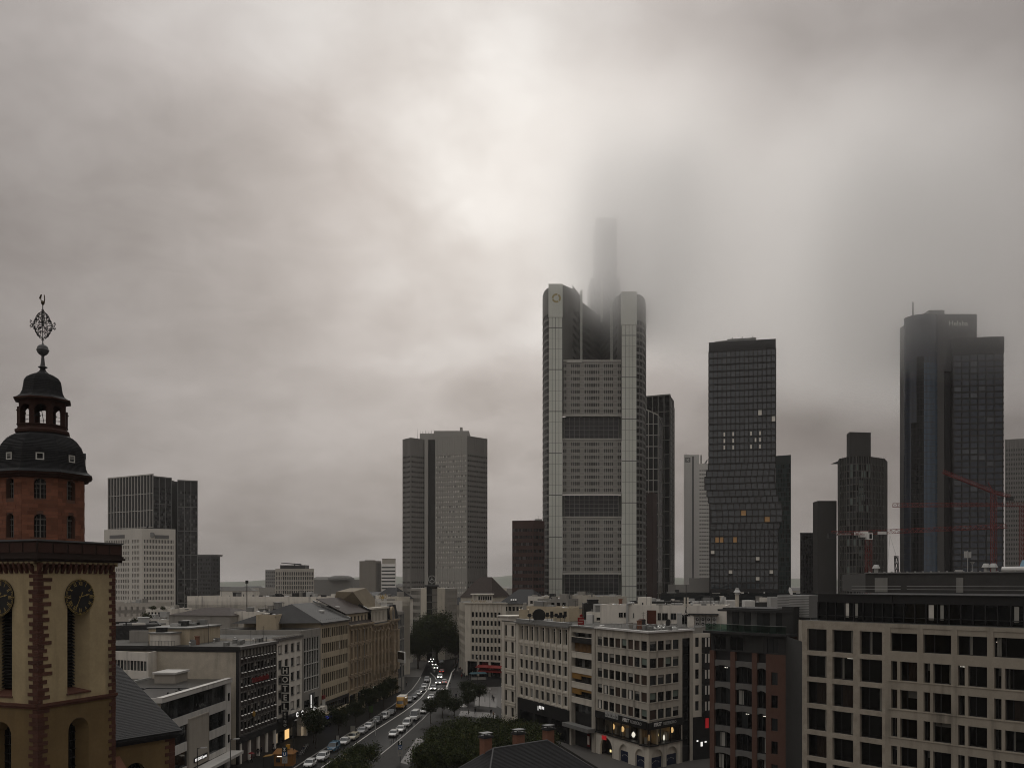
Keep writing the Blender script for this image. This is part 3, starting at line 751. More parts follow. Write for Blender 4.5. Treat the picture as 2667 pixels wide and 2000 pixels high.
def striped_tower():
 D=600.0;x=lambda px,d=D:Wx(px,d);z=lambda py,d=D:Zy(py,d)
 T=Thing('office_tower','grey slab tower with fine horizontal window bands, left of the twin-column tower','skyscraper',(x(1160),D+20,0))
 mat('alu_grey',(.38,.37,.34),.55,.06,.1,streak=.08);mat('alu_dark',(.24,.232,.215),.55,.06,.1,streak=.08);mat('conc_dark',(.07,.068,.063),.8,.1,.1,streak=.1)
 glass('glass_bright',(.66,.64,.60),rough=.25,ior=1.3)
 stf=style('euro_f',('glass_bright','glass_bright','glass_bright','glass_bright','glass_pale','glass_bright','glass_bright','glass_bright','glass_grey'),depth=.25,v=[],frame='alu_grey')
 sts=style('euro_s',('glass_dark','glass_dark','glass_mid'),depth=.35,v=[.5],fw=.25,frame='alu_dark')
 zt=z(1137);n=34;zb0=6.0;zw=z(1183)
 def face(a,da,c,dc,wall,st,nc,ztop,bright=True):
  f=Facade(T,(x(a,da),da),(x(c,dc),dc),wall,st,.25,merge=True)
  rr=rows(n,zb0,zw,.30,.68);
  lo=[q for k,q in enumerate(rr)if k<9];hi=[q for k,q in enumerate(rr)if k>10]
  f.area(0,f.fr.L,zb0-6,ztop,cols(nc,.4,f.fr.L-.4,.82),lo+hi,choose=(lambda i,j:RND.randrange(8))if bright else None);f.done()
  b=MB()
  for i in range(nc+1):s=.4+i*(f.fr.L-.8)/nc;b.fbox(f.fr,s-.14,s+.14,.0,.22,0,ztop)
  T.part('vertical_ribs',b,wall,kind='stuff');return f.fr
 face(1133,602,1216.5,592,'alu_grey',stf,18,zt)
 face(1216.5,592,1269.5,606,'alu_dark',sts,11,zt-.6)
 face(1048.5,606,1069.5,598,'alu_dark',sts,6,zt-1)
 face(1069.5,598,1106,606,'alu_dark',sts,7,zt-1)
 b=MB();b.box(x(1106,605),x(1115,605),604,612,0,zt-1.4);T.part('shaft',b,'alu_grey')
 b=MB();b.box(x(1115,608),x(1134.5,608),607,640,0,zt-1.0);T.part('core',b,'conc_dark')
 b=MB();b.poly([(x(1048.5,606),606,zt-1.2),(x(1069.5,598),598,zt-1.2),(x(1106,606),606,zt-1.2),(x(1106,645),645,zt-1.2),(x(1050,645),645,zt-1.2)])
 b.poly([(x(1133,602),602,zt-.7),(x(1216.5,592),592,zt-.7),(x(1269.5,606),606,zt-.7),(x(1260,645),645,zt-.7),(x(1134,645),645,zt-.7)]);T.part('roof',b,'conc_dark')
 b=MB();b.box(x(1131,615),x(1222,615),612,640,zt-2,z(1122,612));b.box(x(1094,615),x(1131,615),613,635,zt-2,z(1129,613));b.box(x(1198,615),x(1204.5,615),614,618,zt,z(1112,613));T.part('roof_plant',b,'alu_grey')
 b=MB()
 for k in range(9):xx=x(1096+k*4,614);b.cyl((xx,614,z(1129,613)),(xx,614,z(1129,613)+.8+RND.random()*1.6),.12,.08,5)
 b.cyl((x(1088,610),610,zt-2),(x(1088,610),610,zt+7),.15,.06,5);b.cyl((x(1266,606),606,zt-2),(x(1266,606),606,zt+2),.12,.06,5);T.part('antennas',b,'iron_black')
striped_tower()
def simple_tower(name,label,faces,z0,wall,st,roofz=None,depth=.3,nrow=20,lo=.25,hi=.78,ztop=None,merge=True,fr_=.6,cap=1.5,ribs=None,parts=True):
 """faces: (pxA, dA, pxB, dB, columns); a tower seen on one or two sides with a back closed off"""
 A=P2(faces[0][0],faces[0][1])
 T=Thing(name,label,'skyscraper' if ztop and ztop>60 else 'office block',(A[0],A[1],0))
 for(a,da,c,dc,nc)in faces:
  f=Facade(T,P2(a,da),P2(c,dc),wall,st,depth,merge=merge)
  f.area(0,f.fr.L,0,ztop,cols(nc,.4,f.fr.L-.4,fr_),rows(nrow,z0,ztop-cap,lo,hi));f.done()
  if ribs:
   b=MB()
   for i in range(nc+1):s=.4+i*(f.fr.L-.8)/nc;b.fbox(f.fr,s-ribs[1]/2,s+ribs[1]/2,0,ribs[2],0,ztop)
   T.part('vertical_ribs',b,ribs[0],kind='stuff')
 P=[P2(faces[0][0],faces[0][1])]+[P2(q[2],q[3])for q in faces]
 d=max(p[1]for p in P)+26
 A_,B_=P2(faces[0][0]+2,d),P2(faces[-1][2]-2,d)
 ring=P+[B_,A_]
 plain_walls(T,ring,0,ztop,wall,skip=range(len(faces)),name='rear_wall')
 flat_roof(T,ring,ztop-.4,'roof_gravel',.6,wall)
 return T
# left pair beside the church
st1=style('left_tall',('glass_mid','glass_mid','glass_grey','glass_dark'),v=[],depth=.3,frame='frame_grey')
mat('grid_pale',(.46,.445,.41),.6,.06,.1)
def left_tall():
 D=640
 T=Thing('office_tower','tall dark gridded tower rising behind the pale tower, nearest the church','skyscraper',(*P2(400,D),0))
 zt=Zy(1236,D)
 defs=((282,660,399,634,15,zt,'a'),(399,634,446,646,3,zt-1.5,'b'),(463,646,514,652,3,zt-3,'b'))
 for(a,da,c,dc,nc,z1,k)in defs:
  f=Fr(P2(a,da),P2(c,dc));g=[MB(),MB(),MB()];bars=MB();n=34 if k=='a' else 34
  ph=(z1-10)/n
  back=MB();back.fquad(f,0,f.L,-.25,0,z1);T.part('backing',back,'frame_dark')
  pw=f.L/nc
  for j in range(n):
   for i in range(nc):
    nsub=1 if k=='a' else 3
    for q in range(nsub):
     s0=i*pw+q*pw/nsub+.2;g[RND.choice((0,0,1,2))].fquad(f,s0,s0+pw/nsub-.4,-.2,2+j*ph+.9,2+(j+1)*ph-.25)
  for i in range(nc+1):bars.fbox(f,i*pw-.22,i*pw+.22,-.2,.35,0,z1)
  for j in range(0,n,4 if k=='a' else 6):bars.fbox(f,0,f.L,-.2,.25,2+j*ph-.2,2+j*ph+.25)
  bars.fbox(f,0,f.L,-.2,.3,z1-.8,z1)
  for m_,q in zip(('glass_mid','glass_dark','glass_grey'),g):T.part('panes',q,m_,kind='stuff')
  T.part('facade_grid',bars,'grid_pale' if k=='a' else 'frame_grey')
 b=MB();b.prism([P2(446,658),P2(463,658),P2(463,690),P2(446,690)],0,zt-3);T.part('recess',b,'frame_dark')
 ring=[P2(282,660.3),P2(399,634.3),P2(446,646.3),P2(463,660),P2(514,652.3),P2(506,695),P2(290,695)]
 b=MB();b.prism(ring[:1]+ring[1:],0,zt-3.2);T.part('shell',b,'frame_dark')
left_tall()
def left_pale():
 D=500
 T=Thing('office_tower','pale stone office tower with small vertical windows and blank attic, beside the church','skyscraper',(*P2(370,D),0))
 zt=Zy(1376,D);mat('stone_tower',(.62,.59,.53),.8,.06,.1,streak=.1)
 st=style('left_pale',('glass_dark','glass_mid','glass_dark'),depth=.35,v=[],frame='frame_grey')
 for(a,da,c,dc,nc)in((271,514,340,503,14),(340,503,370,498,5),(370,498,457,508,20)):
  f=Facade(T,P2(a,da),P2(c,dc),'stone_tower',st,.35,merge=True)
  e=.9 if nc>5 else 1.0
  f.area(0,f.fr.L,0,zt,cols(nc,e,f.fr.L-(e if nc>5 else 2.2),.52),rows(18,2,Zy(1402,D),.2,.80));f.done()
 ring=[P2(271,514),P2(340,503),P2(370,498),P2(457,508),P2(452,545),P2(275,545)]
 plain_walls(T,ring,0,zt,'stone_tower',skip=(0,1,2),name='rear_wall');flat_roof(T,ring,zt-.8,'roof_gravel',.8,'stone_tower')
 fr=Fr(P2(370,498),P2(457,508));b=MB();b.fbox(fr,fr.L*.38,fr.L*.80,.01,.15,zt-5.6,zt-3.6);T.part('louvre',b,'frame_grey');b=MB()
 fr=Fr(P2(271,514),P2(340,503));b.fbox(fr,fr.L*.22,fr.L*.78,.01,.15,zt-5.2,zt-3.3);T.part('louvre',b,'frame_grey')
 fr=Fr(P2(370,498),P2(457,508));b=MB();c=fr.P(fr.L*.29,.3,zt-3.6);b.cyl((c[0],c[1]+.3,c[2]),(c[0],c[1]-.25,c[2]),1.5,1.5,20);T.part('wall_clock',b,'grey_metal')
 b=MB();b.box(*sorted((Wx(380,515),Wx(430,515))),515,530,zt-1,zt+1.2);b.cyl((Wx(388,515),513,zt),(Wx(388,515),513,zt+2.2),.8,.5,8);T.part('roof_plant',b,'dark_metal')
left_pale()
std=style('dark_grid',('glass_dark','glass_mid','glass_dark','glass_grey'),depth=.3,v=[.5],fw=.15,frame='frame_dark')
T=simple_tower('office_block','small dark glass office block right of the tall gridded tower',[(514,800,549,792,8),(549,792,573,800,6)],5,'clad_dark',std,nrow=14,ztop=Zy(1448,795),lo=.2,hi=.75)
plant_box(T,Wx(516,805),Wx(570,805),802,815,Zy(1448,795),Zy(1444,795),'grey_metal')
T=simple_tower('office_block','red-brown office tower tight against the twin-column tower',[(1334,560,1388,556,12),(1388,556,1418,563,4)],8,'brick_far',style('brownred',('glass_dark','glass_mid','glass_grey','glass_dark'),depth=.3,v=[.5],fw=.12,frame='frame_dark'),nrow=14,ztop=Zy(1356,558),lo=.35,hi=.8,fr_=.8,cap=4)if mat('brick_far',(.06,.031,.026),.8,.1,.2)else None
b=MB();b.box(Wx(1393,562),Wx(1412,562),563,570,Zy(1356,558)-.3,Zy(1350,558));b.cyl((Wx(1402,562),564,Zy(1350,558)),(Wx(1402,562),564,Zy(1340,558)),.12,.06,5);T.part('roof_plant',b,'alu_dark')
# glass tower behind the twin-column tower, with a stepped glazed front
def glazed_step():
 D=700;x=lambda px,d=D:Wx(px,d)
 T=Thing('office_tower','dark glass tower with pale frame lines, half hidden by the twin-column tower','skyscraper',(x(1720),D,0))
 def face(a,da,c,dc,zt,nc,ph,gm,bm,bw,slope=0.0):
  f=Fr(P2(a,da),P2(c,dc));g=MB();bars=MB()
  g.poly([f.P(0,0,0),f.P(f.L,0,0),f.P(f.L,0,zt-slope),f.P(0,0,zt)])
  for i in range(nc+1):s=f.L*i/nc;bars.fbox(f,s-bw,s+bw,.0,.3,0,zt-slope*i/nc)
  z=ph
  while z<zt-slope-ph*.3:bars.fbox(f,0,f.L,.01,.28,z-bw,z+bw);z+=ph
  bars.hexa([f.P(0,.32,zt-1),f.P(f.L,.32,zt-slope-1),f.P(f.L,0,zt-slope-1),f.P(0,0,zt-1),f.P(0,.32,zt),f.P(f.L,.32,zt-slope),f.P(f.L,0,zt-slope),f.P(0,0,zt)])
  T.part('glazing',g,gm);T.part('glazing_bars',bars,bm)
 face(1676,690,1714,690,Zy(1062,690),3,8.8,'glass_mid','clad_grid_light',.32,slope=(Zy(1062,690)-Zy(1079,690)))
 face(1714,690,1725,698,Zy(1079,690),1,8.8,'glass_mid','clad_side',.2,slope=6)
 face(1684,720,1745,712,Zy(1028,715),4,11.5,'glass_dark','clad_grid',.28)
 face(1745,712,1756,735,Zy(1029,715),2,4.4,'clad_side2','clad_dark',.35,slope=7)if mat('clad_side2',(.15,.148,.138),.6,.1,.1)else None
 b=MB();b.prism([P2(1676,691),P2(1714,691),P2(1726,700),P2(1726,712),P2(1676,712)],0,Zy(1082,690));b.prism([P2(1684,721),P2(1745,713),P2(1755.5,735.5),P2(1690,745)],0,Zy(1031,715));T.part('shell',b,'clad_dark')
 b=MB();f=Fr(P2(1684,700),P2(1706,672))
 zt=Zy(1288,680);b.prism([P2(1684,676),P2(1701,668),P2(1711,680),P2(1690,690)],0,zt)
 k=4.0
 while k<zt:b.prism([P2(1683.5,675.5),P2(1701,667.5),P2(1711.5,680),P2(1690,690.5)],k,k+1.3);k+=3.9
 T.part('stair_tower',b,'brick_far')
glazed_step()
# white bank slab, green slab, black cluster, pale slab at the right border
def white_slab():
 D=760
 T=Thing('office_tower','white office tower with horizontal bands left of the black shifted tower','skyscraper',(*P2(1820,D),0))
 mat('white_far',(.84,.82,.78),.7,.05,.1);mat('band_far',(.33,.32,.30),.6,.05,.1)
 b=MB();b.prism([P2(1781,D-4),P2(1821,D-4),P2(1820,D+30),P2(1782,D+30)],0,Zy(1186,D));T.part('stair_shaft',b,'white_far')
 b=MB();b.box(Wx(1802,D)-.5,Wx(1803,D)+.4,D-4.3,D-3.9,0,Zy(1190,D));T.part('joint',b,'frame_grey')
 f=Facade(T,P2(1814,D),P2(1870,D),'white_far',style('ws',('band_far',),depth=.3),.3,merge=True);f.area(0,f.fr.L,0,Zy(1207,D),cols(9,.4,f.fr.L,.9),rows(34,20,Zy(1220,D),.3,.62));f.done()
 b=MB();b.prism([P2(1815,D+1),P2(1870,D+1),P2(1868,D+30),P2(1816,D+30)],0,Zy(1208,D));T.part('shell',b,'white_far')
 b=MB();b.box(Wx(1826,D),Wx(1829,D),D+2,D+3,Zy(1207,D),Zy(1184,D));b.cyl((Wx(1788,D),D,Zy(1186,D)),(Wx(1786,D),D,Zy(1178,D)),.25,.1,5);b.cyl((Wx(1838,D),D+3,Zy(1207,D)),(Wx(1844,D),D+3,Zy(1196,D)),.9,.5,6);T.part('antennas',b,'grey_metal')
 fr=Fr(P2(1781,D-4),P2(1821,D-4));sg=MB();q=fr.L
 for a,c,d0,d1 in((.10,.42,0,.5),(.10,.42,3.3,3.8),(.10,.14,.5,3.3),(.38,.42,.5,3.3)):sg.fbox(fr,q*a,q*c,.01,.12,Zy(1205,D)+d0,Zy(1205,D)+d1)
 o=T.part('sign',sg,'frame_grey');put_text(T,fr,q*.15,Zy(1205,D)+.75,'DB',2.8,'frame_grey',t=.08,parent=o,bold=.04)
# the low glazed halls at its foot
 b=MB();b.box(Wx(1760,600),Wx(1850,600),600,630,0,Zy(1522,600));b.prism([P2(1795,598),P2(1848,598),P2(1848,620),P2(1795,620)],0,Zy(1505,600));T.part('low_hall',b,'band_far')
white_slab()
T=simple_tower('office_tower','green glass tower standing behind the black shifted tower',[(2020,640,2060,634,9)],6,'clad_teal',style('green',('glass_teal','glass_teal','glass_mid'),depth=.1,v=[],frame='clad_teal'),nrow=34,ztop=Zy(1186,636),lo=.1,hi=.92,fr_=.9,cap=6)if mat('clad_teal',(.05,.065,.062),.4,.1,.2)else None
stb=style('cluster',('glass_dark','glass_dark','glass_mid','glass_grey','glass_dark'),depth=.2,v=[],fw=.1,frame='clad_dark')
T=simple_tower('office_tower','black ribbed low tower, leftmost of the dark cluster behind the red crane',[(2084,500,2119,500,8)],4,'black_clad',stb,nrow=26,ztop=Zy(1388,500),lo=.1,hi=.85,fr_=.85,ribs=('dark_metal',.25,.4))
b=MB();b.prism([P2(2117,498),P2(2130,488),P2(2179,488),P2(2178,515),P2(2119,515)],0,Zy(1304,488));T0=Thing('stair_tower','plain dark windowless tower between the two glass ones of the dark cluster','skyscraper',(Wx(2148,490),490,0));T0 .part('shaft',b,'dark_flat')if mat('dark_flat',(.05,.048,.045),.8,.1,.1,streak=.08)else None
def garden():
 T=Thing('office_tower','dark ribbed glass tower with a windowless cap, behind the white crane cab','skyscraper',(*P2(2247,470),0))
 D=470;zt=Zy(1189,D);pts=[P2(2183,488),P2(2187,478),P2(2205,472),P2(2230,468),P2(2268,470),P2(2303,478),P2(2310,490)]
 gb={k:MB()for k in('glass_dark','glass_mid','glass_grey','glass_teal2')};glass('glass_teal2',(.10,.125,.115),ior=1.5);ribs=MB();back=MB()
 for a,c in zip(pts,pts[1:]):
  f=Fr(a,c);nc=max(2,int(f.L/1.35));pw=f.L/nc;n=27;ph=(zt-4)/n;back.fquad(f,0,f.L,-.3,0,zt)
  for i in range(nc+1):ribs.fbox(f,i*pw-.12,i*pw+.12,-.25,.3,0,zt)
  for j in range(n+1):ribs.fbox(f,0,f.L,-.26,-.1,j*ph-.25,j*ph+.25)
  for i in range(nc):
   for j in range(n):
    k='glass_teal2' if(a[0]<P2(2240,470)[0]<c[0]+3 and j%5<2 and RND.random()<.25)else RND.choice(('glass_dark','glass_dark','glass_mid','glass_mid','glass_grey' if i%3==0 else 'glass_dark'))
    gb[k].fquad(f,i*pw+.1,(i+1)*pw-.1,-.2,j*ph+.2,(j+1)*ph-.2)
 for k in gb:T.part('panes',gb[k],k,kind='stuff')
 for(px,py,w)in((2243,1258,14),(2244,1278,14),(2247,1295,14),(2236,1300,10),(2243,1440,14)):
  f=Fr(pts[3],pts[4]);s=(Wx(px,469)-pts[3][0]);g=MB();g.fbox(f,max(.1,s-1.4),s+1.6,-.19,-.15,Zy(py,469)-1.6,Zy(py,469)+1.6);T.part('lit_pane',g,'glass_teal2')
 T.part('ribs',ribs,'frame_grey2',kind='stuff')if mat('frame_grey2',(.10,.098,.088),.5,.1)else None
 T.part('backing',back,'black_clad')
 b=MB();b.poly([(p[0],p[1]+.1,zt)for p in pts]+[(pts[-1][0],500,zt),(pts[0][0],500,zt)]);T.part('roof',b,'dark_flat')
 b=MB();b.prism([P2(2205,482),P2(2213,474),P2(2268,476),P2(2268,492),P2(2205,494)],zt-.2,Zy(1128,478));T.part('cap',b,'dark_flat')
 b=MB()
 for k in range(26):
  t=k/25;px=2190+116*t;b.cyl((Wx(px,476),476,zt),(Wx(px,476),476,zt+1.0),.05,.05,4)
 T.part('roof_rail',b,'frame_grey')
garden()
T=simple_tower('office_tower','pale ribbed tower at the right border beyond the dark slab',[(2617,720,2700,712,18)],6,'alu_pale',style('pale_r',('glass_grey','glass_mid'),depth=.3,v=[],frame='alu_dark'),nrow=36,ztop=Zy(1143,716),lo=.3,hi=.8,fr_=.55,cap=7,ribs=('alu_pale',.5,.5))if mat('alu_pale',(.26,.25,.235),.6,.06,.1)else None
# far left low towers
mat('far_stone',(.46,.425,.37),.8,.06,.1);mat('far_grey',(.19,.185,.172),.8,.08,.1);mat('far_dark',(.11,.108,.10),.8,.1,.1)
stw=style('far_win',('glass_dark','glass_mid'),depth=.35,v=[],frame='frame_dark')
T=simple_tower('office_block','stone office block with tall slot windows and a dish on its roof',[(717,900,735,893,4),(735,893,818,900,17)],8,'far_stone',stw,nrow=8,ztop=Zy(1481,895),lo=.12,hi=.86,fr_=.55,cap=2.5)
plant_box(T,Wx(731,905),Wx(796,905),903,920,Zy(1481,895)-.5,Zy(1472,900),'dark_metal')
b=MB();b.hexa([(Wx(730,905),908,Zy(1466,905)),(Wx(781,905),908,Zy(1471,905)),(Wx(781,905),912,Zy(1471,905)),(Wx(730,905),912,Zy(1466,905)),(Wx(730,905),908,Zy(1464.5,905)),(Wx(781,905),908,Zy(1467.5,905)),(Wx(781,905),912,Zy(1467.5,905)),(Wx(730,905),912,Zy(1464.5,905))]);b.cyl((Wx(764,905),910,Zy(1474,905)),(Wx(764,905),910,Zy(1468,905)),.6,.6,6);T.part('roof_dish',b,'dark_metal')
T=simple_tower('office_block','faded grey block half hidden behind the stone slot-window block',[(691,1500,722,1500,6)],8,'far_grey',stw,nrow=8,ztop=Zy(1484,1500),lo=.3,hi=.7)
def opera():
 T=Thing('opera_house','low grey windowless hall with a rounded roof hump on the skyline','hall',(*P2(868,1000),0));D=1000
 b=MB();b.box(Wx(817,D),Wx(919,D),D,D+60,0,Zy(1509,D));b.hexa([(Wx(812,D),D+2,Zy(1509,D)),(Wx(895,D),D+2,Zy(1509,D)),(Wx(895,D),D+50,Zy(1509,D)),(Wx(812,D),D+50,Zy(1509,D)),(Wx(820,D),D+5,Zy(1502,D)),(Wx(890,D),D+5,Zy(1502,D)),(Wx(890,D),D+46,Zy(1502,D)),(Wx(820,D),D+46,Zy(1502,D))]);T.part('hall_wall',b,'far_grey')
 b=MB();c=(Wx(885,D),D+8,Zy(1510,D));b.lathe([(15.5,0),(14.6,2.2),(11,4.2),(7,5.0),(.1,5.3)],c,20);T.part('roof_hump',b,'far_dark')
opera()
T=simple_tower('office_block','plain brown-grey slab block, left of the pair beside the striped tower',[(936,850,978,842,1),(978,842,993,850,6)],8,'far_stone2',style('slab',('glass_dark','glass_mid'),depth=.3,v=[],frame='frame_dark'),nrow=18,ztop=Zy(1461,846),lo=.2,hi=.8,fr_=.0015)if mat('far_stone2',(.24,.22,.19),.8,.06,.1,streak=.1)else None
f=Fr(P2(978,842),P2(993,850));b=MB()
for k in range(5):b.fbox(f,.6+k*f.L/5,.6+k*f.L/5+.7,.01,.12,6,Zy(1466,846))
T.part('window_strips',b,'glass_dark')
b=MB();b.box(Wx(950,850),Wx(975,850),850,858,Zy(1461,846)-.5,Zy(1458,846));T.part('roof_plant',b,'far_stone2')
T=simple_tower('office_block','white block with horizontal bands beside the striped tower',[(992,900,1031,896,1)],5,'white_far',style('bands',('glass_mid',),depth=.3,v=[],frame='frame_dark'),nrow=13,ztop=Zy(1468,898),lo=.35,hi=.72,fr_=.97,cap=2)
plant_box(T,Wx(996,905),Wx(1028,905),903,912,Zy(1468,898)-.5,Zy(1455,900),'far_stone')
# ---------------------------------------------------------------- the church with its clock tower
mat('sandstone_dark2',(.045,.02,.014),.85,.3,1.5,fine=.3,bump=.5)
mat('bronze_dark',(.07,.05,.025),.5,.2,metal=.4)
mat('frame_bars',(.20,.19,.17),.6,.1)
def church():
 N_,R_,L_=(-37.6,70.0),(-34.8,77.4),(-45.0,72.8)
 K_=(R_[0]+L_[0]-N_[0],R_[1]+L_[1]-N_[1])
 C=((N_[0]+K_[0])/2,(N_[1]+K_[1])/2)
 T=Thing('church','ochre and red sandstone church with domed clock tower and slate roof','church',(C[0],C[1],0))
 poly=[L_,N_,R_,K_]
 fR,fL=Fr(N_,R_),Fr(L_,N_);W_=fR.L
 z_str,z_cor=26.1,36.6
# walls with deep belfry slots and arched windows
 def arch_pts(s0,s1,zb,zs,n=10):
  r=(s1-s0)/2;c=(s0+s1)/2
  return[(s0,zb),(s1,zb),(s1,zs)]+[(c+r*math.cos(PI*k/n),zs+r*math.sin(PI*k/n))for k in range(1,n)]+[(s0,zs)]
 up,lo,rev,dark=MB(),MB(),MB(),MB()
 lou=MB();lead=MB()
 for fi,fr in enumerate((fL,fR)):
  sa,sb,za,zb=2.85,5.15,26.75,34.0
  up.fquad(fr,0,W_,0,z_str,za);up.fquad(fr,0,W_,0,zb,z_cor+1.4);up.fquad(fr,0,sa,0,za,zb);up.fquad(fr,sb,W_,0,za,zb)
  P=fr.P;dI=-1.15
# splayed reveals
  ia,ib=sa+.12,sb-.75 if fi else sb-.75
  rev.poly([P(sb,0,za),P(ib,dI,za+.35),P(ib,dI,zb),P(sb,0,zb)]);rev.poly([P(ia,dI,za+.35),P(sa,0,za),P(sa,0,zb),P(ia,dI,zb)]);rev.poly([P(sa,0,zb),P(sb,0,zb),P(ib,dI,zb),P(ia,dI,zb)][::-1])
  lead.poly([P(sa,.08,za-.02),P(sb,.08,za-.02),P(ib,dI,za+.35),P(ia,dI,za+.35)]);lead.fbox(fr,sa-.08,sb+.08,0,.09,za-.14,za-.02)
  dark.fquad(fr,ia,ib,dI,za+.3,zb)
  k=za+.5
  while k<zb-.1:
   lou.hexa([P(ia,dI+.3,k),P(ib,dI+.3,k),P(ib,dI+.02,k+.16),P(ia,dI+.02,k+.16),P(ia,dI+.3,k+.05),P(ib,dI+.3,k+.05),P(ib,dI+.02,k+.21),P(ia,dI+.02,k+.21)]);k+=.27
# lower storey: wall around an arched opening
  wa,wb,wz0,wzs=2.95,5.05,15.5,23.55
  r=(wb-wa)/2;cc=(wa+wb)/2
  lo.fquad(fr,0,wa,0,0,z_str);lo.fquad(fr,wb,W_,0,0,z_str);lo.fquad(fr,wa,wb,0,0,wz0)
  n=12;top=[(cc-r*math.cos(PI*k/n),wzs+r*math.sin(PI*k/n))for k in range(n+1)]
  for a,c in zip(top,top[1:]):lo.poly([P(a[0],0,a[1]),P(c[0],0,c[1]),P(c[0],0,z_str),P(a[0],0,z_str)])
  ring=[(wa,wz0)]+top+[(wb,wz0)]
  for a,c in zip(ring,ring[1:]):
   sh=.25
   f_in=lambda q:(q[0]+(sh if q[0]<cc else-.55)*min(1,abs(q[0]-cc)/.5),q[1]-(.3 if q[1]>wzs+.3 else 0))
   a2,c2=f_in(a),f_in(c);lo.poly([P(a[0],0,a[1]),P(a2[0],-.95,a2[1]),P(c2[0],-.95,c2[1]),P(c[0],0,c[1])][::-1])
  dark.poly([P(q[0],-.96,q[1])for q in ring][::-1]if False else[P(q[0],-.96,q[1])for q in[(wa,wz0),(wb,wz0)]+top[::-1]])
  for k in range(12):lou.fbox(fr,wa+.2,wb-.5,-.94,-.88,wz0+.6+k*.72,wz0+.66+k*.72)
  lou.fbox(fr,cc-.2,cc-.14,-.94,-.87,wz0,wzs+1)
 for fr in(Fr(R_,K_),Fr(K_,L_)):up.fquad(fr,0,fr.L,0,z_str,z_cor+1.4);lo.fquad(fr,0,fr.L,0,0,z_str)
 T.part('upper_wall',up,'plaster_ochre');T.part('lower_wall',lo,'plaster_brown');T.part('slot_reveal',rev,'plaster_ochre')
 T.part('slot_sill',lead,'sandstone_dark',kind='stuff');T.part('opening_backing',dark,'glass_black');T.part('louvres',lou,'iron_black',kind='stuff')
# string course
 b=MB()
 for fr in(fL,fR):b.fbox(fr,-.18,W_+.18-.003,-.1,.18,z_str-.12,z_str+.1);b.fbox(fr,-.1,W_+.1-.004,-.1,.09,z_str-.3,z_str-.121)
 T.part('string_course',b,'sandstone_dark')
# quoins, each stone its own
 def quoins(z0,z1,matn,h=.318):
  me=unit_cube(matn);k=0;z=z0
  while z<z1:
   hh=h*RND.uniform(.92,1.08);a=(1.18 if k%2 else.55)*RND.uniform(.7,1.15);c=(.5 if k%2 else.95)*RND.uniform(.86,1.1);pr=RND.uniform(.035,.06)
   if z+hh>z1:hh=z1-z
# near corner: box along right wall a, along left wall c
   o=fR.P(-pr,pr,z);
   q=T.inst('quoin',me,fL.P(W_-c,pr,z),0);q.location=(0,0,0)
   p0=fR.P(-pr,-c,z)
   q.location=(p0[0]-T.loc[0]+0,p0[1]-T.loc[1],z)
# local x along right wall (u), local y along inward (-n) : start outside at +pr
   st_=fR.P(-pr,pr,z);q.location=(st_[0]-T.loc[0],st_[1]-T.loc[1],z);q.rotation_euler=(0,0,fR.rot);q.scale=(a+pr,c+pr,hh-.018)
# right corner, on the wall seen from the street
   e=fR.P(W_-c*.75,pr*.9,z);q2=T.inst('quoin',me,e,fR.rot,scale=(c*.75+pr,.5,hh-.018))
   z+=hh;k+=1
 quoins(z_str+.12,z_cor+.2,'sandstone_dark');quoins(17.5,z_str-.32,'sandstone_dark')
# corbel table: brackets and little arches under the parapet
 pit=W_/14.0
 b=MB();w=.13
 prof=[(.0,0),(.08,.0),(.34,.5),(.42,.82),(0,.82)]
 for x0 in(0,):
  for(a,c)in zip(prof,prof[1:]+prof[:1]):b.poly([(-w,-a[0],a[1]),(w,-a[0],a[1]),(w,-c[0],c[1]),(-w,-c[0],c[1])])
  b.poly([(-w,-p[0],p[1])for p in prof]);b.poly([(w,-p[0],p[1])for p in prof][::-1])
 me_b=b.mesh('corbel',['sandstone_dark'])
 b=MB();hw=pit/2;n=8;ra=hw-w*.7
 top=[(-hw,.82+.16)]
 pts=[(-ra*math.cos(PI*k/n),.50+ra*math.sin(PI*k/n))for k in range(n+1)]
 for a,c in zip(pts,pts[1:]):b.poly([(a[0],-.36,a[1]),(c[0],-.36,c[1]),(c[0],-.36,.98),(a[0],-.36,.98)]);b.poly([(a[0],-.36,a[1]),(a[0],0,a[1]),(c[0],0,c[1]),(c[0],-.36,c[1])])
 me_a=b.mesh('corbel_arch',['plaster_ochre'])
 for fr in(fL,fR):
  for k in range(14):
   s=(k+.5)*pit;T.inst('corbel',me_b,fr.P(s-pit/2+.05,0,z_cor),fr.rot);T.inst('corbel_arch',me_a,fr.P(s+.05,0,z_cor+.12),fr.rot)
# cornice and panelled parapet
 b=MB();pb=MB();pan=MB();lay=MB()
 def ring(o):
  c=C;return[(c[0]+(p[0]-c[0])*(1+o),c[1]+(p[1]-c[1])*(1+o))for p in poly]
 b.prism(ring(.105),37.55,37.75,bottom=True);b.prism(ring(.15),37.751,37.93,bottom=True);b.prism(ring(.125),37.931,38.1,bottom=True);T.part('cornice',b,'sandstone_black')
 pr=ring(.10)
 pb.prism(pr,38.101,39.15,bottom=True);T.part('parapet',pb,'sandstone_black');
 b=MB();b.prism(ring(.125),39.151,39.28,bottom=True);T.part('parapet_coping',b,'lead')
 for i in(0,1):
  fr=Fr(pr[i],pr[i+1]);n=6
  for k in range(n):
   s0=fr.L*(k+.06)/n;s1=fr.L*(k+.94)/n;pan.fbox(fr,s0,s1,.0,.05,38.25,39.0)
 T.part('parapet_panels',pan,'sandstone_dark2',kind='stuff')
# clocks
 gold='gilt'
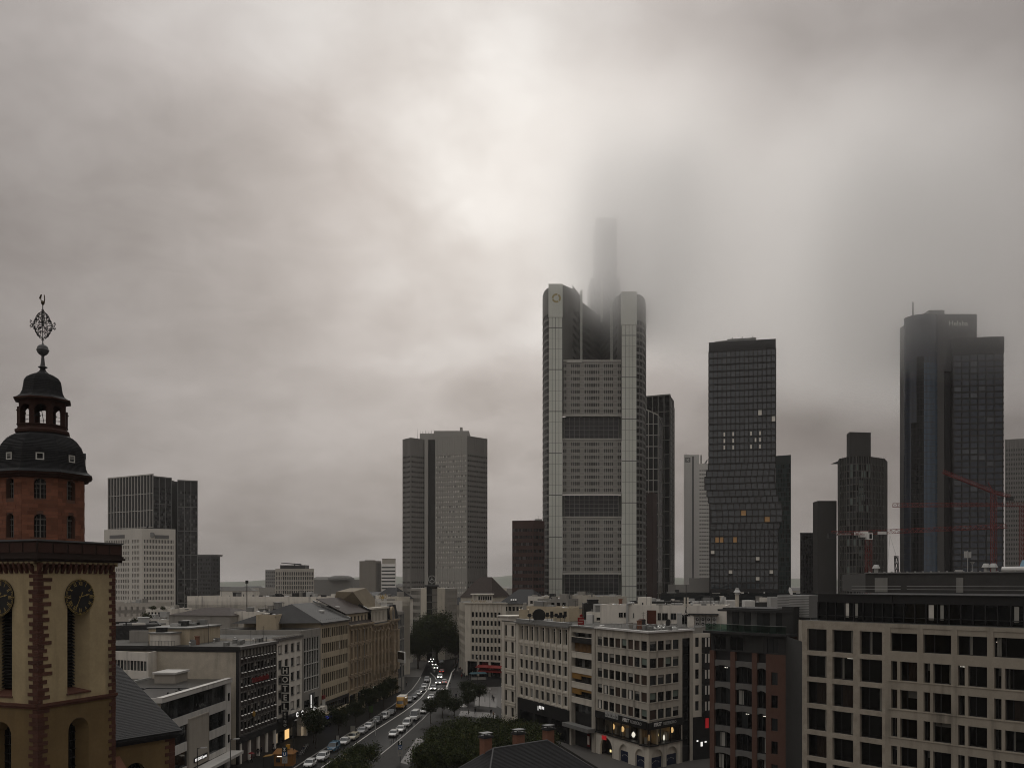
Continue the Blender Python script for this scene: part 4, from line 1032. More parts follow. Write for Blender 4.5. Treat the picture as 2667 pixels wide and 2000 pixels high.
 def clock(fr,s,zc,r=1.46):
  c=fr.P(s,.12,zc);n3=Vector((fr.n[0],fr.n[1],0));u3=Vector((fr.u[0],fr.u[1],0));z3=Vector((0,0,1));c=Vector(c)
  pt=lambda rr,a,t=0.0:tuple(c+u3*(rr*math.sin(a))+z3*(rr*math.cos(a))+n3*t)
  d=MB();d.cyl(pt(0,0,-.14),pt(0,0,.0),r,r,40);dial=T.part('clock_dial',d,'iron_black')
  g=MB()
  for k in range(60):
   a=2*PI*k/60;q=.055 if k%5==0 else.034;p=Vector(pt(r*.935,a,.01));g.cyl(p,tuple(p+n3*.04),q,q,6)
  for k in range(64):
   a0,a1=2*PI*k/64,2*PI*(k+1)/64;g.poly([pt(r*.985,a0,.012),pt(r*.985,a1,.012),pt(r*1.01,a1,.012),pt(r*1.01,a0,.012)][::-1])
  T.part('minute_ring',g,gold,parent=dial,kind='stuff')
# numerals: bars laid out radially
  num=['XII','I','II','III','IV','V','VI','VII','VIII','IX','X','XI']
  for k,t in enumerate(num):
   a=2*PI*k/12;m=MB();wch={'I':.10,'V':.19,'X':.20};tot=sum(wch[ch]for ch in t);xx=-tot/2
   r0,r1=r*.66,r*.86
   def loc(x,rr):return tuple(c+u3*(rr*math.sin(a)+x*math.cos(a))+z3*(rr*math.cos(a)-x*math.sin(a))+n3*.03)
   def bar(x0,y0,x1,y1,w):
    dx,dy=x1-x0,y1-y0;l=math.hypot(dx,dy);ox,oy=-dy/l*w,dx/l*w
    m.poly([loc(x0+ox,y0+oy),loc(x0-ox,y0-oy),loc(x1-ox,y1-oy),loc(x1+ox,y1+oy)])
   for ch in t:
    w_=wch[ch];mid=xx+w_/2
    if ch=='I':bar(mid,r0,mid,r1,.030);bar(mid-.045,r0,mid+.045,r0,.012);bar(mid-.045,r1,mid+.045,r1,.012)
    if ch=='V':bar(mid-.07,r1,mid,r0,.030);bar(mid+.07,r1,mid,r0,.014)
    if ch=='X':bar(mid-.07,r1,mid+.07,r0,.030);bar(mid+.07,r1,mid-.07,r0,.014)
    xx+=w_
   T.part('numeral',m,gold,parent=dial)
  def hand(a,l,w,tail):
   m=MB();t=.07;q=lambda rr,off:tuple(Vector(pt(rr,a,t))+(u3*math.cos(a)-z3*math.sin(a))*off)
   m.poly([q(-tail,-w),q(-tail,w),q(l*.62,w*.7),q(l*.62,-w*.7)][::-1]);m.poly([q(l*.6,-w*2.6),q(l*.66,-w*.1),q(l*.6,w*2.6),q(l,0)][::-1]if False else[q(l,0),q(l*.62,-w*2.4),q(l*.52,0),q(l*.62,w*2.4)])
   m.poly([q(-tail*.6,-w*1.6),q(-tail*.6,w*1.6),q(-tail,w*2.2),q(-tail,-w*2.2)]);T.part('clock_hand',m,gold,parent=dial)
  hand(math.radians(77),r*.66,.038,.16);hand(math.radians(207),r*.84,.032,.42)
  for a in(0,PI/2,PI,3*PI/2):
   m=MB();m.poly([pt(r*1.0,a-.05,.0),pt(r*1.0,a+.05,.0),pt(r*1.10,a,.0)]);T.part('rim_stud',m,gold,parent=dial)
 clock(fR,4.05,34.67);clock(fL,3.95,34.67)
# octagonal storey of red sandstone blocks, with arched windows
 ang0=math.atan2(N_[1]-C[1],N_[0]-C[0]);Ro=3.42;zo0,zo1=39.2,44.5
 oc=[(C[0]+Ro*math.cos(ang0+PI/8+k*PI/4),C[1]+Ro*math.sin(ang0+PI/8+k*PI/4))for k in range(8)]
 core,wpan,wfr=MB(),MB(),MB();me=unit_cube('sandstone_red')
 for k in range(8):
  fr=Fr(oc[k],oc[(k+1)%8]);vis=(fr.n[0]*(0-fr.A[0])+fr.n[1]*(0-fr.A[1]))>-.5
  fw=fr.L;c=fw/2;hw=.43
  ops=[(39.55,41.05),(42.75,43.95)]
  if not vis:
   core.fquad(fr,0,fw,-.06,zo0,zo1);continue
# backing wall (mortar) with the openings
  z=zo0
  for(a,d)in ops:
   core.fquad(fr,0,fw,-.02,z,a);core.fquad(fr,0,c-hw,-.02,a,d+hw);core.fquad(fr,c+hw,fw,-.02,a,d+hw)
   n=8;arc=[(c-hw*math.cos(PI*j/n),d+hw*math.sin(PI*j/n))for j in range(n+1)]
   for p,q in zip(arc,arc[1:]):
    core.poly([fr.P(p[0],-.02,p[1]),fr.P(q[0],-.02,q[1]),fr.P(q[0],-.02,d+hw),fr.P(p[0],-.02,d+hw)]);core.poly([fr.P(p[0],-.02,p[1]),fr.P(p[0],-.5,p[1]),fr.P(q[0],-.5,q[1]),fr.P(q[0],-.02,q[1])])
   for s in(c-hw,c+hw):core.poly([fr.P(s,-.02,a),fr.P(s,-.5,a),fr.P(s,-.5,d),fr.P(s,-.02,d)])
   core.poly([fr.P(c-hw,-.02,a),fr.P(c+hw,-.02,a),fr.P(c+hw,-.5,a),fr.P(c-hw,-.5,a)])
   wpan.poly([fr.P(c-hw,-.42,a),fr.P(c+hw,-.42,a)]+[fr.P(p[0],-.42,p[1])for p in arc[::-1]])
   for s in(-.27,0,.27):wfr.fbox(fr,c+s-.022,c+s+.022,-.42,-.38,a,d+(hw*.95 if s==0 else hw*.6))
   for q in(.3,.62,.95):wfr.fbox(fr,c-hw,c+hw,-.42,-.385,a+q*(d-a+.1),a+q*(d-a+.1)+.04)
   wfr.fbox(fr,c-.05,c+.05,-.42,-.36,a,d+hw);wfr.fbox(fr,c-hw,c+hw,-.42,-.365,d-.06,d+.03)
   z=d+hw
  core.fquad(fr,0,fw,-.02,z,zo1)
  zc=zo0+.02;r_=0
  while zc<zo1-.1:
   h=min(.30*RND.uniform(.85,1.2),zo1-zc);iv=[(0.0,fw)]
   for(a,d)in ops:
    half=0
    if zc+h>a and zc<d:half=hw
    elif d<=zc<d+hw:half=math.sqrt(max(0,hw*hw-(zc-d)**2))
    if half:iv=[(0.0,c-half-.01),(c+half+.01,fw)]
   for(a,d)in iv:
    s=a;first=True
    while s<d-.05:
     wd=RND.uniform(.45,.95)if not(first and r_%2)else RND.uniform(.3,.5);first=False
     if d-s-wd<.25:wd=d-s
     pr_=RND.uniform(.0,.03);T.inst('stone',me,fr.P(s+.008,pr_,zc+.008),fr.rot,scale=(wd-.016,.1,h-.016));s+=wd
   zc+=h;r_+=1
 T.part('octagon_wall',core,'mortar');T.part('window_panes',wpan,'glass_dark',kind='stuff');T.part('window_bars',wfr,'frame_bars',kind='stuff')
# slate dome, lantern, upper cap
 ph=ang0+PI/8;k8=1.0/math.cos(PI/8)
 b=MB();b.lathe([(3.55,44.45),(3.75,44.52),(3.8,44.66),(4.02,44.74),(4.05,44.9)],(C[0],C[1],0),8,ph=ph);T.part('eaves',b,'sandstone_dark2')
 b=MB();b.lathe([(4.12,44.9),(4.0,44.98),(3.72,45.2),(3.55,45.6),(3.5,46.1),(3.42,46.7),(3.22,47.25),(2.85,47.75),(2.35,48.15),(2.0,48.38)],(C[0],C[1],0),8,ph=ph);dome=T.part('dome',b,'slate')
# slate courses: fine ridges on the dome
 for(tab,nm)in(([(3.72,45.2),(3.55,45.6),(3.5,46.1),(3.42,46.7),(3.22,47.25),(2.85,47.75),(2.35,48.15)],dome),):
  m=MB()
  for(r0,z0),(r1,z1)in zip(tab,tab[1:]):
   n=4
   for j in range(n):
    t=j/n;r=r0+(r1-r0)*t;z=z0+(z1-z0)*t
    m.lathe([(r+.012,z),(r+.03,z+.012),(r+.005,z+.05)],(C[0],C[1],0),8,ph=ph)
  T.part('slate_courses',m,'slate',parent=nm,kind='stuff')
 for k in range(8):
  a=ang0+k*PI/4;fr=Fr((C[0]+3.42*math.cos(a)*math.cos(PI/8)*1.02+math.sin(a)*.35,C[1]+3.42*math.sin(a)*math.cos(PI/8)*1.02-math.cos(a)*.35),(C[0]+3.42*math.cos(a)*math.cos(PI/8)*1.02-math.sin(a)*.35,C[1]+3.42*math.sin(a)*math.cos(PI/8)*1.02+math.cos(a)*.35))
  m=MB();m.fbox(fr,0,.7,-.8,.0,45.85,46.55);m.hexa([fr.P(-.06,.08,46.5),fr.P(.76,.08,46.5),fr.P(.76,-.9,46.5),fr.P(-.06,-.9,46.5),fr.P(.33,.08,47.0),fr.P(.37,.08,47.0),fr.P(.37,-.9,47.0),fr.P(.33,-.9,47.0)]);d_=T.part('dormer',m,'slate')
  m=MB();m.fbox(fr,.04,.14,.0,.05,45.88,46.5);m.fbox(fr,.56,.66,.0,.05,45.88,46.5);m.fbox(fr,.14,.56,.0,.05,45.88,45.98);m.fbox(fr,.14,.56,.0,.05,46.4,46.5);T.part('dormer_frame',m,'frame_white',parent=d_)
  m=MB();m.fquad(fr,.14,.56,.012,45.98,46.4);T.part('pane',m,'glass_dark' if k==0 else 'glass_pale',parent=d_)
 b=MB();b.lathe([(2.15,48.36),(2.2,48.45),(2.2,48.62),(2.05,48.7),(1.98,48.78),(1.98,48.98),(2.06,49.02),(2.06,49.1)],(C[0],C[1],0),8,ph=ph);T.part('lantern_base',b,'sandstone_dark2')
 for k in range(8):
  a=ph+k*PI/4;a2=ph+(k+1)*PI/4;rr=1.86
  p=(C[0]+rr*math.cos(a),C[1]+rr*math.sin(a));q=(C[0]+rr*math.cos(a2),C[1]+rr*math.sin(a2));fr=Fr(p,q)
  m=MB();m.fbox(fr,-.19,.19,-.36,.04,49.1,50.55);m.fbox(fr,-.24,.24,-.4,.09,50.2,50.3);T.part('lantern_pier',m,'sandstone_dark2')
  m=MB();c=fr.L/2;hw=fr.L/2-.19;n=10;arc=[(c-hw*math.cos(PI*j/n),50.3+hw*.85*math.sin(PI*j/n))for j in range(n+1)]
  for t0 in(0.0,-.34):
   for u,v in zip(arc,arc[1:]):m.poly([fr.P(u[0],t0,u[1]),fr.P(v[0],t0,v[1]),fr.P(v[0],t0,51.15),fr.P(u[0],t0,51.15)])
  for u,v in zip(arc,arc[1:]):m.poly([fr.P(u[0],0,u[1]),fr.P(u[0],-.34,u[1]),fr.P(v[0],-.34,v[1]),fr.P(v[0],0,v[1])])
  m.fquad(fr,-.02,.19,.0,50.5,51.15);m.fquad(fr,fr.L-.19,fr.L+.02,0,50.5,51.15);T.part('lantern_arch',m,'sandstone_dark2')
  m=MB();m.tube([fr.P(.1,-.2,49.45),fr.P(fr.L-.1,-.2,49.45)],.018,4);m.tube([fr.P(.1,-.2,49.8),fr.P(fr.L-.1,-.2,49.8)],.018,4);T.part('lantern_rail',m,'iron_black')
 m=MB();m.tube([(C[0]-1.2,C[1]-.3,49.1),(C[0]+.2,C[1],51.0),(C[0]+1.0,C[1]+.3,49.1)],.03,5);m.tube([(C[0]+.6,C[1]-.9,49.1),(C[0]-.2,C[1],51.0)],.03,5);T.part('bell_frame',m,'iron_black')
 b=MB();b.lathe([(2.05,51.1),(2.28,51.16),(2.3,51.3),(2.2,51.34)],(C[0],C[1],0),8,ph=ph);T.part('lantern_eaves',b,'sandstone_dark2')
 tab=[(2.26,51.3),(2.05,51.4),(1.78,51.62),(1.62,51.95),(1.55,52.4),(1.48,52.85),(1.3,53.12),(.95,53.35),(.55,53.55),(.3,53.78),(.17,54.05)]
 b=MB();b.lathe(tab,(C[0],C[1],0),8,ph=ph);cap=T.part('upper_cap',b,'slate')
 m=MB()
 for(r0,z0),(r1,z1)in zip(tab[2:8],tab[3:9]):
  for j in range(3):t=j/3;r=r0+(r1-r0)*t;z=z0+(z1-z0)*t;m.lathe([(r+.012,z),(r+.028,z+.012),(r+.004,z+.05)],(C[0],C[1],0),8,ph=ph)
 T.part('slate_courses',m,'slate',parent=cap,kind='stuff')
 b=MB();b.lathe([(.17,54.0),(.36,54.1),(.36,54.16),(.2,54.22),(.14,54.7),(.11,55.05),(.16,55.14),(.3,55.22),(.43,55.38),(.47,55.52),(.50,55.56),(.50,55.62),(.47,55.66),(.42,55.85),(.3,55.98),(.1,56.06),(.05,56.2)],(C[0],C[1],0),16);T.part('finial_ball',b,'lead',smooth=False)
# wrought iron cross of scrolls, in the plane that faces the street
 m=MB();ux,uy=.90,.43;zc=57.72;R2=.03
 pt=lambda x,z:(C[0]+ux*x,C[1]+uy*x,zc+z)
 m.tube([pt(0,-1.7),pt(0,1.75)],.04,6);m.tube([pt(-.85,0),pt(.85,0)],.034,6)
 def spiral(x0,z0,r,a0,turns,sgn):
  p=[]
  for k in range(16):t=k/15;a=a0+sgn*turns*2*PI*t;rr=r*(1-.78*t);p.append(pt(x0+rr*math.cos(a),z0+rr*math.sin(a)))
  m.tube(p,R2,4)
 for sx in(-1,1):
  for sz in(-1,1):
   for(x0,z0,r)in((.22,.78,.2),(.42,.55,.19),(.2,.34,.17),(.55,.28,.15),(.16,1.02,.13),(.7,.14,.12),(.34,.86,.12),(.5,.42,.11),(.3,.2,.13),(.1,.58,.12),(.4,.72,.1),(.62,.36,.09),(.12,.22,.1)):
    spiral(sx*x0,sz*z0,r,PI/2 if sz>0 else-PI/2,.95,sx);spiral(sx*x0,sz*z0,r,-PI/2 if sz>0 else PI/2,.55,-sx)
   m.tube([pt(sx*.62*math.cos(t*PI/16)**1.0,sz*1.12*math.sin(t*PI/16))for t in range(1,9)],R2,4)
   m.tube([pt(0,0),pt(sx*.32,sz*.42)],R2,4);m.tube([pt(sx*.84,0),pt(sx*.98,sz*.2),pt(sx*.80,sz*.22),pt(sx*.95,sz*.34)],R2,4);m.tube([pt(0,sz*1.12),pt(sx*.1,sz*1.26),pt(0,sz*1.34)],R2,4)
 m.cyl(pt(0,0),(pt(0,0)[0]-.02*uy,pt(0,0)[1]+.06,pt(0,0)[2]),.1,.1,10);T.part('wrought_cross',m,'iron_black')
 m=MB();o=59.5
 m.lathe([(.03,o-.1),(.12,o),(.16,o+.12),(.1,o+.24),(.03,o+.3)],(C[0],C[1],0),8);m.tube([(C[0]+.12,C[1],o+.1),(C[0]+.16,C[1],o+.45),(C[0]+.12,C[1],o+.78)],.045,5)
 m.tube([(C[0]-.1,C[1],o+.15),(C[0]-.18,C[1],o+.5),(C[0]-.12,C[1],o+.82),(C[0]-.22,C[1],o+.66),(C[0]-.28,C[1],o+.45)],.045,5);T.part('weathercock',m,'bronze_dark')
# nave: steep slate roof, ochre wall, lean-to and arched window
 e=(.574,.819);E1=(-32.5,85.0);E0=(E1[0]-e[0]*14,E1[1]-e[1]*14);zE=21.7
 g=(-.848,.530);Rg1=(E1[0]+g[0]*18,E1[1]+g[1]*18);Rg0=(E0[0]+g[0]*18,E0[1]+g[1]*18);zR=zE+10.2
 b=MB();q=(E1[0]+e[0]*.5,E1[1]+e[1]*.5);q2=(Rg1[0]+e[0]*.5,Rg1[1]+e[1]*.5)
 off=(-g[0]*.5,-g[1]*.5)
 a0=(E0[0]+off[0],E0[1]+off[1],zE-.28);a1=(q[0]+off[0],q[1]+off[1],zE-.28);a2=(*q2,zR);a3=(*Rg0,zR)
 b.hexa([a0,a1,a2,a3]+[(p[0],p[1],p[2]+.22)for p in(a0,a1,a2,a3)]);nv=T.part('nave_roof',b,'slate')
 m=MB();nrow=90
 for k in range(nrow):
  t=k/nrow;p=[a0[i]+(a3[i]-a0[i])*t for i in range(3)];r=[a1[i]+(a2[i]-a1[i])*t for i in range(3)]
  m.hexa([(p[0]-g[0]*.02,p[1]-g[1]*.02,p[2]+.2),(r[0]-g[0]*.02,r[1]-g[1]*.02,r[2]+.2),(r[0]+g[0]*.19,r[1]+g[1]*.19,r[2]+.30),(p[0]+g[0]*.19,p[1]+g[1]*.19,p[2]+.30),(p[0]-g[0]*.02,p[1]-g[1]*.02,p[2]+.225),(r[0]-g[0]*.02,r[1]-g[1]*.02,r[2]+.225),(r[0]+g[0]*.19,r[1]+g[1]*.19,r[2]+.315),(p[0]+g[0]*.19,p[1]+g[1]*.19,p[2]+.315)])
 T.part('slate_courses',m,'slate',parent=nv,kind='stuff')
 fr=Fr(E0,E1);b=MB();aw,bw=8.9,10.9;c=(aw+bw)/2;hw=(bw-aw)/2;zs=18.2
 b.fquad(fr,0,aw,0,0,zE-.3);b.fquad(fr,bw,fr.L,0,0,zE-.3);b.fquad(fr,aw,bw,0,0,13)
 arc=[(c-hw*math.cos(PI*j/10),zs+hw*math.sin(PI*j/10))for j in range(11)]
 for u,v in zip(arc,arc[1:]):b.poly([fr.P(u[0],0,u[1]),fr.P(v[0],0,v[1]),fr.P(v[0],0,zE-.3),fr.P(u[0],0,zE-.3)]);b.poly([fr.P(u[0],0,u[1]),fr.P(u[0],-.6,u[1]),fr.P(v[0],-.6,v[1]),fr.P(v[0],0,v[1])])
 b.fquad(Fr(E1,Rg1),0,18,0,0,zE);T.part('nave_wall',b,'plaster_brown')
 b=MB();b.poly([fr.P(aw,-.6,13),fr.P(bw,-.6,13)]+[fr.P(p[0],-.6,p[1])for p in arc[::-1]]);w_=T.part('nave_window',b,'glass_black')
 m=MB()
 for s in(.33,.67):m.fbox(fr,aw+s*2-.03,aw+s*2+.03,-.58,-.5,13,zs+.8)
 for k in range(7):m.fbox(fr,aw,bw,-.575,-.52,13.6+k*.75,13.65+k*.75)
 T.part('window_bars',m,'iron_black',parent=w_)
 b=MB();b.fbox(fr,-.3,fr.L+.15,0,.45,zE-.5,zE-.3);b.fbox(fr,-.3,fr.L+.12,0,.3,zE-.75,zE-.501);T.part('nave_eaves',b,'slate')
 b=MB();b.hexa([fr.P(5.6,1.9,18.2),fr.P(8.4,1.9,18.2),fr.P(8.4,0,19.9),fr.P(5.6,0,19.9),fr.P(5.6,1.9,18.36),fr.P(8.4,1.9,18.36),fr.P(8.4,0,20.06),fr.P(5.6,0,20.06)]);T.part('lean_to_roof',b,'terracotta')
 b=MB();b.fbox(fr,5.8,8.2,.02,1.6,0,18.3);T.part('lean_to_wall',b,'plaster_brown')
 me=unit_cube('sandstone_dark');z=14.0;k=0
 while z<zE-.8:
  a=1.0 if k%2 else.55;T.inst('quoin',me,fr.P(fr.L-a,.05,z),fr.rot,scale=(a+.04,.5,.33));z+=.35;k+=1
church()
# ---------------------------------------------------------------- the row of shops and offices along the left pavement
def line_pt(px):
 """a point of the shop row's building line under a photo column"""
 k=(px-CX)/F;d=79.29/(.15-k);return(k*d,d)
def ring_of(A,B,depth):
 fr=Fr(A,B);return[A,B,fr.Q(fr.L,-depth),fr.Q(0,-depth)]
win_near=dict(frame='frame_dark')
VARX=[None,None,('curtain','curtain',.05,.4,.05,.95),None,('blind','blind',.05,.95,.55,.95),None,('curtain','curtain',.6,.95,.05,.95),None]
# sports store at the front of the row: white bands, glazed corner
def sports_store():
 A=(-56.2,141.4);B=(-54.4,170.6);fr=Fr(A,B);L_=fr.L;zt=17.0
 T=Thing('sports_store','white panelled sports store with flat wet roof at the front of the shop row','shop building',(A[0],A[1],0))
 ring=ring_of(A,B,34)
 mat('panel_white',(.55,.535,.50),.55,.07,.4,streak=.22,orand=.06);mat('panel_beige',(.36,.33,.28),.7,.08,.4,streak=.15)
 st=style('store',('glass_dark','glass_dark','glass_mid'),depth=.12,v=[],fw=.08,frame='frame_dark')
 wb=MB();wb.fquad(fr,0,L_,-.35,0,zt-.6);T.part('wall',wb,'frame_dark')
 pm={}
 def panel(s0,s1,z0,z1):
  T.inst('panel',unit_cube('panel_white'),fr.P(s0+.03,.0,z0),fr.rot,scale=(s1-s0-.06,.2,z1-z0))
 def pane(s0,s1,z0,z1):
  T.inst('pane',unit_cube(RND.choice(('glass_dark','glass_dark','glass_mid'))),fr.P(s0+.05,-.22,z0),fr.rot,scale=(s1-s0-.1,.05,z1-z0))
 n=17;pw=(L_-2.5)/n;bays=[(.3+i*pw,.3+(i+1)*pw)for i in range(n)]
 sA,sB=10.2,18.6
 for(s0,s1)in bays:
  pane(s0,s1,13.2,16.2);panel(s0,s1,11.55,13.15)
  if s1<sA or s0>sB-.4:
   pane(s0,s1,8.6,11.5);panel(s0,s1,7.0,8.55);pane(s0,s1,4.4,6.95);panel(s0,s1,3.4,4.35)
 b=MB();b.fbox(fr,sA,sB,-.3,.12,3.6,12.3);T.part('blank_panel',b,'panel_beige')
 b=MB();b.fbox(fr,sA,sA+.2,.12,.2,3.6,12.3);b.fbox(fr,sB-.2,sB,.12,.2,3.6,12.3);b.fbox(fr,sA+.2,sB-.2,.12,.2,12.1,12.3)
 for k in range(1,5):b.fbox(fr,sA+.2,sB-.2,.12,.135,3.6+k*1.75,3.63+k*1.75)
 T.part('panel_frame',b,'panel_beige')
 b=MB();b.fbox(fr,sA+1.9,sB-.9,.14,.3,4.35,5.15);sg=T.part('store_sign',b,'black_clad');put_text(T,fr,sA+2.1,4.52,'KARSTADT sports',.72,'sign_white',t=.32,parent=sg,font_scale_x=.88)
 b=MB();b.fbox(fr,L_-2.2,L_,-.3,.1,0,zt-.55);
 T.part('end_pier',b,'panel_white')
 for k in range(3):
  b=MB();b.fbox(fr,L_-1.5,L_-.7,.1,.14,5.0+k*4,6.5+k*4);T.part('end_window',b,'glass_dark')
 b=MB();b.fbox(fr,-.35,L_+.2,-.6,.35,zt-.55,zt+.25);T.part('fascia',b,'panel_white')
 for k in range(9):
  T.inst('coping_sheet',unit_cube('panel_white'),fr.P(-.3+k*(L_+.4)/9,.42,zt+.252),fr.rot,scale=((L_+.4)/9-.04,1.1,.06))
 b=MB();b.fbox(fr,0,L_,.0,2.6,2.75,3.3);cn=T.part('canopy',b,'panel_white')
 b=MB();b.fbox(fr,2,12,-.3,.35,.2,2.7);T.part('shop_front',b,'shop_glow')
 for k in range(16):
  b=MB();b.fbox(fr,6+k*.42,6.2+k*.42,2.6,2.75,2.4,3.2);T.part('canopy_light',b,'sign_white',parent=cn)
 fe=Fr((A[0]-30,A[1]+1.85),A);w=MB();w.fquad(fe,0,fe.L,0,0,zt-.55);w.fbox(fe,0,fe.L,0,.3,zt-.55,zt+.25);T.part('end_wall',w,'panel_white')
 w=MB()
 for k in range(1,8):w.fbox(fe,0,fe.L,.0,.012,k*2.0,k*2.0+.03)
 T.part('panel_joints',w,'frame_grey',kind='stuff')
 flat_roof(T,ring,zt,'roof_wet',0)
 plain_walls(T,ring,0,zt,'panel_beige',skip=(0,),name='side_wall')
 b=MB();b.fbox(fr,L_-7.5,L_-2.2,-11.5,-7.5,zt,zt+1.7);h=T.part('roof_hatch',b,'panel_beige');b=MB();b.fbox(fr,L_-7.8,L_-1.9,-11.8,-7.2,zt+1.7,zt+2.05);T.part('hatch_roof',b,'panel_white',parent=h)
 b=MB();b.fbox(fr,1.0,1.3,-28,-1.5,zt,zt+.15);b.fbox(fr,14,14.3,-28,-1.2,zt,zt+.12);b.fbox(fr,1.3,14,-9.3,-9.0,zt,zt+.14)
 for k in range(22):
  s,t=RND.uniform(1.5,12),RND.uniform(-16,-1.5);w=RND.uniform(.15,.5);b.fbox(fr,s,s+w,t,t+w,zt,zt+RND.uniform(.12,.5))
 for k in range(5):s=2+k*1.7;b.tube([fr.P(s,-4-k,zt),fr.P(s,-4-k,zt+.6),fr.P(s+1.4,-4.3-k,zt+.6),fr.P(s+1.4,-4.3-k,zt)],.05,4)
 T.part('roof_clutter',b,'dark_metal',kind='stuff')
 b=MB();b.fbox(fr,L_-9.5,L_+.2,-16,-15.6,zt,zt+.35);T.part('roof_pipe',b,'light_metal')
sports_store()
# building left behind the church: white bands, dark strips
def white_band():
 A,B=P2(270,176),P2(386,171);fr=Fr(A,B);L_=fr.L
 T=Thing('office_block','white office wing with two dark window strips behind the church roof','office block',(A[0],A[1],0));zt=22.0
 f=Facade(T,A,B,'plaster_white',style('strip',('glass_mid','glass_grey','glass_mid','glass_pale'),depth=.25,v=[],frame='frame_dark'),.25)
 f.area(0,L_,0,zt,cols(12,1,L_-.4,.88),[(14.6,16.6),(18.5,20.4)]);f.done()
 ring=[A,B,(B[0],B[1]+30),(A[0],A[1]+30)]
 flat_roof(T,ring,zt-.3,'roof_pale',.4,'plaster_white');plain_walls(T,ring,0,zt,'plaster_white',skip=(0,),name='side_wall')
white_band()
# dark grid office with rows of small bright sills
def grid_office():
 A,B=line_pt(622),line_pt(719);fr=Fr(A,B);L_=fr.L;zt=23.0
 T=Thing('office_block','dark gridded office block with white tilted sills and a blank stone gable','office block',(A[0],A[1],0))
 mat('grid_grey',(.12,.112,.105),.6,.1,.4,streak=.15);mat('spandrel_brown',(.075,.062,.056),.5,.15,.4)
 ring=ring_of(A,B,36)
 n=11;pw=(L_-.5)/n
 floors=[(6.0+i*3.05,6.0+(i+1)*3.05)for i in range(5)]+[(21.25-.0,22.5)]
 back=MB();back.fquad(fr,0,L_,-.3,0,zt);T.part('wall',back,'spandrel_brown')
 me_sp=unit_cube('spandrel_brown');me_si=unit_cube('white_paint')
 grid=MB()
 for i in range(n+1):grid.fbox(fr,.5+i*pw-.06,.5+i*pw+.06,-.3,.12,5.2,22.6)
 grid.fbox(fr,0,.5,-.3,.1,0,zt-.2)
 nf=6;ph=(22.4-5.6)/nf
 for j in range(nf+1):grid.fbox(fr,.5,L_,-.3,.06,5.6+j*ph-.1,5.6+j*ph+.1)
 T.part('facade_grid',grid,'grid_grey')
 for j in range(nf):
  z0=5.6+j*ph
  for i in range(n):
   s0=.5+i*pw+.07;s1=.5+(i+1)*pw-.07
   v=RND.random();hb=RND.choice((0,0,.35,.5,.2))
   if j==5:hb=.85
   if j==1 and i>7:hb=.6
   o=T.inst('pane',unit_cube('glass_dark' if v<.7 else 'glass_mid'),fr.P(s0,-.18,z0+1.15),fr.rot,scale=(s1-s0,.03,ph-1.28))
   if hb:
    hz=(ph-1.28)*hb;T.inst('blind',unit_cube('blind'),fr.P(s0,-.16,z0+1.15+ph-1.28-hz),fr.rot,scale=(s1-s0,.015,hz))
   q=MB();T.inst('sill',SILL,fr.P(s0+.12+RND.choice((0,.3)),0,z0+1.0),fr.rot,scale=((s1-s0)*.55,1,1))
 b=MB();b.fbox(fr,0,L_,-.4,.35,4.2,5.5);T.part('shop_fascia',b,'dark_metal')
 b=MB();b.fbox(fr,-.2,L_+.1,-.6,.6,zt-.45,zt+.1);T.part('eaves',b,'grid_grey')
# gable
 ge=Fr(ring[3],A);b=MB();b.fquad(ge,0,ge.L,0,0,zt-.5);T.part('gable_wall',b,'stone_blank')
 b=MB();b.fbox(ge,ge.L-.55,ge.L+.02,0,.12,0,zt-.5);b.fbox(ge,1,ge.L+.3,0,.35,zt-.5,zt+.12);b.fbox(ge,1,ge.L+.4,.0,.12,zt-.95,zt-.501);T.part('gable_trim',b,'frame_dark')
 flat_roof(T,ring,zt,'roof_gravel',0);plain_walls(T,ring,0,zt,'plaster_grey',skip=(0,3),name='rear_wall')
# ground floor: recessed glazing and round pillars
 b=MB();b.fquad(fr,0,L_,-2.5,0,4.2);T.part('shop_glazing',b,'glass_dark')
 for k,c in enumerate(('glass_pale','shop_glow','glass_pale','glass_grey')):
  b=MB();b.fbox(fr,1.2+k*4.4,4.4+k*4.4,-2.45,-2.4,.4,3.4);T.part('shop_window',b,c)
 for k in range(5):
  b=MB();c=fr.P(.7+k*(L_-1.4)/4,-.1,0);b.cyl((c[0],c[1],0),(c[0],c[1],4.2),.38,.38,14);T.part('pillar',b,'plaster_white')
# red lettering and gold mark
 mat('letter_red',(.16,.012,.012),.5,.05);b=MB();b.fbox(fr,5.6,14.2,.14,.3,5.6+4*ph-.2-.3,5.6+4*ph+.62);
 s0=5.4
 for k in range(14):q=MB();q.fbox(fr,s0+k*.58,s0+k*.58+.44,.14,.32,5.6+3.55*ph-.1,5.6+3.55*ph+(.75 if k%3 else.95));T.part('sign_letter',q,'letter_red')
 mat('mark_gold',(.35,.2,.04),.5,.05);q=MB();c=fr.P(6.2,.25,5.6+1.25*ph);q.cyl((c[0]-fr.n[0]*.1,c[1]-fr.n[1]*.1,c[2]),(c[0]+fr.n[0]*.1,c[1]+fr.n[1]*.1,c[2]),.55,.55,10);T.part('gold_mark',q,'mark_gold')
 put_text(T,fr,7.4,5.6+1.12*ph,'neckermann',1.0,'frame_grey',t=.2)if False else None
 return T,fr,ring,zt
_b=MB();_b.hexa([(0,-.26,0),(1,-.26,0),(1,-.02,.06),(0,-.02,.06),(0,-.26,.04),(1,-.26,.04),(1,-.02,.18),(0,-.02,.18)]);SILL=_b.mesh('sill',['white_paint'])
TG,fG,rG,zG=grid_office()
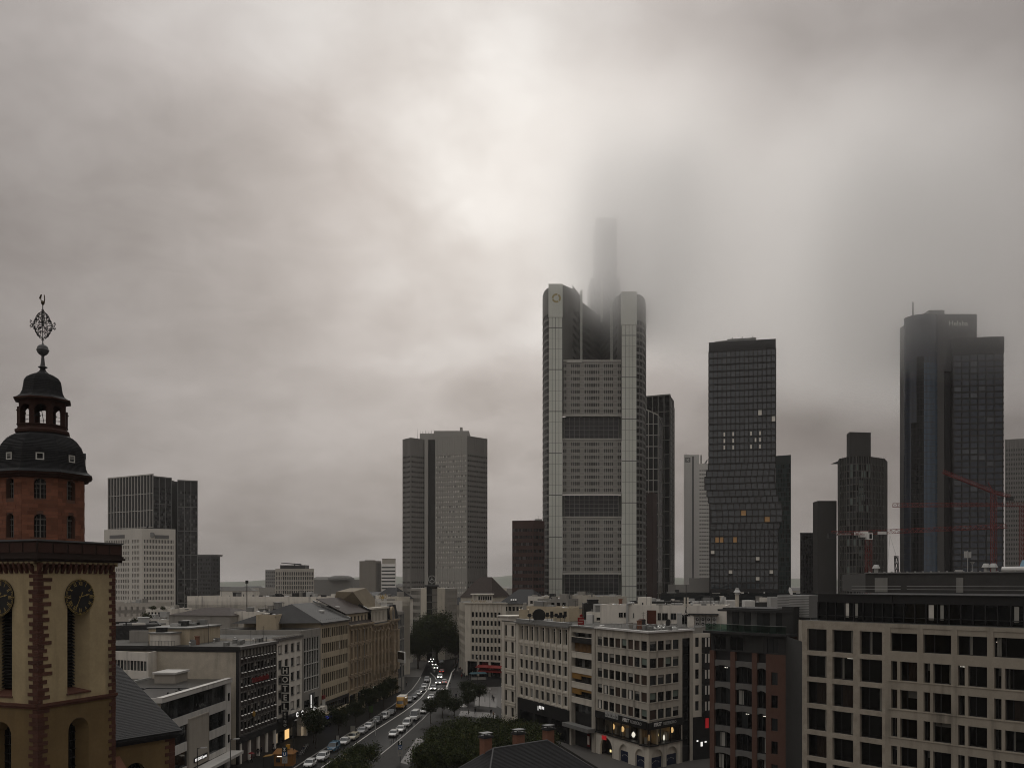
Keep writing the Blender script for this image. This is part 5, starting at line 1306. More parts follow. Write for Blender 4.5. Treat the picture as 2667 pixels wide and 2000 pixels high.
def hotel():
 A,B=line_pt(719.2),line_pt(786);fr=Fr(A,B);L_=fr.L;zt=23.5
 T=Thing('hotel','cream plaster hotel with square windows and a tall lettered sign','hotel',(A[0],A[1],0))
 st=style('hotel',('glass_dark','glass_mid','glass_dark'),depth=.3,v=[.38],fw=.09,frame='frame_grey',sill=True,extra=[None,None,('curtain','curtain',.42,.9,.08,.92),None,('blind','blind',.08,.92,.7,.95)])
 f=Facade(T,A,B,'plaster_white',st,.3);zf=[(7.0+k*3.25+.05,7.0+k*3.25+1.95)for k in range(5)]
 f.area(0,L_,6.2,zt-.5,cols(4,.5,L_-.3,.6),zf);f.done()
 b=MB();b.fbox(fr,0,L_,-.6,.45,zt-.5,zt+.05);T.part('eaves',b,'grid_grey')
 for k in range(9):
  b=MB();b.fbox(fr,.5+k*1.5,.7+k*1.5,-1.2,.5,zt+.05,zt+.3);T.part('roof_batten',b,'plaster_grey')
 ring=ring_of(A,B,24);flat_roof(T,ring,zt,'roof_gravel',0);plain_walls(T,ring,0,zt,'plaster_white',skip=(0,),name='rear_wall')
 b=MB();b.fbox(fr,0,L_,-1.5,-1.2,0,6.2);T.part('shop_front',b,'black_clad')
 b=MB();b.fbox(fr,.2,L_-.3,-1.2,.5,5.6,6.2);T.part('canopy',b,'dark_metal')
 for k,m_ in enumerate(('shop_glow','glass_dark','light_warm','glass_mid')):
  b=MB();b.fbox(fr,1+k*3.2,3.4+k*3.2,-1.19,-1.15,.5,2.6);T.part('shop_window',b,m_)
# blade sign: lettered boxes stacked on the wall edge, facing down the street
 sgn=MB();p=fr.P(2.6,0,0);bl=Fr(fr.Q(2.6,.2),fr.Q(2.6,1.9))
 bl=Fr((fr.Q(2.6,.0)[0],fr.Q(2.6,.0)[1]),(fr.Q(2.6,1.75)[0],fr.Q(2.6,1.75)[1]))
 mat('sign_black',(.012,.012,.012),.45,.1);mat('sign_letter_pale',(.5,.48,.42),.6,.05,emit=(1,.95,.85),estr=.03)
 zt0=17.3
 for k,ch in enumerate('HOTEL'):
  z1=zt0-k*1.95;b=MB();b.fbox(bl,.1,1.75,-.3,0,z1-1.72,z1);o=T.part('sign_box',b,'sign_black')
  b=MB();b.fbox(bl,.05,1.8,-.2,.02,z1+.02,z1+.12);b.fbox(bl,.05,1.8,-.2,.02,z1-1.85,z1-1.75);T.part('sign_rim',b,'sign_letter_pale',parent=o)
  me=text_mesh(ch,1.75,mat_='sign_letter_pale',align='CENTER',bold=.03);T.inst('lettering',me,bl.P(.93,.03,z1-1.45),parent=o,rot=(PI/2,0,bl.rot))
 z1=zt0-5*1.95;b=MB();b.fbox(bl,.3,1.55,-.3,0,z1-3.4,z1);o=T.part('sign_box',b,'sign_black')
 for k,ch in enumerate('KINO'):
  me=text_mesh(ch,.85,mat_='sign_letter_pale',align='CENTER');T.inst('lettering',me,bl.P(.92,.03,z1-.85-k*.8),parent=o,rot=(PI/2,0,bl.rot))
 return T
hotel()
def glass_front():
 A,B=line_pt(786.2),line_pt(835);fr=Fr(A,B);L_=fr.L;zt=24.2
 T=Thing('shop_building','grey framed building with one tall white-barred glass front','shop building',(A[0],A[1],0))
 b=MB();b.fquad(fr,0,1.3,0,0,zt);b.fquad(fr,L_-1.0,L_,0,0,zt);b.fquad(fr,1.3,L_-1.0,0,22.6,zt);b.fquad(fr,1.3,L_-1,0,8.0,10.0)
 for s in(1.3,L_-1.0):b.poly([fr.P(s,0,0),fr.P(s,-.5,0),fr.P(s,-.5,22.6),fr.P(s,0,22.6)])
 T.part('wall',b,'plaster_grey')
 n,m=6,12;pw=(L_-2.3)/n;ph=12.6/m
 for i in range(n):
  for j in range(m):T.inst('pane',unit_cube(RND.choice(('glass_dark','glass_dark','glass_mid'))),fr.P(1.3+i*pw+.05,-.3,10+j*ph+.03),fr.rot,scale=(pw-.1,.04,ph-.06))
 b=MB()
 for i in range(n+1):b.fbox(fr,1.3+i*pw-.07,1.3+i*pw+.07,-.3,-.02,10,22.6)
 for j in range(0,m+1,3):b.fbox(fr,1.3,L_-1.0,-.29,-.04,10+j*ph-.08,10+j*ph+.08)
 T.part('glazing_bars',b,'frame_white')
 b=MB();b.fquad(fr,1.3,L_-1.0,-.45,0,22.6);T.part('backing',b,'black_clad')
 b=MB();b.fbox(fr,.3,L_+.3,.0,1.6,3.9,5.5);T.part('canopy',b,'plaster_white')
 b=MB();b.fbox(fr,1.3,L_-1,-.4,-.3,5.6,7.9);T.part('dark_loggia',b,'glass_black')
 for s in(.6,L_-.7):b=MB();b.fbox(fr,s-.4,s+.4,.2,1.0,0,3.9);T.part('pillar',b,'plaster_white')
 ring=ring_of(A,B,22);flat_roof(T,ring,zt,'roof_gravel',.3,'plaster_grey');plain_walls(T,ring,0,zt,'plaster_grey',skip=(0,),name='rear_wall')
glass_front()
def optician():
 A,B=line_pt(719),line_pt(835);fr=Fr(A,B)
 T=Thing('shop_sign','glowing white ring letters and eyeglass sign below the hotel sign','shop sign',fr.P(14,1,0))
 b=MB()
 def ringmark(s,t,z,r,m='sign_white',gap=False):
  q=MB()
  for k in range(16):
   if gap and k in(0,15):continue
   a0,a1=2*PI*k/16,2*PI*(k+1)/16
   q.hexa([fr.P(s+rr*math.cos(a),t+dt,z+rr*math.sin(a))for dt in(.12,0)for(rr,a)in((r*.72,a0),(r,a0),(r,a1),(r*.72,a1))])
  T.part('sign_ring',q,m)
 ringmark(9.2,1.0,5.9,.55,gap=True);ringmark(12.2,1.0,5.9,.5,gap=True);ringmark(17.6,1.7,5.95,.55);ringmark(18.5,1.7,5.75,.55)
 q=MB();q.fbox(fr,13.2,19.2,.6,2.2,2.5,4.3);bx=T.part('sign_box',q,'plaster_white')
 q=MB();q.fbox(fr,13.2,19.2,2.2,2.24,2.5,2.62);q.fbox(fr,13.2,19.2,2.2,2.24,4.18,4.3);T.part('light_line',q,'sign_white')
 put_text(T,fr,15.6,2.95,'RUB',1.25,'sign_white',t=2.24,parent=bx,bold=.02)
 q=MB();q.hexa([fr.P(16.2,1.4,6.3),fr.P(18.2,1.4,6.3),fr.P(18.2,1.3,6.3),fr.P(16.2,1.3,6.3),fr.P(15.4,1.4,9.8),fr.P(19.0,1.4,9.8),fr.P(19.0,1.3,9.8),fr.P(15.4,1.3,9.8)]);T.part('glass_blade',q,'glass_grey')
 q=MB();q.fbox(fr,16.4,16.7,1.41,1.5,6.4,9.4);T.part('light_line',q,'sign_white')
 q=MB();q.fbox(fr,13.5,15.5,.2,.3,0.3,2.4);T.part('lit_window',q,'shop_glow')
optician()
def beige_row():
 A,B=line_pt(835.2),line_pt(907.6);fr=Fr(A,B);L_=fr.L;zt=25.6
 T=Thing('office_block','tan office block with paired narrow windows and grey hipped roof','office block',(A[0],A[1],0))
 st=style('beige',('glass_dark','glass_dark','glass_mid'),depth=.28,v=[],fw=.06,frame='frame_dark',extra=[None,None,None,('curtain','curtain',.1,.9,.1,.9),None,None])
 f=Facade(T,A,B,'plaster_tan',st,.28)
 C=[]
 n=7;pw=(L_-1.4)/n
 for i in range(n):
  s=.9+i*pw;C+=[(s+.15,s+pw*.44),(s+pw*.56,s+pw*.97)]if i<7 else[]
 f.area(0,L_,6.0,zt,C,[(6.9+k*3.75,6.9+k*3.75+2.35)for k in range(5)]);f.done()
 b=MB();b.fbox(fr,0,L_,-.5,.5,zt-.4,zt+.1);T.part('eaves',b,'grid_grey')
 b=MB();b.fbox(fr,0,L_,-.8,-.5,0,6.0);T.part('shop_glazing',b,'glass_dark')
 b=MB();b.fbox(fr,0,L_,-.5,.15,5.2,6.0);b.fbox(fr,0,.8,-.5,.1,0,5.2);b.fbox(fr,L_-.8,L_,-.5,.1,0,5.2);T.part('shop_frame',b,'dark_metal')
 for k in range(12):b=MB();b.fbox(fr,2.2+k*1.5,2.3+k*1.5,-.5,-.42,3.4,5.2);T.part('shop_mullion',b,'frame_grey')
 b=MB();b.fbox(fr,0,L_*.95,.15,1.6,2.9,3.4);T.part('canopy',b,'plaster_tan')
 for k,(s,m_)in enumerate(((8,'light_warm'),(12,'shop_glow'),(16,'light_warm'))):b=MB();b.fbox(fr,s,s+1.6,1.61,1.66,3.0,3.28);T.part('sign_light',b,m_)
 b=MB();b.fbox(fr,.3,1.9,.16,.5,2.9,6.9);T.part('banner',b,'panel_white');b=MB();b.fbox(fr,.3,1.9,.16,.52,6.9,7.9);T.part('banner_head',b,'letter_red')
 b=MB();b.fbox(fr,1.2,3.0,.2,1.7,2.2,2.9);T.part('blue_sign',b,'sign_blue')
# hipped roof with gently pitched faces
 Q=fr.Q;D=20;e=.7;zr=zt+4.6
 c=[(*Q(-e,e),zt+.1),(*Q(L_+.1,e),zt+.1),(*Q(L_+.1,-D),zt+.1),(*Q(-e-6,-D),zt+.1)]
 r0,r1=(*Q(3.5,-9),zr),(*Q(L_-1.0,-10),zr)
 b=MB();b.poly([c[0],c[1],r1,r0]);b.poly([c[1],c[2],r1]);b.poly([c[2],c[3],r0,r1]);b.poly([c[3],c[0],r0]);T.part('roof',b,'roof_hip')if mat('roof_hip',(.045,.044,.043),.75,.2,.6,streak=.2,fine=.1)else None
 b=MB();b.hexa([Q3 for Q3 in[(*Q(L_-.1,.5),zt+.1),(*Q(L_+.3,.5),zt+.1),(*Q(L_+.3,-10),zr+.1),(*Q(L_-.1,-10),zr+.1),(*Q(L_-.1,.5),zt+.6),(*Q(L_+.3,.5),zt+.6),(*Q(L_+.3,-10),zr+.6),(*Q(L_-.1,-10),zr+.6)]]);T.part('party_wall',b,'grey_metal')
 b=MB();b.fbox(fr,12,13.6,-5.2,-4.0,zt+2.25,zt+2.75);T.part('skylight',b,'white_metal')
 for k in range(13):
  t=1.5+k*1.45;b=MB();b.fbox(fr,t,t+.15,-.9,-.6,zt+.3,zt+.75);T.part('snow_hook',b,'frame_grey')
 ring=ring_of(A,B,20);plain_walls(T,ring,0,zt+.05,'plaster_tan',skip=(0,),name='rear_wall')
beige_row()
def ornate(pxa,pxb,zt,label,nb,floors,arched,wall,roofm,extra_fn=None,cat='town house'):
 A,B=line_pt(pxa),line_pt(pxb);fr=Fr(A,B);L_=fr.L
 T=Thing('town_house',label,cat,(A[0],A[1],0))
 st=style('orn'+str(pxa),('glass_dark','glass_dark','glass_mid'),depth=.4,v=[.5],hz=[.68],fw=.07,frame='frame_grey')
 f=Facade(T,A,B,wall,st,.4);C=cols(nb,.6,L_-.6,.42)
 f.area(0,L_,6.0,zt,C,[(z0+.55,z0+h-.75)for z0,h in floors]);f.done()
 tr=MB()
 for z0,h in floors:
  tr.fbox(fr,-.05,L_+.05,.0,.22,z0-.12,z0+.18)
 T.part('string_courses',tr,wall)
 for(z0,h),ar in zip(floors,arched):
  for(a,c)in C:
   b=MB();b.fbox(fr,a-.2,a-.02,0,.16,z0+.3,z0+h-.72);b.fbox(fr,c+.02,c+.2,0,.16,z0+.3,z0+h-.72);b.fbox(fr,a-.26,c+.26,0,.3,z0+.28,z0+.5)
   zc=z0+h-.72;cc=(a+c)/2;r=(c-a)/2+.2
   if ar:
    for k in range(8):
     a0,a1=PI*k/8,PI*(k+1)/8
     b.hexa([fr.P(cc+rr*math.cos(an),dt,zc+rr*.55*math.sin(an))for dt in(.18,.0)for(rr,an)in((r*.6,a1),(r*.6,a0),(r*1.15,a0),(r*1.15,a1))])
   else:b.fbox(fr,a-.3,c+.3,0,.34,zc+.05,zc+.3)
   T.part('window_surround',b,wall)
 b=MB();b.fbox(fr,-.1,L_+.1,-.3,.7,zt-.35,zt+.1);b.fbox(fr,-.05,L_+.05,-.3,.4,zt-.7,zt-.351);T.part('cornice',b,wall)
 b=MB();b.fbox(fr,0,L_,-.8,-.5,0,6.0);T.part('shop_glazing',b,'glass_black')
 for k in range(4):b=MB();s=k*(L_-.7)/3;b.fbox(fr,s,s+.7,-.5,.1,0,5.2);T.part('shop_pier',b,wall)
 b=MB();b.fbox(fr,0,L_,-.5,.12,5.2,6.0);T.part('shop_fascia',b,wall)
 for i in range(1,nb):
  if i%2==0:b=MB();s=(C[i-1][1]+C[i][0])/2;b.fbox(fr,s-.07,s+.07,0,.12,6.2,zt-.7);T.part('downpipe',b,'grey_metal')
 ring=ring_of(A,B,18);plain_walls(T,ring,0,zt+.2,wall,skip=(0,),name='rear_wall')
 Q=fr.Q;zr=zt+5.2;b=MB()
 b.poly([(*Q(-.1,.3),zt+.1),(*Q(L_+.1,.3),zt+.1),(*Q(L_+.1,-7.5),zr),(*Q(-.1,-7.5),zr)]);b.poly([(*Q(L_+.1,-18),zt+.1),(*Q(-.1,-18),zt+.1),(*Q(-.1,-7.5),zr),(*Q(L_+.1,-7.5),zr)])
 for s in(-.1,L_+.1):b.poly([(*Q(s,.3),zt+.1),(*Q(s,-7.5),zr),(*Q(s,-18),zt+.1)])
 T.part('roof',b,roofm)
 if extra_fn:extra_fn(T,fr,zt,L_)
def extra6(T,fr,zt,L_):
# set-back attic storey with windows under the brown roof
 f=Facade(T,fr.Q(0,-.9),fr.Q(L_*.93,-.9),'plaster_tan',style('attic',('glass_dark',),depth=.25,v=[.5],fw=.06,frame='frame_grey'),.25,wname='attic_wall');f.area(0,f.fr.L,zt+.1,zt+2.9,cols(6,.4,f.fr.L-.4,.5),[(zt+.7,zt+2.2)]);f.done()
 Q=fr.Q;b=MB();b.hexa([(*Q(-.2,-.5),zt+2.9),(*Q(L_,-.5),zt+2.9),(*Q(L_,-9),zt+7.0),(*Q(-.2,-9),zt+7.0),(*Q(-.2,-.5),zt+3.1),(*Q(L_,-.5),zt+3.1),(*Q(L_,-9),zt+7.2),(*Q(-.2,-9),zt+7.2)]);T.part('main_roof',b,'slate_brown')
 b=MB();b.hexa([(*Q(L_*.96,-.4),zt+2.2),(*Q(L_*1.0,-.4),zt+2.2),(*Q(L_*1.0,-9),zt+2.2),(*Q(L_*.96,-9),zt+2.2),(*Q(L_*.96,-.4),zt+3.6),(*Q(L_*1.0,-.4),zt+3.6),(*Q(L_*1.0,-9),zt+8.2),(*Q(L_*.96,-9),zt+8.2)]);T.part('party_wall',b,'black_clad')
 b=MB();b.fbox(fr,2.0,3.4,-4.5,-3.6,zt+4.6,zt+5.1);T.part('skylight',b,'white_metal')
ornate(907.8,969,24.0,'ornate tan town house with round-headed windows under a brown roof',6,[(6.3,3.9),(10.2,4.2),(14.4,4.2),(18.6,4.6)],(0,1,1,0),'ornate_stone','slate_brown',extra6)
mat('mansard_tan',(.17,.14,.095),.8,.2,.6,streak=.2)
def extra7(T,fr,zt,L_):
 for k in range(5):
  s=.8+k*(L_-1.6)/4;b=MB();c=fr.P(s,.35,0);b.cyl((c[0],c[1],8.5),(c[0],c[1],zt-2.2),.42,.36,10);b.fbox(fr,s-.6,s+.6,0,.85,zt-2.2,zt-1.8);T.part('giant_column',b,'ornate_stone')
# pale colonnaded attic and lettering on the roof edge
 f=Facade(T,fr.Q(0,-.2),fr.Q(L_,-.2),'stone_pale',style('colon',('glass_dark',),depth=.4,v=[],fw=.05,frame='frame_dark'),.4,wname='attic_wall');f.area(0,f.fr.L,zt+.1,zt+4.4,cols(11,.3,f.fr.L-.3,.5),[(zt+.9,zt+3.6)]);f.done()
 b=MB();b.fbox(fr,-.3,L_+.4,-2,.4,zt+4.4,zt+4.9);T.part('attic_cornice',b,'stone_pale')
 me=text_mesh('TOP WARE',2.6,mat_='white_metal',bold=.03);o=T.inst('lettering',me,fr.P(2.0,.1,zt+5.0),rot=(PI/2,0,fr.rot),scale=(.8,1,1))if False else None
 b=MB()
 for k in range(13):
  if k in(5,):continue
  s=2.5+k*.95;b.fbox(fr,s,s+.18,.1,.2,zt+5.0,zt+7.4)
  if k%2:b.fbox(fr,s,s+.7,.1,.2,zt+7.2,zt+7.4)
  if k%3==0:b.fbox(fr,s,s+.6,.1,.2,zt+6.1,zt+6.3)
 T.part('roof_letters',b,'white_metal',kind='stuff')
 Q=fr.Q;b=MB();b.hexa([(*Q(0,-2),zt+4.9),(*Q(L_,-2),zt+4.9),(*Q(L_+1,-11),zt+4.9),(*Q(-3,-11),zt+4.9),(*Q(-2.5,-5),zt+9.6),(*Q(L_*.6,-5),zt+10.6),(*Q(L_*.6,-10),zt+10.6),(*Q(-2.5,-10),zt+9.6)]);T.part('mansard',b,'mansard_tan')
ornate(969.2,1010,23.2,'ornate brown house with giant columns, pale attic and letters on the roof',4,[(6.3,4.0),(10.3,4.2),(14.5,4.2),(18.7,3.9)],(0,1,1,1),'ornate_stone','slate',extra7)
def extra8(T,fr,zt,L_):
 b=MB();b.hexa([fr.P(1,.1,zt),fr.P(L_,.1,zt),fr.P(L_,-6,zt),fr.P(1,-6,zt),fr.P(1.6,-.6,zt+4.6),fr.P(L_-.6,-.6,zt+4.6),fr.P(L_-.6,-5,zt+4.6),fr.P(1.6,-5,zt+4.6)]);T.part('corner_roof',b,'slate')
 b=MB();b.fbox(fr,2.5,5.6,-.2,.5,zt-1.0,zt+2.6);b.cyl(fr.P(4.05,-.2,zt+2.6),fr.P(4.05,.5,zt+2.6),1.55,1.55,16);d=T.part('dormer',b,'ornate_stone')
 b=MB();b.fbox(fr,3.2,4.9,.5,.54,zt-.4,zt+2.4);b.cyl(fr.P(4.05,.45,zt+2.4),fr.P(4.05,.53,zt+2.4),.85,.85,16);T.part('dormer_window',b,'glass_pale',parent=d)
 for k in range(2):
  b=MB();b.fbox(fr,3+k*4.2,5.2+k*4.2,0,1.1,8,zt-3.5);
  for q in range(4):b.fbox(fr,2.9+k*4.2,5.3+k*4.2,0,1.25,9.5+q*3.6,9.9+q*3.6)
  T.part('oriel',b,'ornate_stone')
ornate(1010.2,1036.5,23.8,'ornate brown corner house with oriels and a round-headed dormer',3,[(6.3,4.0),(10.3,4.2),(14.5,4.2),(18.7,4.2)],(1,0,1,0),'ornate_stone','slate',extra8)
def mirror_house():
 A,B=line_pt(1036.7),line_pt(1053);fr=Fr(A,B);zt=25.6
 T=Thing('office_block','narrow office house with mirror glass front at the end of the row','office block',(A[0],A[1],0))
 f=Facade(T,A,B,'plaster_grey',style('mir',('glass_sky','glass_grey'),depth=.1,v=[.5],fw=.08,frame='frame_grey'),.1);f.area(0,f.fr.L,0,zt,cols(4,.2,f.fr.L-.2,.92),[(4.5+k*4.2,8.3+k*4.2)for k in range(5)]);f.done()
 ring=ring_of(A,B,20);flat_roof(T,ring,zt,'roof_gravel',.4,'plaster_grey');plain_walls(T,ring,0,zt,'plaster_grey',skip=(0,),name='rear_wall')
mirror_house()
def street_screen():
 p=G2(1143,1800);D=p[1];T=Thing('display_screen','white framed video screen on a post above the far left pavement','display screen',(p[0],D,.13));x=lambda px:Wx(px,D);z=lambda py:Zy(py,D)
 D=262;
 b=MB();fr=Fr((Wx(1031,D),D+4),(Wx(1054,D),D-1));L_=fr.L;z0,z1=Zy(1726,D),Zy(1697,D)
 T.root.location=(fr.P(L_/2,0,0)[0],fr.P(L_/2,0,0)[1],.13);T.loc=tuple(T.root.location)
 b.fbox(fr,0,L_,-.4,0,z0,z1);T.part('frame',b,'white_metal');b=MB();b.fbox(fr,.25,L_-.25,0,.03,z0+1.0,z1-.25);T.part('screen',b,'glass_black')
 b=MB();b.fbox(fr,L_*.45,L_*.55,-.35,-.1,.13,z0);T.part('post',b,'grey_metal')
street_screen()
# ---------------------------------------------------------------- right-hand block: travel agency corner, white offices, brick house, stone offices
V=(-.441,.897);C0=(26.0,168.0)
def vp(s):return(C0[0]+V[0]*s,C0[1]+V[1]*s)
WV=(.74,.673)
def wp_(s):return(C0[0]+WV[0]*s,C0[1]+WV[1]*s)
def agency():
 T=Thing('agency_building','grey stone corner building with window bands above a travel agency','office block',(C0[0],C0[1],0))
 zt=26.4;A,B=vp(19.1),C0;C=wp_(13.9)
 gl=('glass_dark','glass_mid','glass_dark')
 ex=[None,('blind','blind',.06,.94,.72,.95),None,('blind','blind_brown',.06,.94,.05,.95),None,('blind','blind',.06,.94,.6,.95),('blind','blind_brown',.06,.94,.05,.95),None,('blind','blind_green',.06,.94,.3,.95),None,('curtain','curtain',.1,.5,.05,.95)]
 st=style('agency',gl,depth=.22,v=[],fw=.09,frame='frame_dark',extra=ex)
 fl=[9.45+k*3.28 for k in range(5)]
 R_=[(z,z+1.85)for z in fl]
 f1=Facade(T,A,B,'stone_grey',st,.22,nvar=11);L1=f1 .fr.L
 C1=[(.65+i*2.27,.65+i*2.27+1.92)for i in range(8)]
 f1 .area(0,L1,8.95,zt-.35,C1,R_);fr1=f1 .done()
 f2=Facade(T,B,C,'stone_grey',st,.22,nvar=11);C2=[(.4+i*2.32,.4+i*2.32+1.97)for i in range(4)]
 f2 .area(0,9.9,8.95,zt-.35,C2,R_)
 f2 .w.fquad(f2 .fr,9.9,10.5,0,0,zt-.35);f2 .w.fquad(f2 .fr,12.9,f2 .fr.L,0,0,zt-.35);f2 .w.fquad(f2 .fr,10.5,12.9,0,24.6,zt-.35);fr2=f2 .done()
# pale mullion piers and floor ledges
 for fr,CC in((fr1,C1),(fr2,C2)):
  for k,z in enumerate(fl):
   for i in range(len(CC)-1):
    b=MB();b.fbox(fr,CC[i][1]+.03,CC[i+1][0]-.03,0,.10,z-.02,z+1.87);T.part('mullion_pier',b,'stone_pale')
   b=MB();b.fbox(fr,CC[0][0]-.1,CC[-1][1]+.1,0,.09,z-.14,z-.021);T.part('sill_ledge',b,'stone_grey')
# tall dark glass strip
 for j in range(13):b=MB();b.fbox(fr2,10.55,12.85,-.25,-.2,3.2+j*1.65,3.2+j*1.65+1.58);T.part('strip_pane',b,'glass_black' if j%3 else 'glass_dark')
 b=MB();b.fquad(fr2,10.5,12.9,-.3,0,24.6);T.part('strip_backing',b,'frame_dark')
# eaves
 b=MB();b.fbox(fr1,-.1,L1+.35,-.4,.45,zt-.35,zt);b.fbox(fr2,-.1,fr2 .L,-.4,.45,zt-.348,zt+.004);T.part('eaves',b,'white_metal')
# shop band: sign boards, lit first-floor showroom, arches below
 b=MB();b.fbox(fr1,.2,L1+.3,0,.32,7.6,8.95);b.fbox(fr2,-.3,10.2,0,.324,7.604,8.946);T.part('sign_fascia',b,'black_clad')
 b=MB();b.fbox(fr1,9.2,L1-.2,.32,.42,7.95,9.15);s1=T.part('sign_board',b,'sign_black');put_text(T,fr1,10.7,8.22,'FIRST',.98,'white_metal',t=.45,parent=s1,shear=.2,bold=.03);put_text(T,fr1,13.5,8.22,'REISEBÜRO',.86,'light_metal',t=.45,parent=s1,font_scale_x=.9)
 b=MB();b.fbox(fr1,9.1,L1-.1,.32,.40,9.16,9.3);T.part('board_rim',b,'light_metal')
 b=MB();b.fbox(fr2,.6,9.9,.33,.43,7.95,9.1);s2=T.part('sign_board',b,'sign_black');put_text(T,fr2,1.0,8.2,'FIRST',.98,'white_metal',t=.45,parent=s2,shear=.2,bold=.03);put_text(T,fr2,3.9,8.2,'REISEBÜRO',.86,'light_metal',t=.45,parent=s2,font_scale_x=.95)
 for k in range(5):
  b=MB();b.fbox(fr1,4.2+k*1.0,5.05+k*1.0,.34,.4,8.2,9.35);q=T.part('partner_plate',b,'light_metal')
  b=MB();b.fbox(fr1,4.36+k*1.0,4.86+k*1.0,.4,.415,8.45+.1*(k%2),8.7+.12*(k%3));T.part('plate_mark',b,'frame_grey',parent=q)
 b=MB();b.fquad(fr1,0,L1,-2.2,4.6,7.6);b.fquad(fr2,0,10.2,-2.2,4.6,7.6);T.part('showroom_back',b,'plaster_tan')
 b=MB();b.fbox(fr1,0,L1+.2,-2.2,.25,4.4,4.65);b.fbox(fr2,-.2,10.2,-2.2,.254,4.404,4.646);T.part('showroom_floor',b,'frame_dark')
 n=6
 for k in range(n+1):
  b=MB();s=.3+k*(L1-.4)/n;b.fbox(fr1,s-.07,s+.07,-.05,.12,4.65,7.6);T.part('showroom_mullion',b,'frame_dark')
 for k in range(4):
  b=MB();s=.3+k*9.6/3;b.fbox(fr2,s-.07,s+.07,-.05,.12,4.65,7.6);T.part('showroom_mullion',b,'frame_dark')
 for k in range(n):b=MB();s=.3+k*(L1-.4)/n;b.fquad(fr1,s+.07,s+(L1-.4)/n-.07,.0,4.65,7.6);T.part('pane',b,'glass_clear')
 for k in range(3):b=MB();s=.3+k*3.2;b.fquad(fr2,s+.07,s+3.13,.0,4.65,7.6);T.part('pane',b,'glass_clear')
 for(fr,s,z,r,m_)in((fr1,5.0,6.2,.22,'light_warm'),(fr1,8.3,6.2,.35,'light_warm'),(fr1,12.2,5.7,.4,'light_strip'),(fr1,15.5,6.4,.2,'light_yellow'),(fr2,1.6,5.9,.25,'light_warm'),(fr2,3.9,6.2,.4,'light_yellow'),(fr2,6.2,5.4,.2,'light_strip'),(fr2,8.8,6.6,.3,'light_warm')):
  b=MB();c=fr.P(s,-1.2,z);b.lathe([(r*.5,-.6),(r,-.2),(r*.8,.2),(r*.2,.5)],c,8);T.part('showroom_lamp',b,m_)
 for k in range(9):
  fr,s=(fr1,1.2+k*2.0)if k<6 else(fr2,1+(k-6)*3.1);b=MB();b.fbox(fr,s,s+RND.uniform(.5,1.3),-1.9,-1.3,4.65,RND.uniform(5.8,7.2));T.part('showroom_panel',b,RND.choice(('plaster_white','stone_pale','plaster_tan','frame_dark')))
# ground floor with arches
 def arches(fr,L_,arcs,z1):
  b=MB();b_edge=0.0;P=fr.P;s=0
  for(c,r,zs)in arcs:
   b.fquad(fr,s,c-r,0,0,z1);arc=[(c-r*math.cos(PI*j/12),zs+r*math.sin(PI*j/12))for j in range(13)]
   for u,v in zip(arc,arc[1:]):b.poly([P(u[0],0,u[1]),P(v[0],0,v[1]),P(v[0],0,z1),P(u[0],0,z1)]);b.poly([P(u[0],0,u[1]),P(u[0],-.45,u[1]),P(v[0],-.45,v[1]),P(v[0],0,v[1])])
   for q in(c-r,c+r):b.poly([P(q,0,0),P(q,-.45,0),P(q,-.45,zs),P(q,0,zs)])
   s=c+r
  b.fquad(fr,s,L_,0,0,z1);T.part('arcade_wall',b,'stone_pale')
 mat('navy',(.012,.018,.045),.4,.1)
 arches(fr1,L1,[(4.0,2.35,1.45),(10.5,1.6,1.9),(16.1,1.6,1.9)],4.4);arches(fr2,9.9,[(2.6,1.75,1.9),(7.2,1.75,1.9)],4.4)
 for fr,q in((fr1,((10.5,1.6),(16.1,1.6))),(fr2,((2.6,1.75),(7.2,1.75)))):
  for(c,r)in q:
   b=MB();b.fbox(fr,c-r,c+r,-.5,-.4,0,2.1);T.part('shop_board',b,'navy');b=MB();b.poly([fr.P(c-r,-.42,2.1),fr.P(c+r,-.42,2.1)]+[fr.P(c+r*math.cos(PI*j/10),-.42,1.9+r*math.sin(PI*j/10))for j in range(1,10)]);T.part('arch_infill',b,'stone_pale')
   b=MB()
   for j in range(7):a=math.radians(160-j*23);b.fbox(fr,c+1.1*math.cos(a)-.07,c+1.1*math.cos(a)+.07,-.4,-.38,.75+.55*math.sin(a),.93+.55*math.sin(a))
   T.part('board_lettering',b,'light_metal',kind='stuff')
 b=MB();b.poly([fr1 .P(1.65,-1.5,0),fr1 .P(6.35,-1.5,0)]+[fr1 .P(4.0+2.35*math.cos(PI*j/10),-1.5,1.45+2.35*math.sin(PI*j/10))for j in range(11)]);T.part('entrance_back',b,'frame_dark')
 for(s,z,w,h)in((4.2,1.9,.7,1.2),(5.0,1.6,.35,1.4),(4.4,3.1,.9,.35),(5.6,1.2,.4,.5),(3.2,.6,.5,.5)):b=MB();b.fbox(fr1,s,s+w,-1.48,-1.4,z,z+h);T.part('entrance_light',b,'light_yellow')
 b=MB();b.fbox(fr1,2.6,4.2,.05,.2,3.3,4.1);T.part('red_sign',b,'sign_red')
 ring=[A,B,C,(C[0]+6,C[1]+12),(A[0]+20,A[1]+14)]
 flat_roof(T,ring,zt-.05,'roof_gravel',0);plain_walls(T,ring,0,zt-.1,'plaster_grey',skip=(0,1),name='rear_wall')
 return T,fr1,fr2
TA,fA1,fA2=agency()
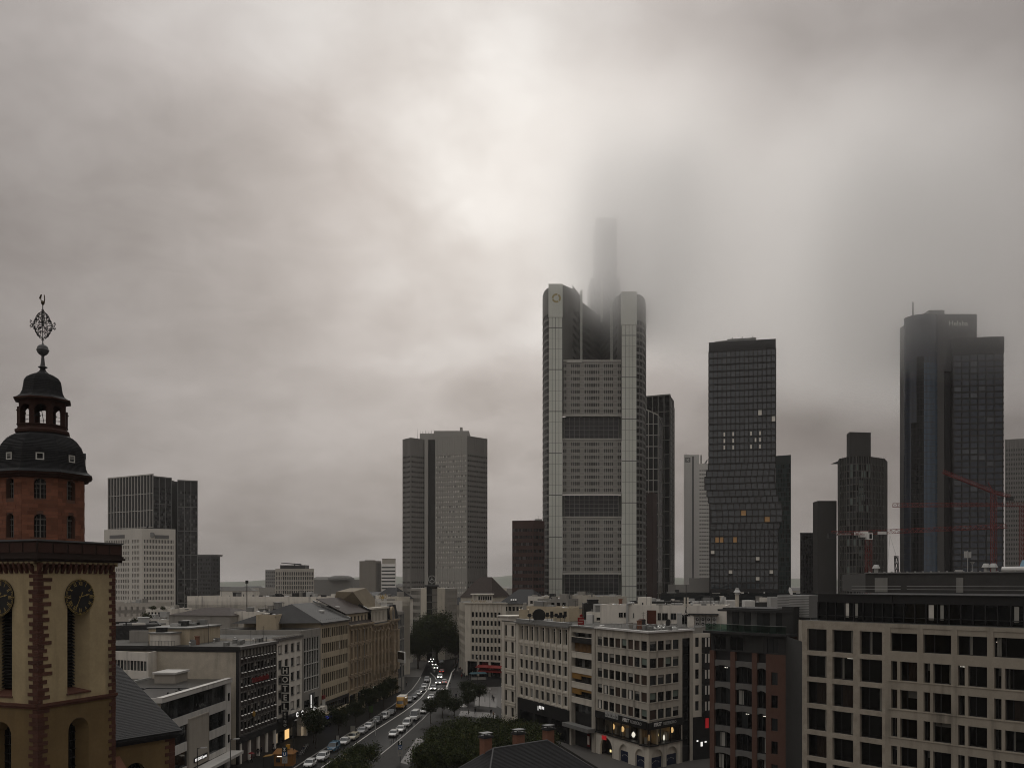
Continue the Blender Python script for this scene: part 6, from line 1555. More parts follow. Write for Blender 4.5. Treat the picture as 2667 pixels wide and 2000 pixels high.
def narrow_house():
 A,B=vp(29.7),vp(19.2);zt=26.3
 T=Thing('office_block','narrow grey house with stacked loggias and orange awnings','office block',(A[0],A[1],0));fr=Fr(A,B);L_=fr.L
 b=MB();b.fbox(fr,0,.75,-.8,.25,0,zt-.3);b.fbox(fr,L_-1.2,L_,-.8,.25,0,zt-.3);b.fbox(fr,.75,L_-1.2,-.8,.05,zt-1.5,zt-.3);T.part('pier_wall',b,'stone_grey')
 zf=[7.4+k*3.28 for k in range(6)]
 for k,z in enumerate(zf):
  if k:b=MB();b.fbox(fr,.76,L_-1.21,-.6,.18,z-1.25,z-.05);T.part('balustrade',b,'stone_pale' if k<5 else 'frame_dark');b=MB();b.fbox(fr,.76,L_-1.21,-.1,.24,z-.05,z+.06);T.part('ledge',b,'stone_pale')
  n=6;w=(L_-2.1)/n
  for i in range(n):
   T.inst('pane',unit_cube(RND.choice(('glass_dark','glass_mid','glass_grey','glass_dark'))),fr.P(.8+i*w+.05,-.75,z+.05),fr.rot,scale=(w-.1,.04,1.9))
  if k in(1,2):b=MB();b.fbox(fr,.8,L_*.42,-.2,.05,z+.75,z+1.95);T.part('awning',b,'awning_orange');b=MB();b.fbox(fr,L_*.42+.02,L_-1.25,-.2,.04,z+1.5,z+1.95);T.part('awning',b,'awning_orange')
  if k==4:
   for i in range(5):b=MB();b.fbox(fr,1+i*1.7,2.5+i*1.7,-.7,-.6,z+.1,z+1.9);T.part('awning',b,'blind_orange')if 'blind_orange' in M or mat('blind_orange',(.13,.075,.03),.8,.2)else None
 b=MB();b.fquad(fr,.75,L_-1.2,-.8,0,zt-1.4);T.part('loggia_back',b,'frame_dark')
 b=MB();b.fbox(fr,-.3,L_,.0,2.0,4.2,5.0);T.part('canopy',b,'grey_metal');b=MB();b.fbox(fr,7,8.2,-.1,.0,.8,3.4);T.part('red_frame',b,'letter_red')
 b=MB();b.fbox(fr,7.2,8.0,.001,.03,1.2,3.0);T.part('poster',b,'plaster_white')
 b=MB();b.fbox(fr,0,L_,-.5,.5,zt-.3,zt);T.part('eaves',b,'grey_metal')
 ring=[A,B,(B[0]+16,B[1]+9),(A[0]+16,A[1]+9)];flat_roof(T,ring,zt-.02,'roof_gravel',0)
narrow_house()
def white_office():
 A,B=vp(56.7),vp(29.8);zt=26.1
 T=Thing('office_block','cream office building with nine window bays above a black shopfront','office block',(A[0],A[1],0))
 st=style('white_o',('glass_dark','glass_dark','glass_black'),depth=.32,v=[.45],fw=.055,frame='frame_white',extra=[None,None,('blind','blind',.05,.95,.8,.95),None,None,('blind','blind',.05,.95,.1,.95)])
 st5=style('white_t',('glass_dark','glass_mid'),depth=.7,v=[.6],hz=[.8],fw=.09,frame='frame_white')
 f=Facade(T,A,B,'stone_pale',st,.5,nvar=6);L_=f.fr.L;C=cols(9,1.6,L_-.8,.68)
 f.area(0,L_,7.4,21.4,C,[(8.1+k*3.32,8.1+k*3.32+2.15)for k in range(4)])
 f.area(0,L_,21.4,zt-.5,cols(9,1.6,L_-.8,.82),[(21.6,25.1)],style=st5);fr=f.done()
 for i in range(10):
  s=1.6+i*(L_-2.4)/9;b=MB();b.fbox(fr,s-.16,s+.16,0,.22,7.4,zt-.5);T.part('pilaster',b,'stone_pale')
 for k in range(5):b=MB();b.fbox(fr,1.4,L_-.6,0,.14,7.75+k*3.32-.25,7.75+k*3.32);T.part('ledge',b,'stone_cream')
 b=MB();b.fbox(fr,0,L_,-.6,.65,zt-.5,zt-.1);b.fbox(fr,.5,L_-.2,-.6,.35,zt-.1,zt+.6);T.part('eaves',b,'grey_metal')
 b=MB();b.fbox(fr,1.5,L_-.1,-.2,.35,0,7.4);T.part('shop_front',b,'black_clad')
 for k in range(3):b=MB();b.fbox(fr,3+k*8,9.6+k*8,.35,.38,.5,4.6);T.part('shop_window',b,'glass_dark')
 o=None
 for(s,z,w,h)in((12.3,5.6,.2,1.0),(13.1,6.1,.35,.7),(13.7,6.0,.2,.8),(14.3,6.15,.35,.6),(15.0,6.1,.3,.6)):b=MB();b.fbox(fr,s,s+w,.36,.42,z,z+h);T.part('sign_letter',b,'sign_white')
 b=MB();b.fquad(fr,0,1.5,0,0,7.4);T.part('pier',b,'stone_pale')
 ring=[A,B,(B[0]+18,B[1]+9),(A[0]+18,A[1]+9)];flat_roof(T,ring,zt,'roof_gravel',0)
 return fr
fWO=white_office()
def round_house():
 A,B=vp(67.0),vp(56.9);zt=25.6
 T=Thing('office_block','cream corner house with rounded end and banded floors facing the square','office block',(A[0],A[1],0))
# rounded far end
 u=V;n=(Fr(A,B).n);pts=[]
 for k in range(7):
  a=(PI/2)*(6-k)/6;c=vp(64.4);r=2.6
  pts.append((c[0]-n[0]*r+n[0]*r*math.cos(a)+u[0]*r*math.sin(a),c[1]-n[1]*r+n[1]*r*math.cos(a)+u[1]*r*math.sin(a)))
 back=(pts[0][0]-n[0]*14,pts[0][1]-n[1]*14)
 chain=[back]+pts+[B]
 st=style('round_h',('glass_dark','glass_black','glass_dark'),depth=.35,v=[],fw=.08,frame='frame_dark')
 zf=[(2.0 if k==0 else 1.6+k*4.1,1.6+k*4.1+2.7)for k in range(6)]
 for i,(p,q)in enumerate(zip(chain,chain[1:])):
  f=Facade(T,p,q,'stone_pale',st,.35);L_=f.fr.L
  if i==len(chain)-2:f.area(0,L_,0,zt,[(1.1,2.5),(4.9,6.4)],zf)
  elif i==0:f.area(0,L_,0,zt,cols(4,.5,L_-.5,.45),zf)
  else:f.w.fquad(f.fr,0,L_,0,0,zt)
  f.done()
  for z0,z1 in zf:
   b=MB();b.fbox(f.fr,0,L_,0,.16,z1+.4,z1+.65);b.fbox(f.fr,0,L_,0,.10,z0-.35,z0-.15);T.part('band',b,'stone_cream')
 b=MB();b.prism([(p[0]+(p[0]-(-2))*0,p[1])for p in chain]+[(B[0]+14,B[1]+8)],zt,zt+.35);T.part('roof',b,'roof_pale')
 fr=Fr(vp(66),B);b=MB();b.fbox(fr,.3,6,-6,.3,zt+.36,zt+1.3);b.fbox(fr,-.2,6.4,-6.4,.7,zt+1.3,zt+1.6);T.part('roof_edge_box',b,'plaster_white')
 b=MB();c=Fr(vp(67),B).P(7.0,.0,0);fr=Fr(vp(67),B);b.fbox(fr,3.0,4.2,0,.3,0,zt);T.part('pilaster',b,'stone_pale')
round_house()
def annex():
 A=wp_(13.95);B=(A[0]+10*.9,A[1]+10*.43);zt=25.0
 T=Thing('office_block','pale stone wing with stacked dark bay windows, in the gap beside the brick house','office block',(A[0],A[1],0))
 st=style('annex',('glass_dark','glass_mid'),depth=.2,v=[.5],fw=.07,frame='frame_dark')
 f=Facade(T,A,B,'stone_pale',st,.2);L_=f.fr.L
 zf=[9.9+k*3.2 for k in range(5)]
 f.area(0,L_,8.6,zt,[(.6,1.5)],[(z,z+1.9)for z in zf]);fr=f.done()
 for k,z in enumerate(zf):
  b=MB();b.fbox(fr,2.2,4.6,-.2,.75,z-1.25,z-.1);T.part('bay_apron',b,'black_clad')
  b=MB();b.fbox(fr,2.2,4.6,-.2,.7,z-.1,z+1.9);bay=T.part('bay_window',b,'glass_mid')
  for s in(2.5,3.3,4.1):b=MB();b.fbox(fr,s,s+.35,.7,.72,z,z+1.8);T.part('curtain',b,'curtain',parent=bay)
 b=MB();b.fbox(fr,0,L_,-.3,-.1,0,8.6);T.part('shop_front',b,'black_clad')
 for(s,z,w,h,m_)in((3.2,6.2,.8,2.0,'sign_red'),(1.0,3.6,.4,.3,'sign_white'),(2.0,2.6,.5,.9,'sign_white'),(3.0,3.3,.5,.25,'sign_white')):b=MB();b.fbox(fr,s,s+w,-.09,-.04,z,z+h);T.part('shop_light',b,m_)
 ring=[A,B,(B[0]-4,B[1]+12),(A[0]-4,A[1]+12)];flat_roof(T,ring,zt,'roof_gravel',.4,'stone_pale')
annex()
clear_glass('glass_rail',(.45,.58,.52),.6)
def brick_house():
 A,B=(33.2,148.0),(42.7,137.5);fr=Fr(A,B);L_=fr.L
 T=Thing('brick_house','red brick office house with grey arched bands and a glazed roof terrace','office block',(A[0],A[1],0))
 zb=24.4;piers=[(0,.9),(4.05,4.95),(8.1,9.0)];ph=3.62
# brick piers and right-hand brick field
 field0=10.6
 b=MB()
 for(a,c)in piers:b.fbox(fr,a,c,-.5,.12,0,zb)
 T.part('brick_pier',b,'brick_red')if False else None
 for(a,c)in piers:q=MB();q.fbox(fr,a,c,-.5,.14,0,zb);T.part('brick_pier',q,'brick_red')
 f=Facade(T,fr.Q(field0,.06),fr.Q(L_,.06),'brick_red',style('bh',('glass_dark','glass_mid'),depth=.25,v=[.5],fw=.06,frame='frame_dark'),.25,wname='brick_wall')
 f.area(0,f.fr.L,0,zb,[(.95,2.1)],[(1.5+k*ph,3.5+k*ph)for k in range(6)]);f.done()
 bays=[(.9,4.05),(4.95,8.1),(9.0,10.6)]
 bays=[(.9,4.05),(4.95,8.1),(9.0,field0)]
 bays=[(.9,4.05),(4.95,8.1)]
 b3=(9.0,field0)
 for(a,c)in bays+[b3]:
  for k in range(6):
   z0=1.2+k*ph;zt=z0+ph-1.15;n=3 if c-a>2 else 2;w=(c-a)/n
   fm=MB();fm.fbox(fr,a,c,-.42,-.3,z0,z0+.09);fm.fbox(fr,a,c,-.42,-.3,zt-.09+.3,zt+.3)
   for i in range(n+1):fm.fbox(fr,max(a,a+i*w-.05),min(c,a+i*w+.05),-.42,-.31,z0+.09,zt+.2)
   wo=T.part('window',fm,'frame_dark')
   for i in range(n):
    g=MB();g.fquad(fr,a+i*w+.05,a+(i+1)*w-.05,-.38,z0+.09,zt+.25);T.part('pane',g,RND.choice(('glass_dark','glass_dark','glass_black','glass_mid')),parent=wo)
   if RND.random()<.5:g=MB();s=a+RND.uniform(.3,1.2);g.fbox(fr,s,min(c,s+.9),-.37,-.36,z0+.2,zt);T.part('curtain',g,'blind',parent=wo)
   if(k*7+int(a))%5==0:g=MB();g.fbox(fr,a+(c-a)*.55,a+(c-a)*.55+.6,-.36,-.34,zt-.15,zt-.05);T.part('ceiling_light',g,'light_strip',parent=wo)
# grey band with arched lower edge
   g=MB();m_=8;hh=.30
   for j in range(m_):
    s0,s1=a+(c-a)*j/m_,a+(c-a)*(j+1)/m_;e0,e1=[zt+hh*(1-(2*t/m_-1)**2)for t in(j,j+1)]
    g.hexa([fr.P(s0,.0,e0),fr.P(s1,.0,e1),fr.P(s1,-.4,e1),fr.P(s0,-.4,e0),fr.P(s0,.0,z0+ph-.02),fr.P(s1,.0,z0+ph-.02),fr.P(s1,-.4,z0+ph-.02),fr.P(s0,-.4,z0+ph-.02)])
   T.part('arched_band',g,'plaster_band')if 'plaster_band' in M or mat('plaster_band',(.15,.145,.135),.8,.2,.8,streak=.2)else None
 b=MB();b.fquad(fr,.9,field0,-.45,0,zb);T.part('bay_back',b,'black_clad')
 b=MB();b.fbox(fr,.0,L_,.14,.3,0,1.3);sg=T.part('shop_fascia',b,'black_clad');put_text(T,fr,1.6,.35,'MaxMara',.95,'white_metal',t=.33,parent=sg)
# glazed top storey, projecting roof plate, terrace railing and penthouse
 z0,z1=zb,27.3
 f2=Facade(T,fr.Q(.2,.0),fr.Q(L_,.0),'dark_metal',style('bht',('glass_mid','glass_dark','glass_grey'),depth=.15,v=[.5],fw=.08,frame='frame_dark'),.15,wname='top_storey');f2 .area(0,f2 .fr.L,z0,z1,[(.5,2.9),(3.7,6.2),(10.6,12.6)],[(z0+.2,z1-.35)]);f2 .done()
 b=MB();b.fbox(fr,6.6,10.2,-.05,.05,z0+.1,z1-.2);T.part('louvre_panel',b,'dark_wall')
 b=MB();b.fbox(fr,-.8,L_+.5,-13,.9,z1,z1+.4);T.part('terrace_slab',b,'dark_metal')
 for k in range(10):b=MB();w=(L_+.8)/10;b.fbox(fr,-.5+k*w+.03,-.5+(k+1)*w-.03,.62,.66,z1+.42,z1+1.55);T.part('railing_pane',b,'glass_rail')
 b=MB();b.fbox(fr,-.6,L_+.4,.6,.68,z1+1.55,z1+1.62);T.part('handrail',b,'grey_metal')
 zp=z1+.4;f3=Fr(fr.Q(1.5,-2.6),fr.Q(L_-2.2,-2.6))
 for k in range(9):w=f3 .L/9;b=MB();b.fbox(f3,k*w+.04,(k+1)*w-.04,-.05,0,zp,zp+3.2);T.part('penthouse_pane',b,RND.choice(('glass_grey','glass_mid','glass_grey')))
 b=MB();b.prism([f3 .Q(0,-.1),f3 .Q(f3 .L,-.1),f3 .Q(f3 .L,-8),f3 .Q(0,-8)],zp,zp+3.2);T.part('penthouse',b,'dark_metal')
 b=MB();b.fbox(f3,-1.2,f3 .L+2.2,-9,.9,zp+3.2,zp+3.55);b.fbox(f3,-.6,f3 .L+1.2,-8,.3,zp+3.55,zp+3.8);T.part('penthouse_roof',b,'dark_metal')
 b=MB();b.fbox(fr,L_-1.8,L_+.2,-4,-1.8,zp,zp+4.2);T.part('stair_box',b,'dark_wall')
 ring=[A,B,fr.Q(L_,-20),fr.Q(0,-20)];plain_walls(T,ring,0,z1,'brick_red',skip=(0,),name='rear_wall')
# louvred plant on the roof
 for(s0,s1,t)in((9.0,12.2,-6.0),(12.6,16.0,-3.6)):
  b=MB();b.fbox(fr,s0,s1,t-3,t,zp+2.5,zp+6.0);q=T.part('plant_box',b,'grey_metal')
  for j in range(13):b=MB();b.fbox(fr,s0,s1,t,t+.09,zp+2.6+j*.26,zp+2.72+j*.26);T.part('louvre',b,'light_metal',parent=q)
brick_house()
def stone_offices():
 K=[(42.6,137.5),(40.9,124.5),(48.6,115.0),(73.6,87.9)]
 T=Thing('stone_office','beige stone office building with large dark windows filling the lower right','office building',(K[1][0],K[1][1],0));zt=30.45
 ex=[None,('curtain','curtain',.06,.2,.02,.98),('blind','blind',.03,.97,.78,.98),('curtain','blind',.1,.18,.02,.98),None,('curtain','curtain',.8,.92,.02,.98),('curtain','blind_brown',.4,.95,.02,.98),None,('curtain','curtain',.38,.46,.02,.98),('blind','blind',.37,.97,.6,.98),None]
 gl=('glass_clear',)
 st=style('so',gl,depth=.55,v=[.36],hz=[],fw=.10,frame='frame_dark',extra=ex)
 ph=3.68
 f=Facade(T,K[1],K[2],'stone_mottled',st,.55,nvar=11);L1=f.fr.L
 Ra=[(zt-1.15-3.05-k*ph,zt-1.15-k*ph)for k in range(7)][::-1]
 f.area(0,L1,0,zt,[(.78,3.8),(4.68,7.74),(8.67,11.8)],Ra);fr1=f.done()
 f=Facade(T,K[2],K[3],'stone_beige',st,.55,nvar=11);L2=f.fr.L
 C=[]
 pitch=4.13
 for i in range(9):C+=[(.75+i*pitch,1.56+i*pitch),(1.92+i*pitch,4.1+i*pitch)]
 C=[q for q in C if q[1]<L2-.2]
 Rb=[(zt-4.82-2.47-k*3.65,zt-4.82-k*3.65)for k in range(6)][::-1]
 f.area(0,L2,0,zt-4.2,C,Rb)
 C2=[(.68+i*pitch,.68+i*pitch+3.42)for i in range(9)if.72+i*pitch+3.6<L2]
 f.area(0,L2,zt-4.2,zt,C2,[(zt-3.55,zt-.5)]);fr2=f.done()
 for(a,c)in C2:b=MB();b.fbox(fr2,a,c,-.5,-.08,zt-1.2,zt-.5);T.part('blind_box',b,'stone_beige')
 for k in range(6):b=MB();b.fbox(fr2,.4,L2-.2,0,.07,Rb[k][0]-.14,Rb[k][0]-.03);T.part('sill_course',b,'stone_beige')
# sills
 b=MB()
 for(z0,z1)in Ra:b.fbox(fr1,.5,L1-.7,-.5,-.05,z0-.02,z0+.06)
 interior(T,fr1,-3.5,L1,[Ra[k][0]-.35 for k in range(7)]+[zt-.6],back=4.2);interior(T,fr2,0,L2,[zt-4.2-k*3.65 for k in range(7)]+[zt-.3],back=4.2)
 for(fr,s,z)in((fr1,1.4,Ra[5][1]-.25),(fr1,4.7,Ra[5][1]-.25),(fr1,5.7,Ra[5][1]-.3),(fr1,8.2,Ra[5][1]-.25),(fr2,7.0,Rb[5][1]-.2),(fr2,8.3,Rb[5][1]-.35),(fr2,3.2,Rb[4][1]-.25),(fr1,2.0,Ra[3][1]-.3),(fr1,8.8,Ra[2][1]-.3),(fr2,11.4,Rb[3][1]-.3),(fr2,15.2,Rb[4][1]-.3),(fr2,2.6,Rb[2][1]-.3),(fr2,12.0,zt-1.9),(fr2,7.4,Rb[1][1]-.3)):
  b=MB();b.fbox(fr,s,s+.75,-2.2,-2.05,z,z+.07);T.part('ceiling_light',b,'light_strip')
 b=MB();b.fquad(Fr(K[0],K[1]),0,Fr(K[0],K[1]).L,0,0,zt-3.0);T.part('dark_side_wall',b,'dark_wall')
 b=MB();b.fquad(Fr(K[0],K[1]),Fr(K[0],K[1]).L-2.5,Fr(K[0],K[1]).L,0.01,zt-3.0,zt);T.part('corner_return',b,'stone_mottled')
# roof, ragged coping
 n1=fr1 .n;back=lambda p,t:(p[0]-n1[0]*t,p[1]-n1[1]*t)
 ring=[K[1],K[2],K[3],back(K[3],40),back(K[1],40)]
 b=MB();b.poly([(p[0],p[1],zt)for p in ring]);T.part('roof',b,'roof_gravel')
# dark penthouse with glazing
 a0,a1,a2=fr1 .Q(1.1,-2.2),fr1 .Q(L1-.2,-2.2),fr2 .Q(L2,-2.6)
 pz0,pz1=zt+.02,34.1
 g1=Fr(a0,a1);
 def glaz(fr,n,z0,z1,seed):
  b=MB();b.fbox(fr,0,fr.L,-3,0,z1,pz1);T.part('penthouse_fascia',b,'black_clad')
  w=fr.L/n
  for i in range(n):
   T.inst('pane',unit_cube('glass_black' if(i*seed)%5 else 'glass_dark'),fr.P(i*w+.06,-.15,z0+.1),fr.rot,scale=(w-.12,.04,z1-z0-.1))
   b=MB();b.fbox(fr,i*w-.05,i*w+.05,-.2,.04,z0,z1);T.part('mullion',b,'frame_dark')
   if(i*seed)%7 in(2,5):s=i*w+RND.uniform(.1,.4);b=MB();b.fbox(fr,s,s+RND.uniform(.2,.7),-.14,-.12,z0+.5,z1-.1);T.part('curtain',b,'curtain' if i%2 else 'blind')
  b=MB();b.fbox(fr,0,fr.L,-.12,.02,z0+.65,z0+.73);T.part('transom',b,'frame_dark')
 glaz(g1,8,pz0,33.0,3);g2=Fr((a1[0]+.05,a1[1]-.05),a2);glaz(g2,26,pz0,33.0,4)
 ringp=[a0,a1,a2,back(a2,34),back(a0,34)]
 b=MB();b.prism([(p[0]+n1[0]*-.4,p[1]-n1[1]*.4)for p in ringp],pz0,pz1-.01);T.part('penthouse',b,'black_clad')
 b=MB();b.poly([(p[0],p[1],pz1+.02)for p in ringp]);b.fbox(g1,-.3,g1 .L,-.4,.25,pz1+.0,pz1+.1);b.fbox(g2,0,g2 .L+.3,-.4,.25,pz1+.002,pz1+.102);T.part('penthouse_roof',b,'dark_metal')
# dark plant storey with two grey doors and rails
 pA,pB=P2(2254,142),(85.8,116.4);fp=Fr(pA,pB);zq=37.15
 b=MB();b.prism([pA,pB,(pB[0]+6,pB[1]+30),(pA[0]+6,pA[1]+26)],pz1,zq);T.part('plant_storey',b,'dark_brick')if mat('dark_brick',(.055,.053,.05),.8,.2,.9,fine=.2,bump=.3)else None
 b=MB();b.fbox(fp,-.1,fp.L,-.5,.18,zq,zq+.18);T.part('plant_coping',b,'grey_metal')
 for k in range(33):b=MB();b.fbox(fp,.6+k*1.15,.75+k*1.15,-.3,.25,zq+.18,zq+.3);T.part('coping_clip',b,'light_metal')
 def along(px):
  k=(px-CX)/F;t=(k*fp.A[1]-fp.A[0])/(fp.u[0]-k*fp.u[1]);return t
 for(p0,p1)in((2279,2312),(2491,2509)):b=MB();b.fbox(fp,along(p0),along(p1),0,.12,pz1+.1,pz1+2.35);T.part('door',b,'grey_door')if 'grey_door' in M or mat('grey_door',(.24,.235,.215),.7,.08,.5,streak=.2)else None
 for(p0,p1)in((2226,2353),(2369,2700)):
  for z in(.55,1.05):b=MB();b.fbox(fp,along(p0),min(along(p1),fp.L),1.3,1.34,pz1+z,pz1+z+.05);T.part('rail',b,'light_metal')
 def cowl(px,h=1.0):
  b=MB();c=fp.P(along(px),-1.2,zq+.1);b.cyl(c,(c[0],c[1],c[2]+h*.7),.32,.32,10);b.lathe([(.62,h*.7),(.6,h*.8),(.36,h*1.3),(.3,h*1.32)],c,12);T.part('vent_cowl',b,'light_metal')
 cowl(2275);cowl(2563);cowl(2582)
 b=MB();c=fp.P(along(2513),-1.5,zq+.1);b.cyl(c,(c[0],c[1],c[2]+3.3),.05,.05,6);b.box(c[0]-.5,c[0]-.08,c[1]-.1,c[1]+.1,c[2]+2.2,c[2]+3.2);b.box(c[0]+.08,c[0]+.5,c[1]-.1,c[1]+.1,c[2]+2.2,c[2]+3.1);T.part('antenna',b,'light_metal')
 b=MB();c=fp.P(along(2525),-1.5,zq+.1);b.cyl(c,(c[0],c[1],c[2]+1.6),.04,.04,5);b.lathe([(.05,1.2),(.35,1.6),(.36,1.62)],c,10);T.part('antenna_dish',b,'light_metal')
# pale duct and blue skylight at the right border
 b=MB();c0=fp.P(along(2606),-.9,zq+.5);c1=fp.P(fp.L-.5,-.9,zq+.5);b.cyl(c0,c1,.42,.42,12);T.part('duct',b,'white_metal')
 s=along(2637);b=MB();b.hexa([fp.P(s,-2.6,zq),fp.P(s+6,-2.6,zq),fp.P(s+6,-5,zq),fp.P(s,-5,zq),fp.P(s+.6,-3.2,zq+1.9),fp.P(s+6,-3.2,zq+1.9),fp.P(s+6,-5,zq+1.9),fp.P(s+.6,-5,zq+1.9)]);T.part('skylight',b,'sky_glass')if glass('sky_glass',(.22,.36,.46),rough=.15,orand=0)else None
 b=MB();b.fbox(fp,s+.8,s+8,-5,-3.3,zq+1.92,zq+2.9);T.part('skylight_hood',b,'black_clad')
 b=MB();b.fbox(fp,along(2482),along(2500),-1.6,-1.0,zq+.2,zq+.5);T.part('roof_box',b,'light_metal')
stone_offices()
def guard_house():
 r=(.77,.638);q=(.638,-.77);z0=12.0
 R0=(-2.7,126.6);R1=(5.1,133.1)
 R1=(R0[0]+r[0]*10.4,R0[1]+r[1]*10.4)
 T=Thing('guard_house','low slate-roofed house with three brick chimneys at the bottom edge','house',((R0[0]+R1[0])/2,(R0[1]+R1[1])/2,0))
 k=8.2;dz=.83*k
 c=[(R0[0]+(-r[0]+q[0])*k,R0[1]+(-r[1]+q[1])*k),(R1[0]+(r[0]+q[0])*k,R1[1]+(r[1]+q[1])*k),(R1[0]+(r[0]-q[0])*k,R1[1]+(r[1]-q[1])*k),(R0[0]+(-r[0]-q[0])*k,R0[1]+(-r[1]-q[1])*k)]
 E=[(*p,z0-dz)for p in c];a,b_=(*R0,z0),(*R1,z0)
 b=MB();b.poly([E[0],E[1],b_,a]);b.poly([E[1],E[2],b_]);b.poly([E[2],E[3],a,b_]);b.poly([E[3],E[0],a]);rf=T.part('roof',b,'slate')
 m=MB();n=46
 for(p0,p1,t1,t0)in((E[0],E[1],b_,a),(E[3],E[0],a,a),(E[1],E[2],b_,b_)):
  p0,p1,t0,t1=map(Vector,(p0,p1,t0,t1));nn=(p1-p0).cross(t0-p0 if(t0-p0).length>.1 else t1-p0).normalized()
  for j in range(n):
   u0,u1=j/n,(j+1)/n;A0,A1=p0 .lerp(t0,u0),p1 .lerp(t1,u0);B0,B1=p0 .lerp(t0,u1),p1 .lerp(t1,u1)
   m.poly([A0+nn*.05,A1+nn*.05,B1+nn*.012,B0+nn*.012]);m.poly([A0,A1,A1+nn*.05,A0+nn*.05])
 T.part('slate_courses',m,'slate',parent=rf,kind='stuff')
 b=MB();b.tube([a,b_],.13,6);b.tube([a,E[3]],.11,6);b.tube([b_,E[1]],.11,6);b.tube([a,E[0]],.11,6);T.part('ridge_caps',b,'lead',kind='stuff')
 b=MB();b.prism([(T.loc[0]+(p[0]-T.loc[0])*.93,T.loc[1]+(p[1]-T.loc[1])*.93)for p in c],0,z0-dz+.25);T.part('wall',b,'plaster_tan')
 fr=Fr(R0,R1)
 for(px,dpt,ztop)in((1271.5,127.0,None),(1357,130.6,None),(1434.5,134.2,None)):
  x,y=Wx(px,dpt),dpt;zt={1271.5:Zy(1908,dpt),1357:Zy(1899,dpt),1434.5:Zy(1888,dpt)}[px]
  b=MB();f2=Fr((x-r[0]*.72,y-r[1]*.72),(x+r[0]*.72,y+r[1]*.72));b.fbox(f2,0,1.44,-1.1,0,9.4,zt-.75);ch=T.part('chimney',b,'terracotta')
  b=MB();b.fbox(f2,-.18,1.62,-1.28,.18,zt-.75,zt-.5);b.fbox(f2,-.08,1.52,-1.18,.08,zt-.5,zt-.38);b.fbox(f2,-.12,1.56,-1.22,.12,zt-.12,zt);T.part('chimney_cap',b,'dark_metal',parent=ch)
  b=MB()
  for(u,v)in((0,0),(1.3,0),(0,-.98),(1.3,-.98)):b.fbox(f2,u,u+.14,v-.12,v,zt-.38,zt-.12)
  T.part('cap_posts',b,'dark_metal',parent=ch,kind='stuff')
guard_house()
# ---------------------------------------------------------------- middle distance: square end, roofs, cranes
def star_building():
 D=400;x=lambda px,d=D:Wx(px,d);z=lambda py,d=D:Zy(py,d)
 T=Thing('office_block','grey office block with glazed stair and a three-pointed star on its roof','office block',(x(1125),D,0))
 st=style('star',('glass_dark','glass_mid'),depth=.3,v=[],fw=.08,frame='frame_grey')
 for(a,da,c,dc,nc,w)in((1069,408,1096,402,9,'plaster_grey'),(1159,402,1191,414,11,'plaster_grey')):
  f=Facade(T,P2(a,da),P2(c,dc),w,st,.3,merge=True);f.area(0,f.fr.L,0,z(1532),cols(nc,.3,f.fr.L-.3,.62),rows(9,2,z(1534),.22,.78));f.done()
 b=MB();b.prism([P2(1096,402),P2(1111,399),P2(1111,415),P2(1096,415)],0,z(1532)+.1);b.prism([P2(1139,399),P2(1159,402),P2(1159,415),P2(1139,415)],0,z(1532)+.1);T.part('stone_fin',b,'stone_cream')
 b=MB();b.prism([P2(1111,403),P2(1139,403),P2(1139,416),P2(1111,416)],0,z(1527));T.part('stair_glass',b,'glass_mid')
 for k in range(9):b=MB();b.prism([P2(1111,402.6),P2(1139,402.6),P2(1139,403.2),P2(1111,403.2)],3+k*3.3,3.4+k*3.3);T.part('stair_band',b,'frame_grey')
 b=MB();b.prism([P2(1106,401),P2(1143,401),P2(1143,414),P2(1106,414)],z(1527),z(1523));T.part('roof_plate',b,'dark_metal')
 b=MB();b.prism([P2(1069,408.3),P2(1111,403.3),P2(1159,402.3),P2(1191,414.3),P2(1186,440),P2(1072,440)],0,z(1532)-.1);T.part('shell',b,'plaster_grey')
 c=(x(1124),402,z(1508));r=1.75;b=MB();n=28
 for k in range(n):
  a0,a1=2*PI*k/n,2*PI*(k+1)/n;b.hexa([(c[0]+rr*math.cos(a),c[1]+dy,c[2]+rr*math.sin(a))for dy in(-.15,.15)for(rr,a)in((r*.86,a0),(r,a0),(r,a1),(r*.86,a1))])
 for k in range(3):
  a=PI/2+k*2*PI/3;tip=(r*.9*math.cos(a),r*.9*math.sin(a));w=.2;l,q=(w*math.cos(a+PI/3),w*math.sin(a+PI/3)),(w*math.cos(a-PI/3),w*math.sin(a-PI/3))
  for dy in(-.16,):b.poly([(c[0],c[1]+dy-.1,c[2]),(c[0]+q[0],c[1]+dy,c[2]+q[1]),(c[0]+tip[0],c[1]+dy,c[2]+tip[1]),(c[0]+l[0],c[1]+dy,c[2]+l[1])])
 b.box(c[0]-.12,c[0]+.12,c[1]-.1,c[1]+.1,z(1523),c[2]-r*.9);T.part('roof_star',b,'light_metal')
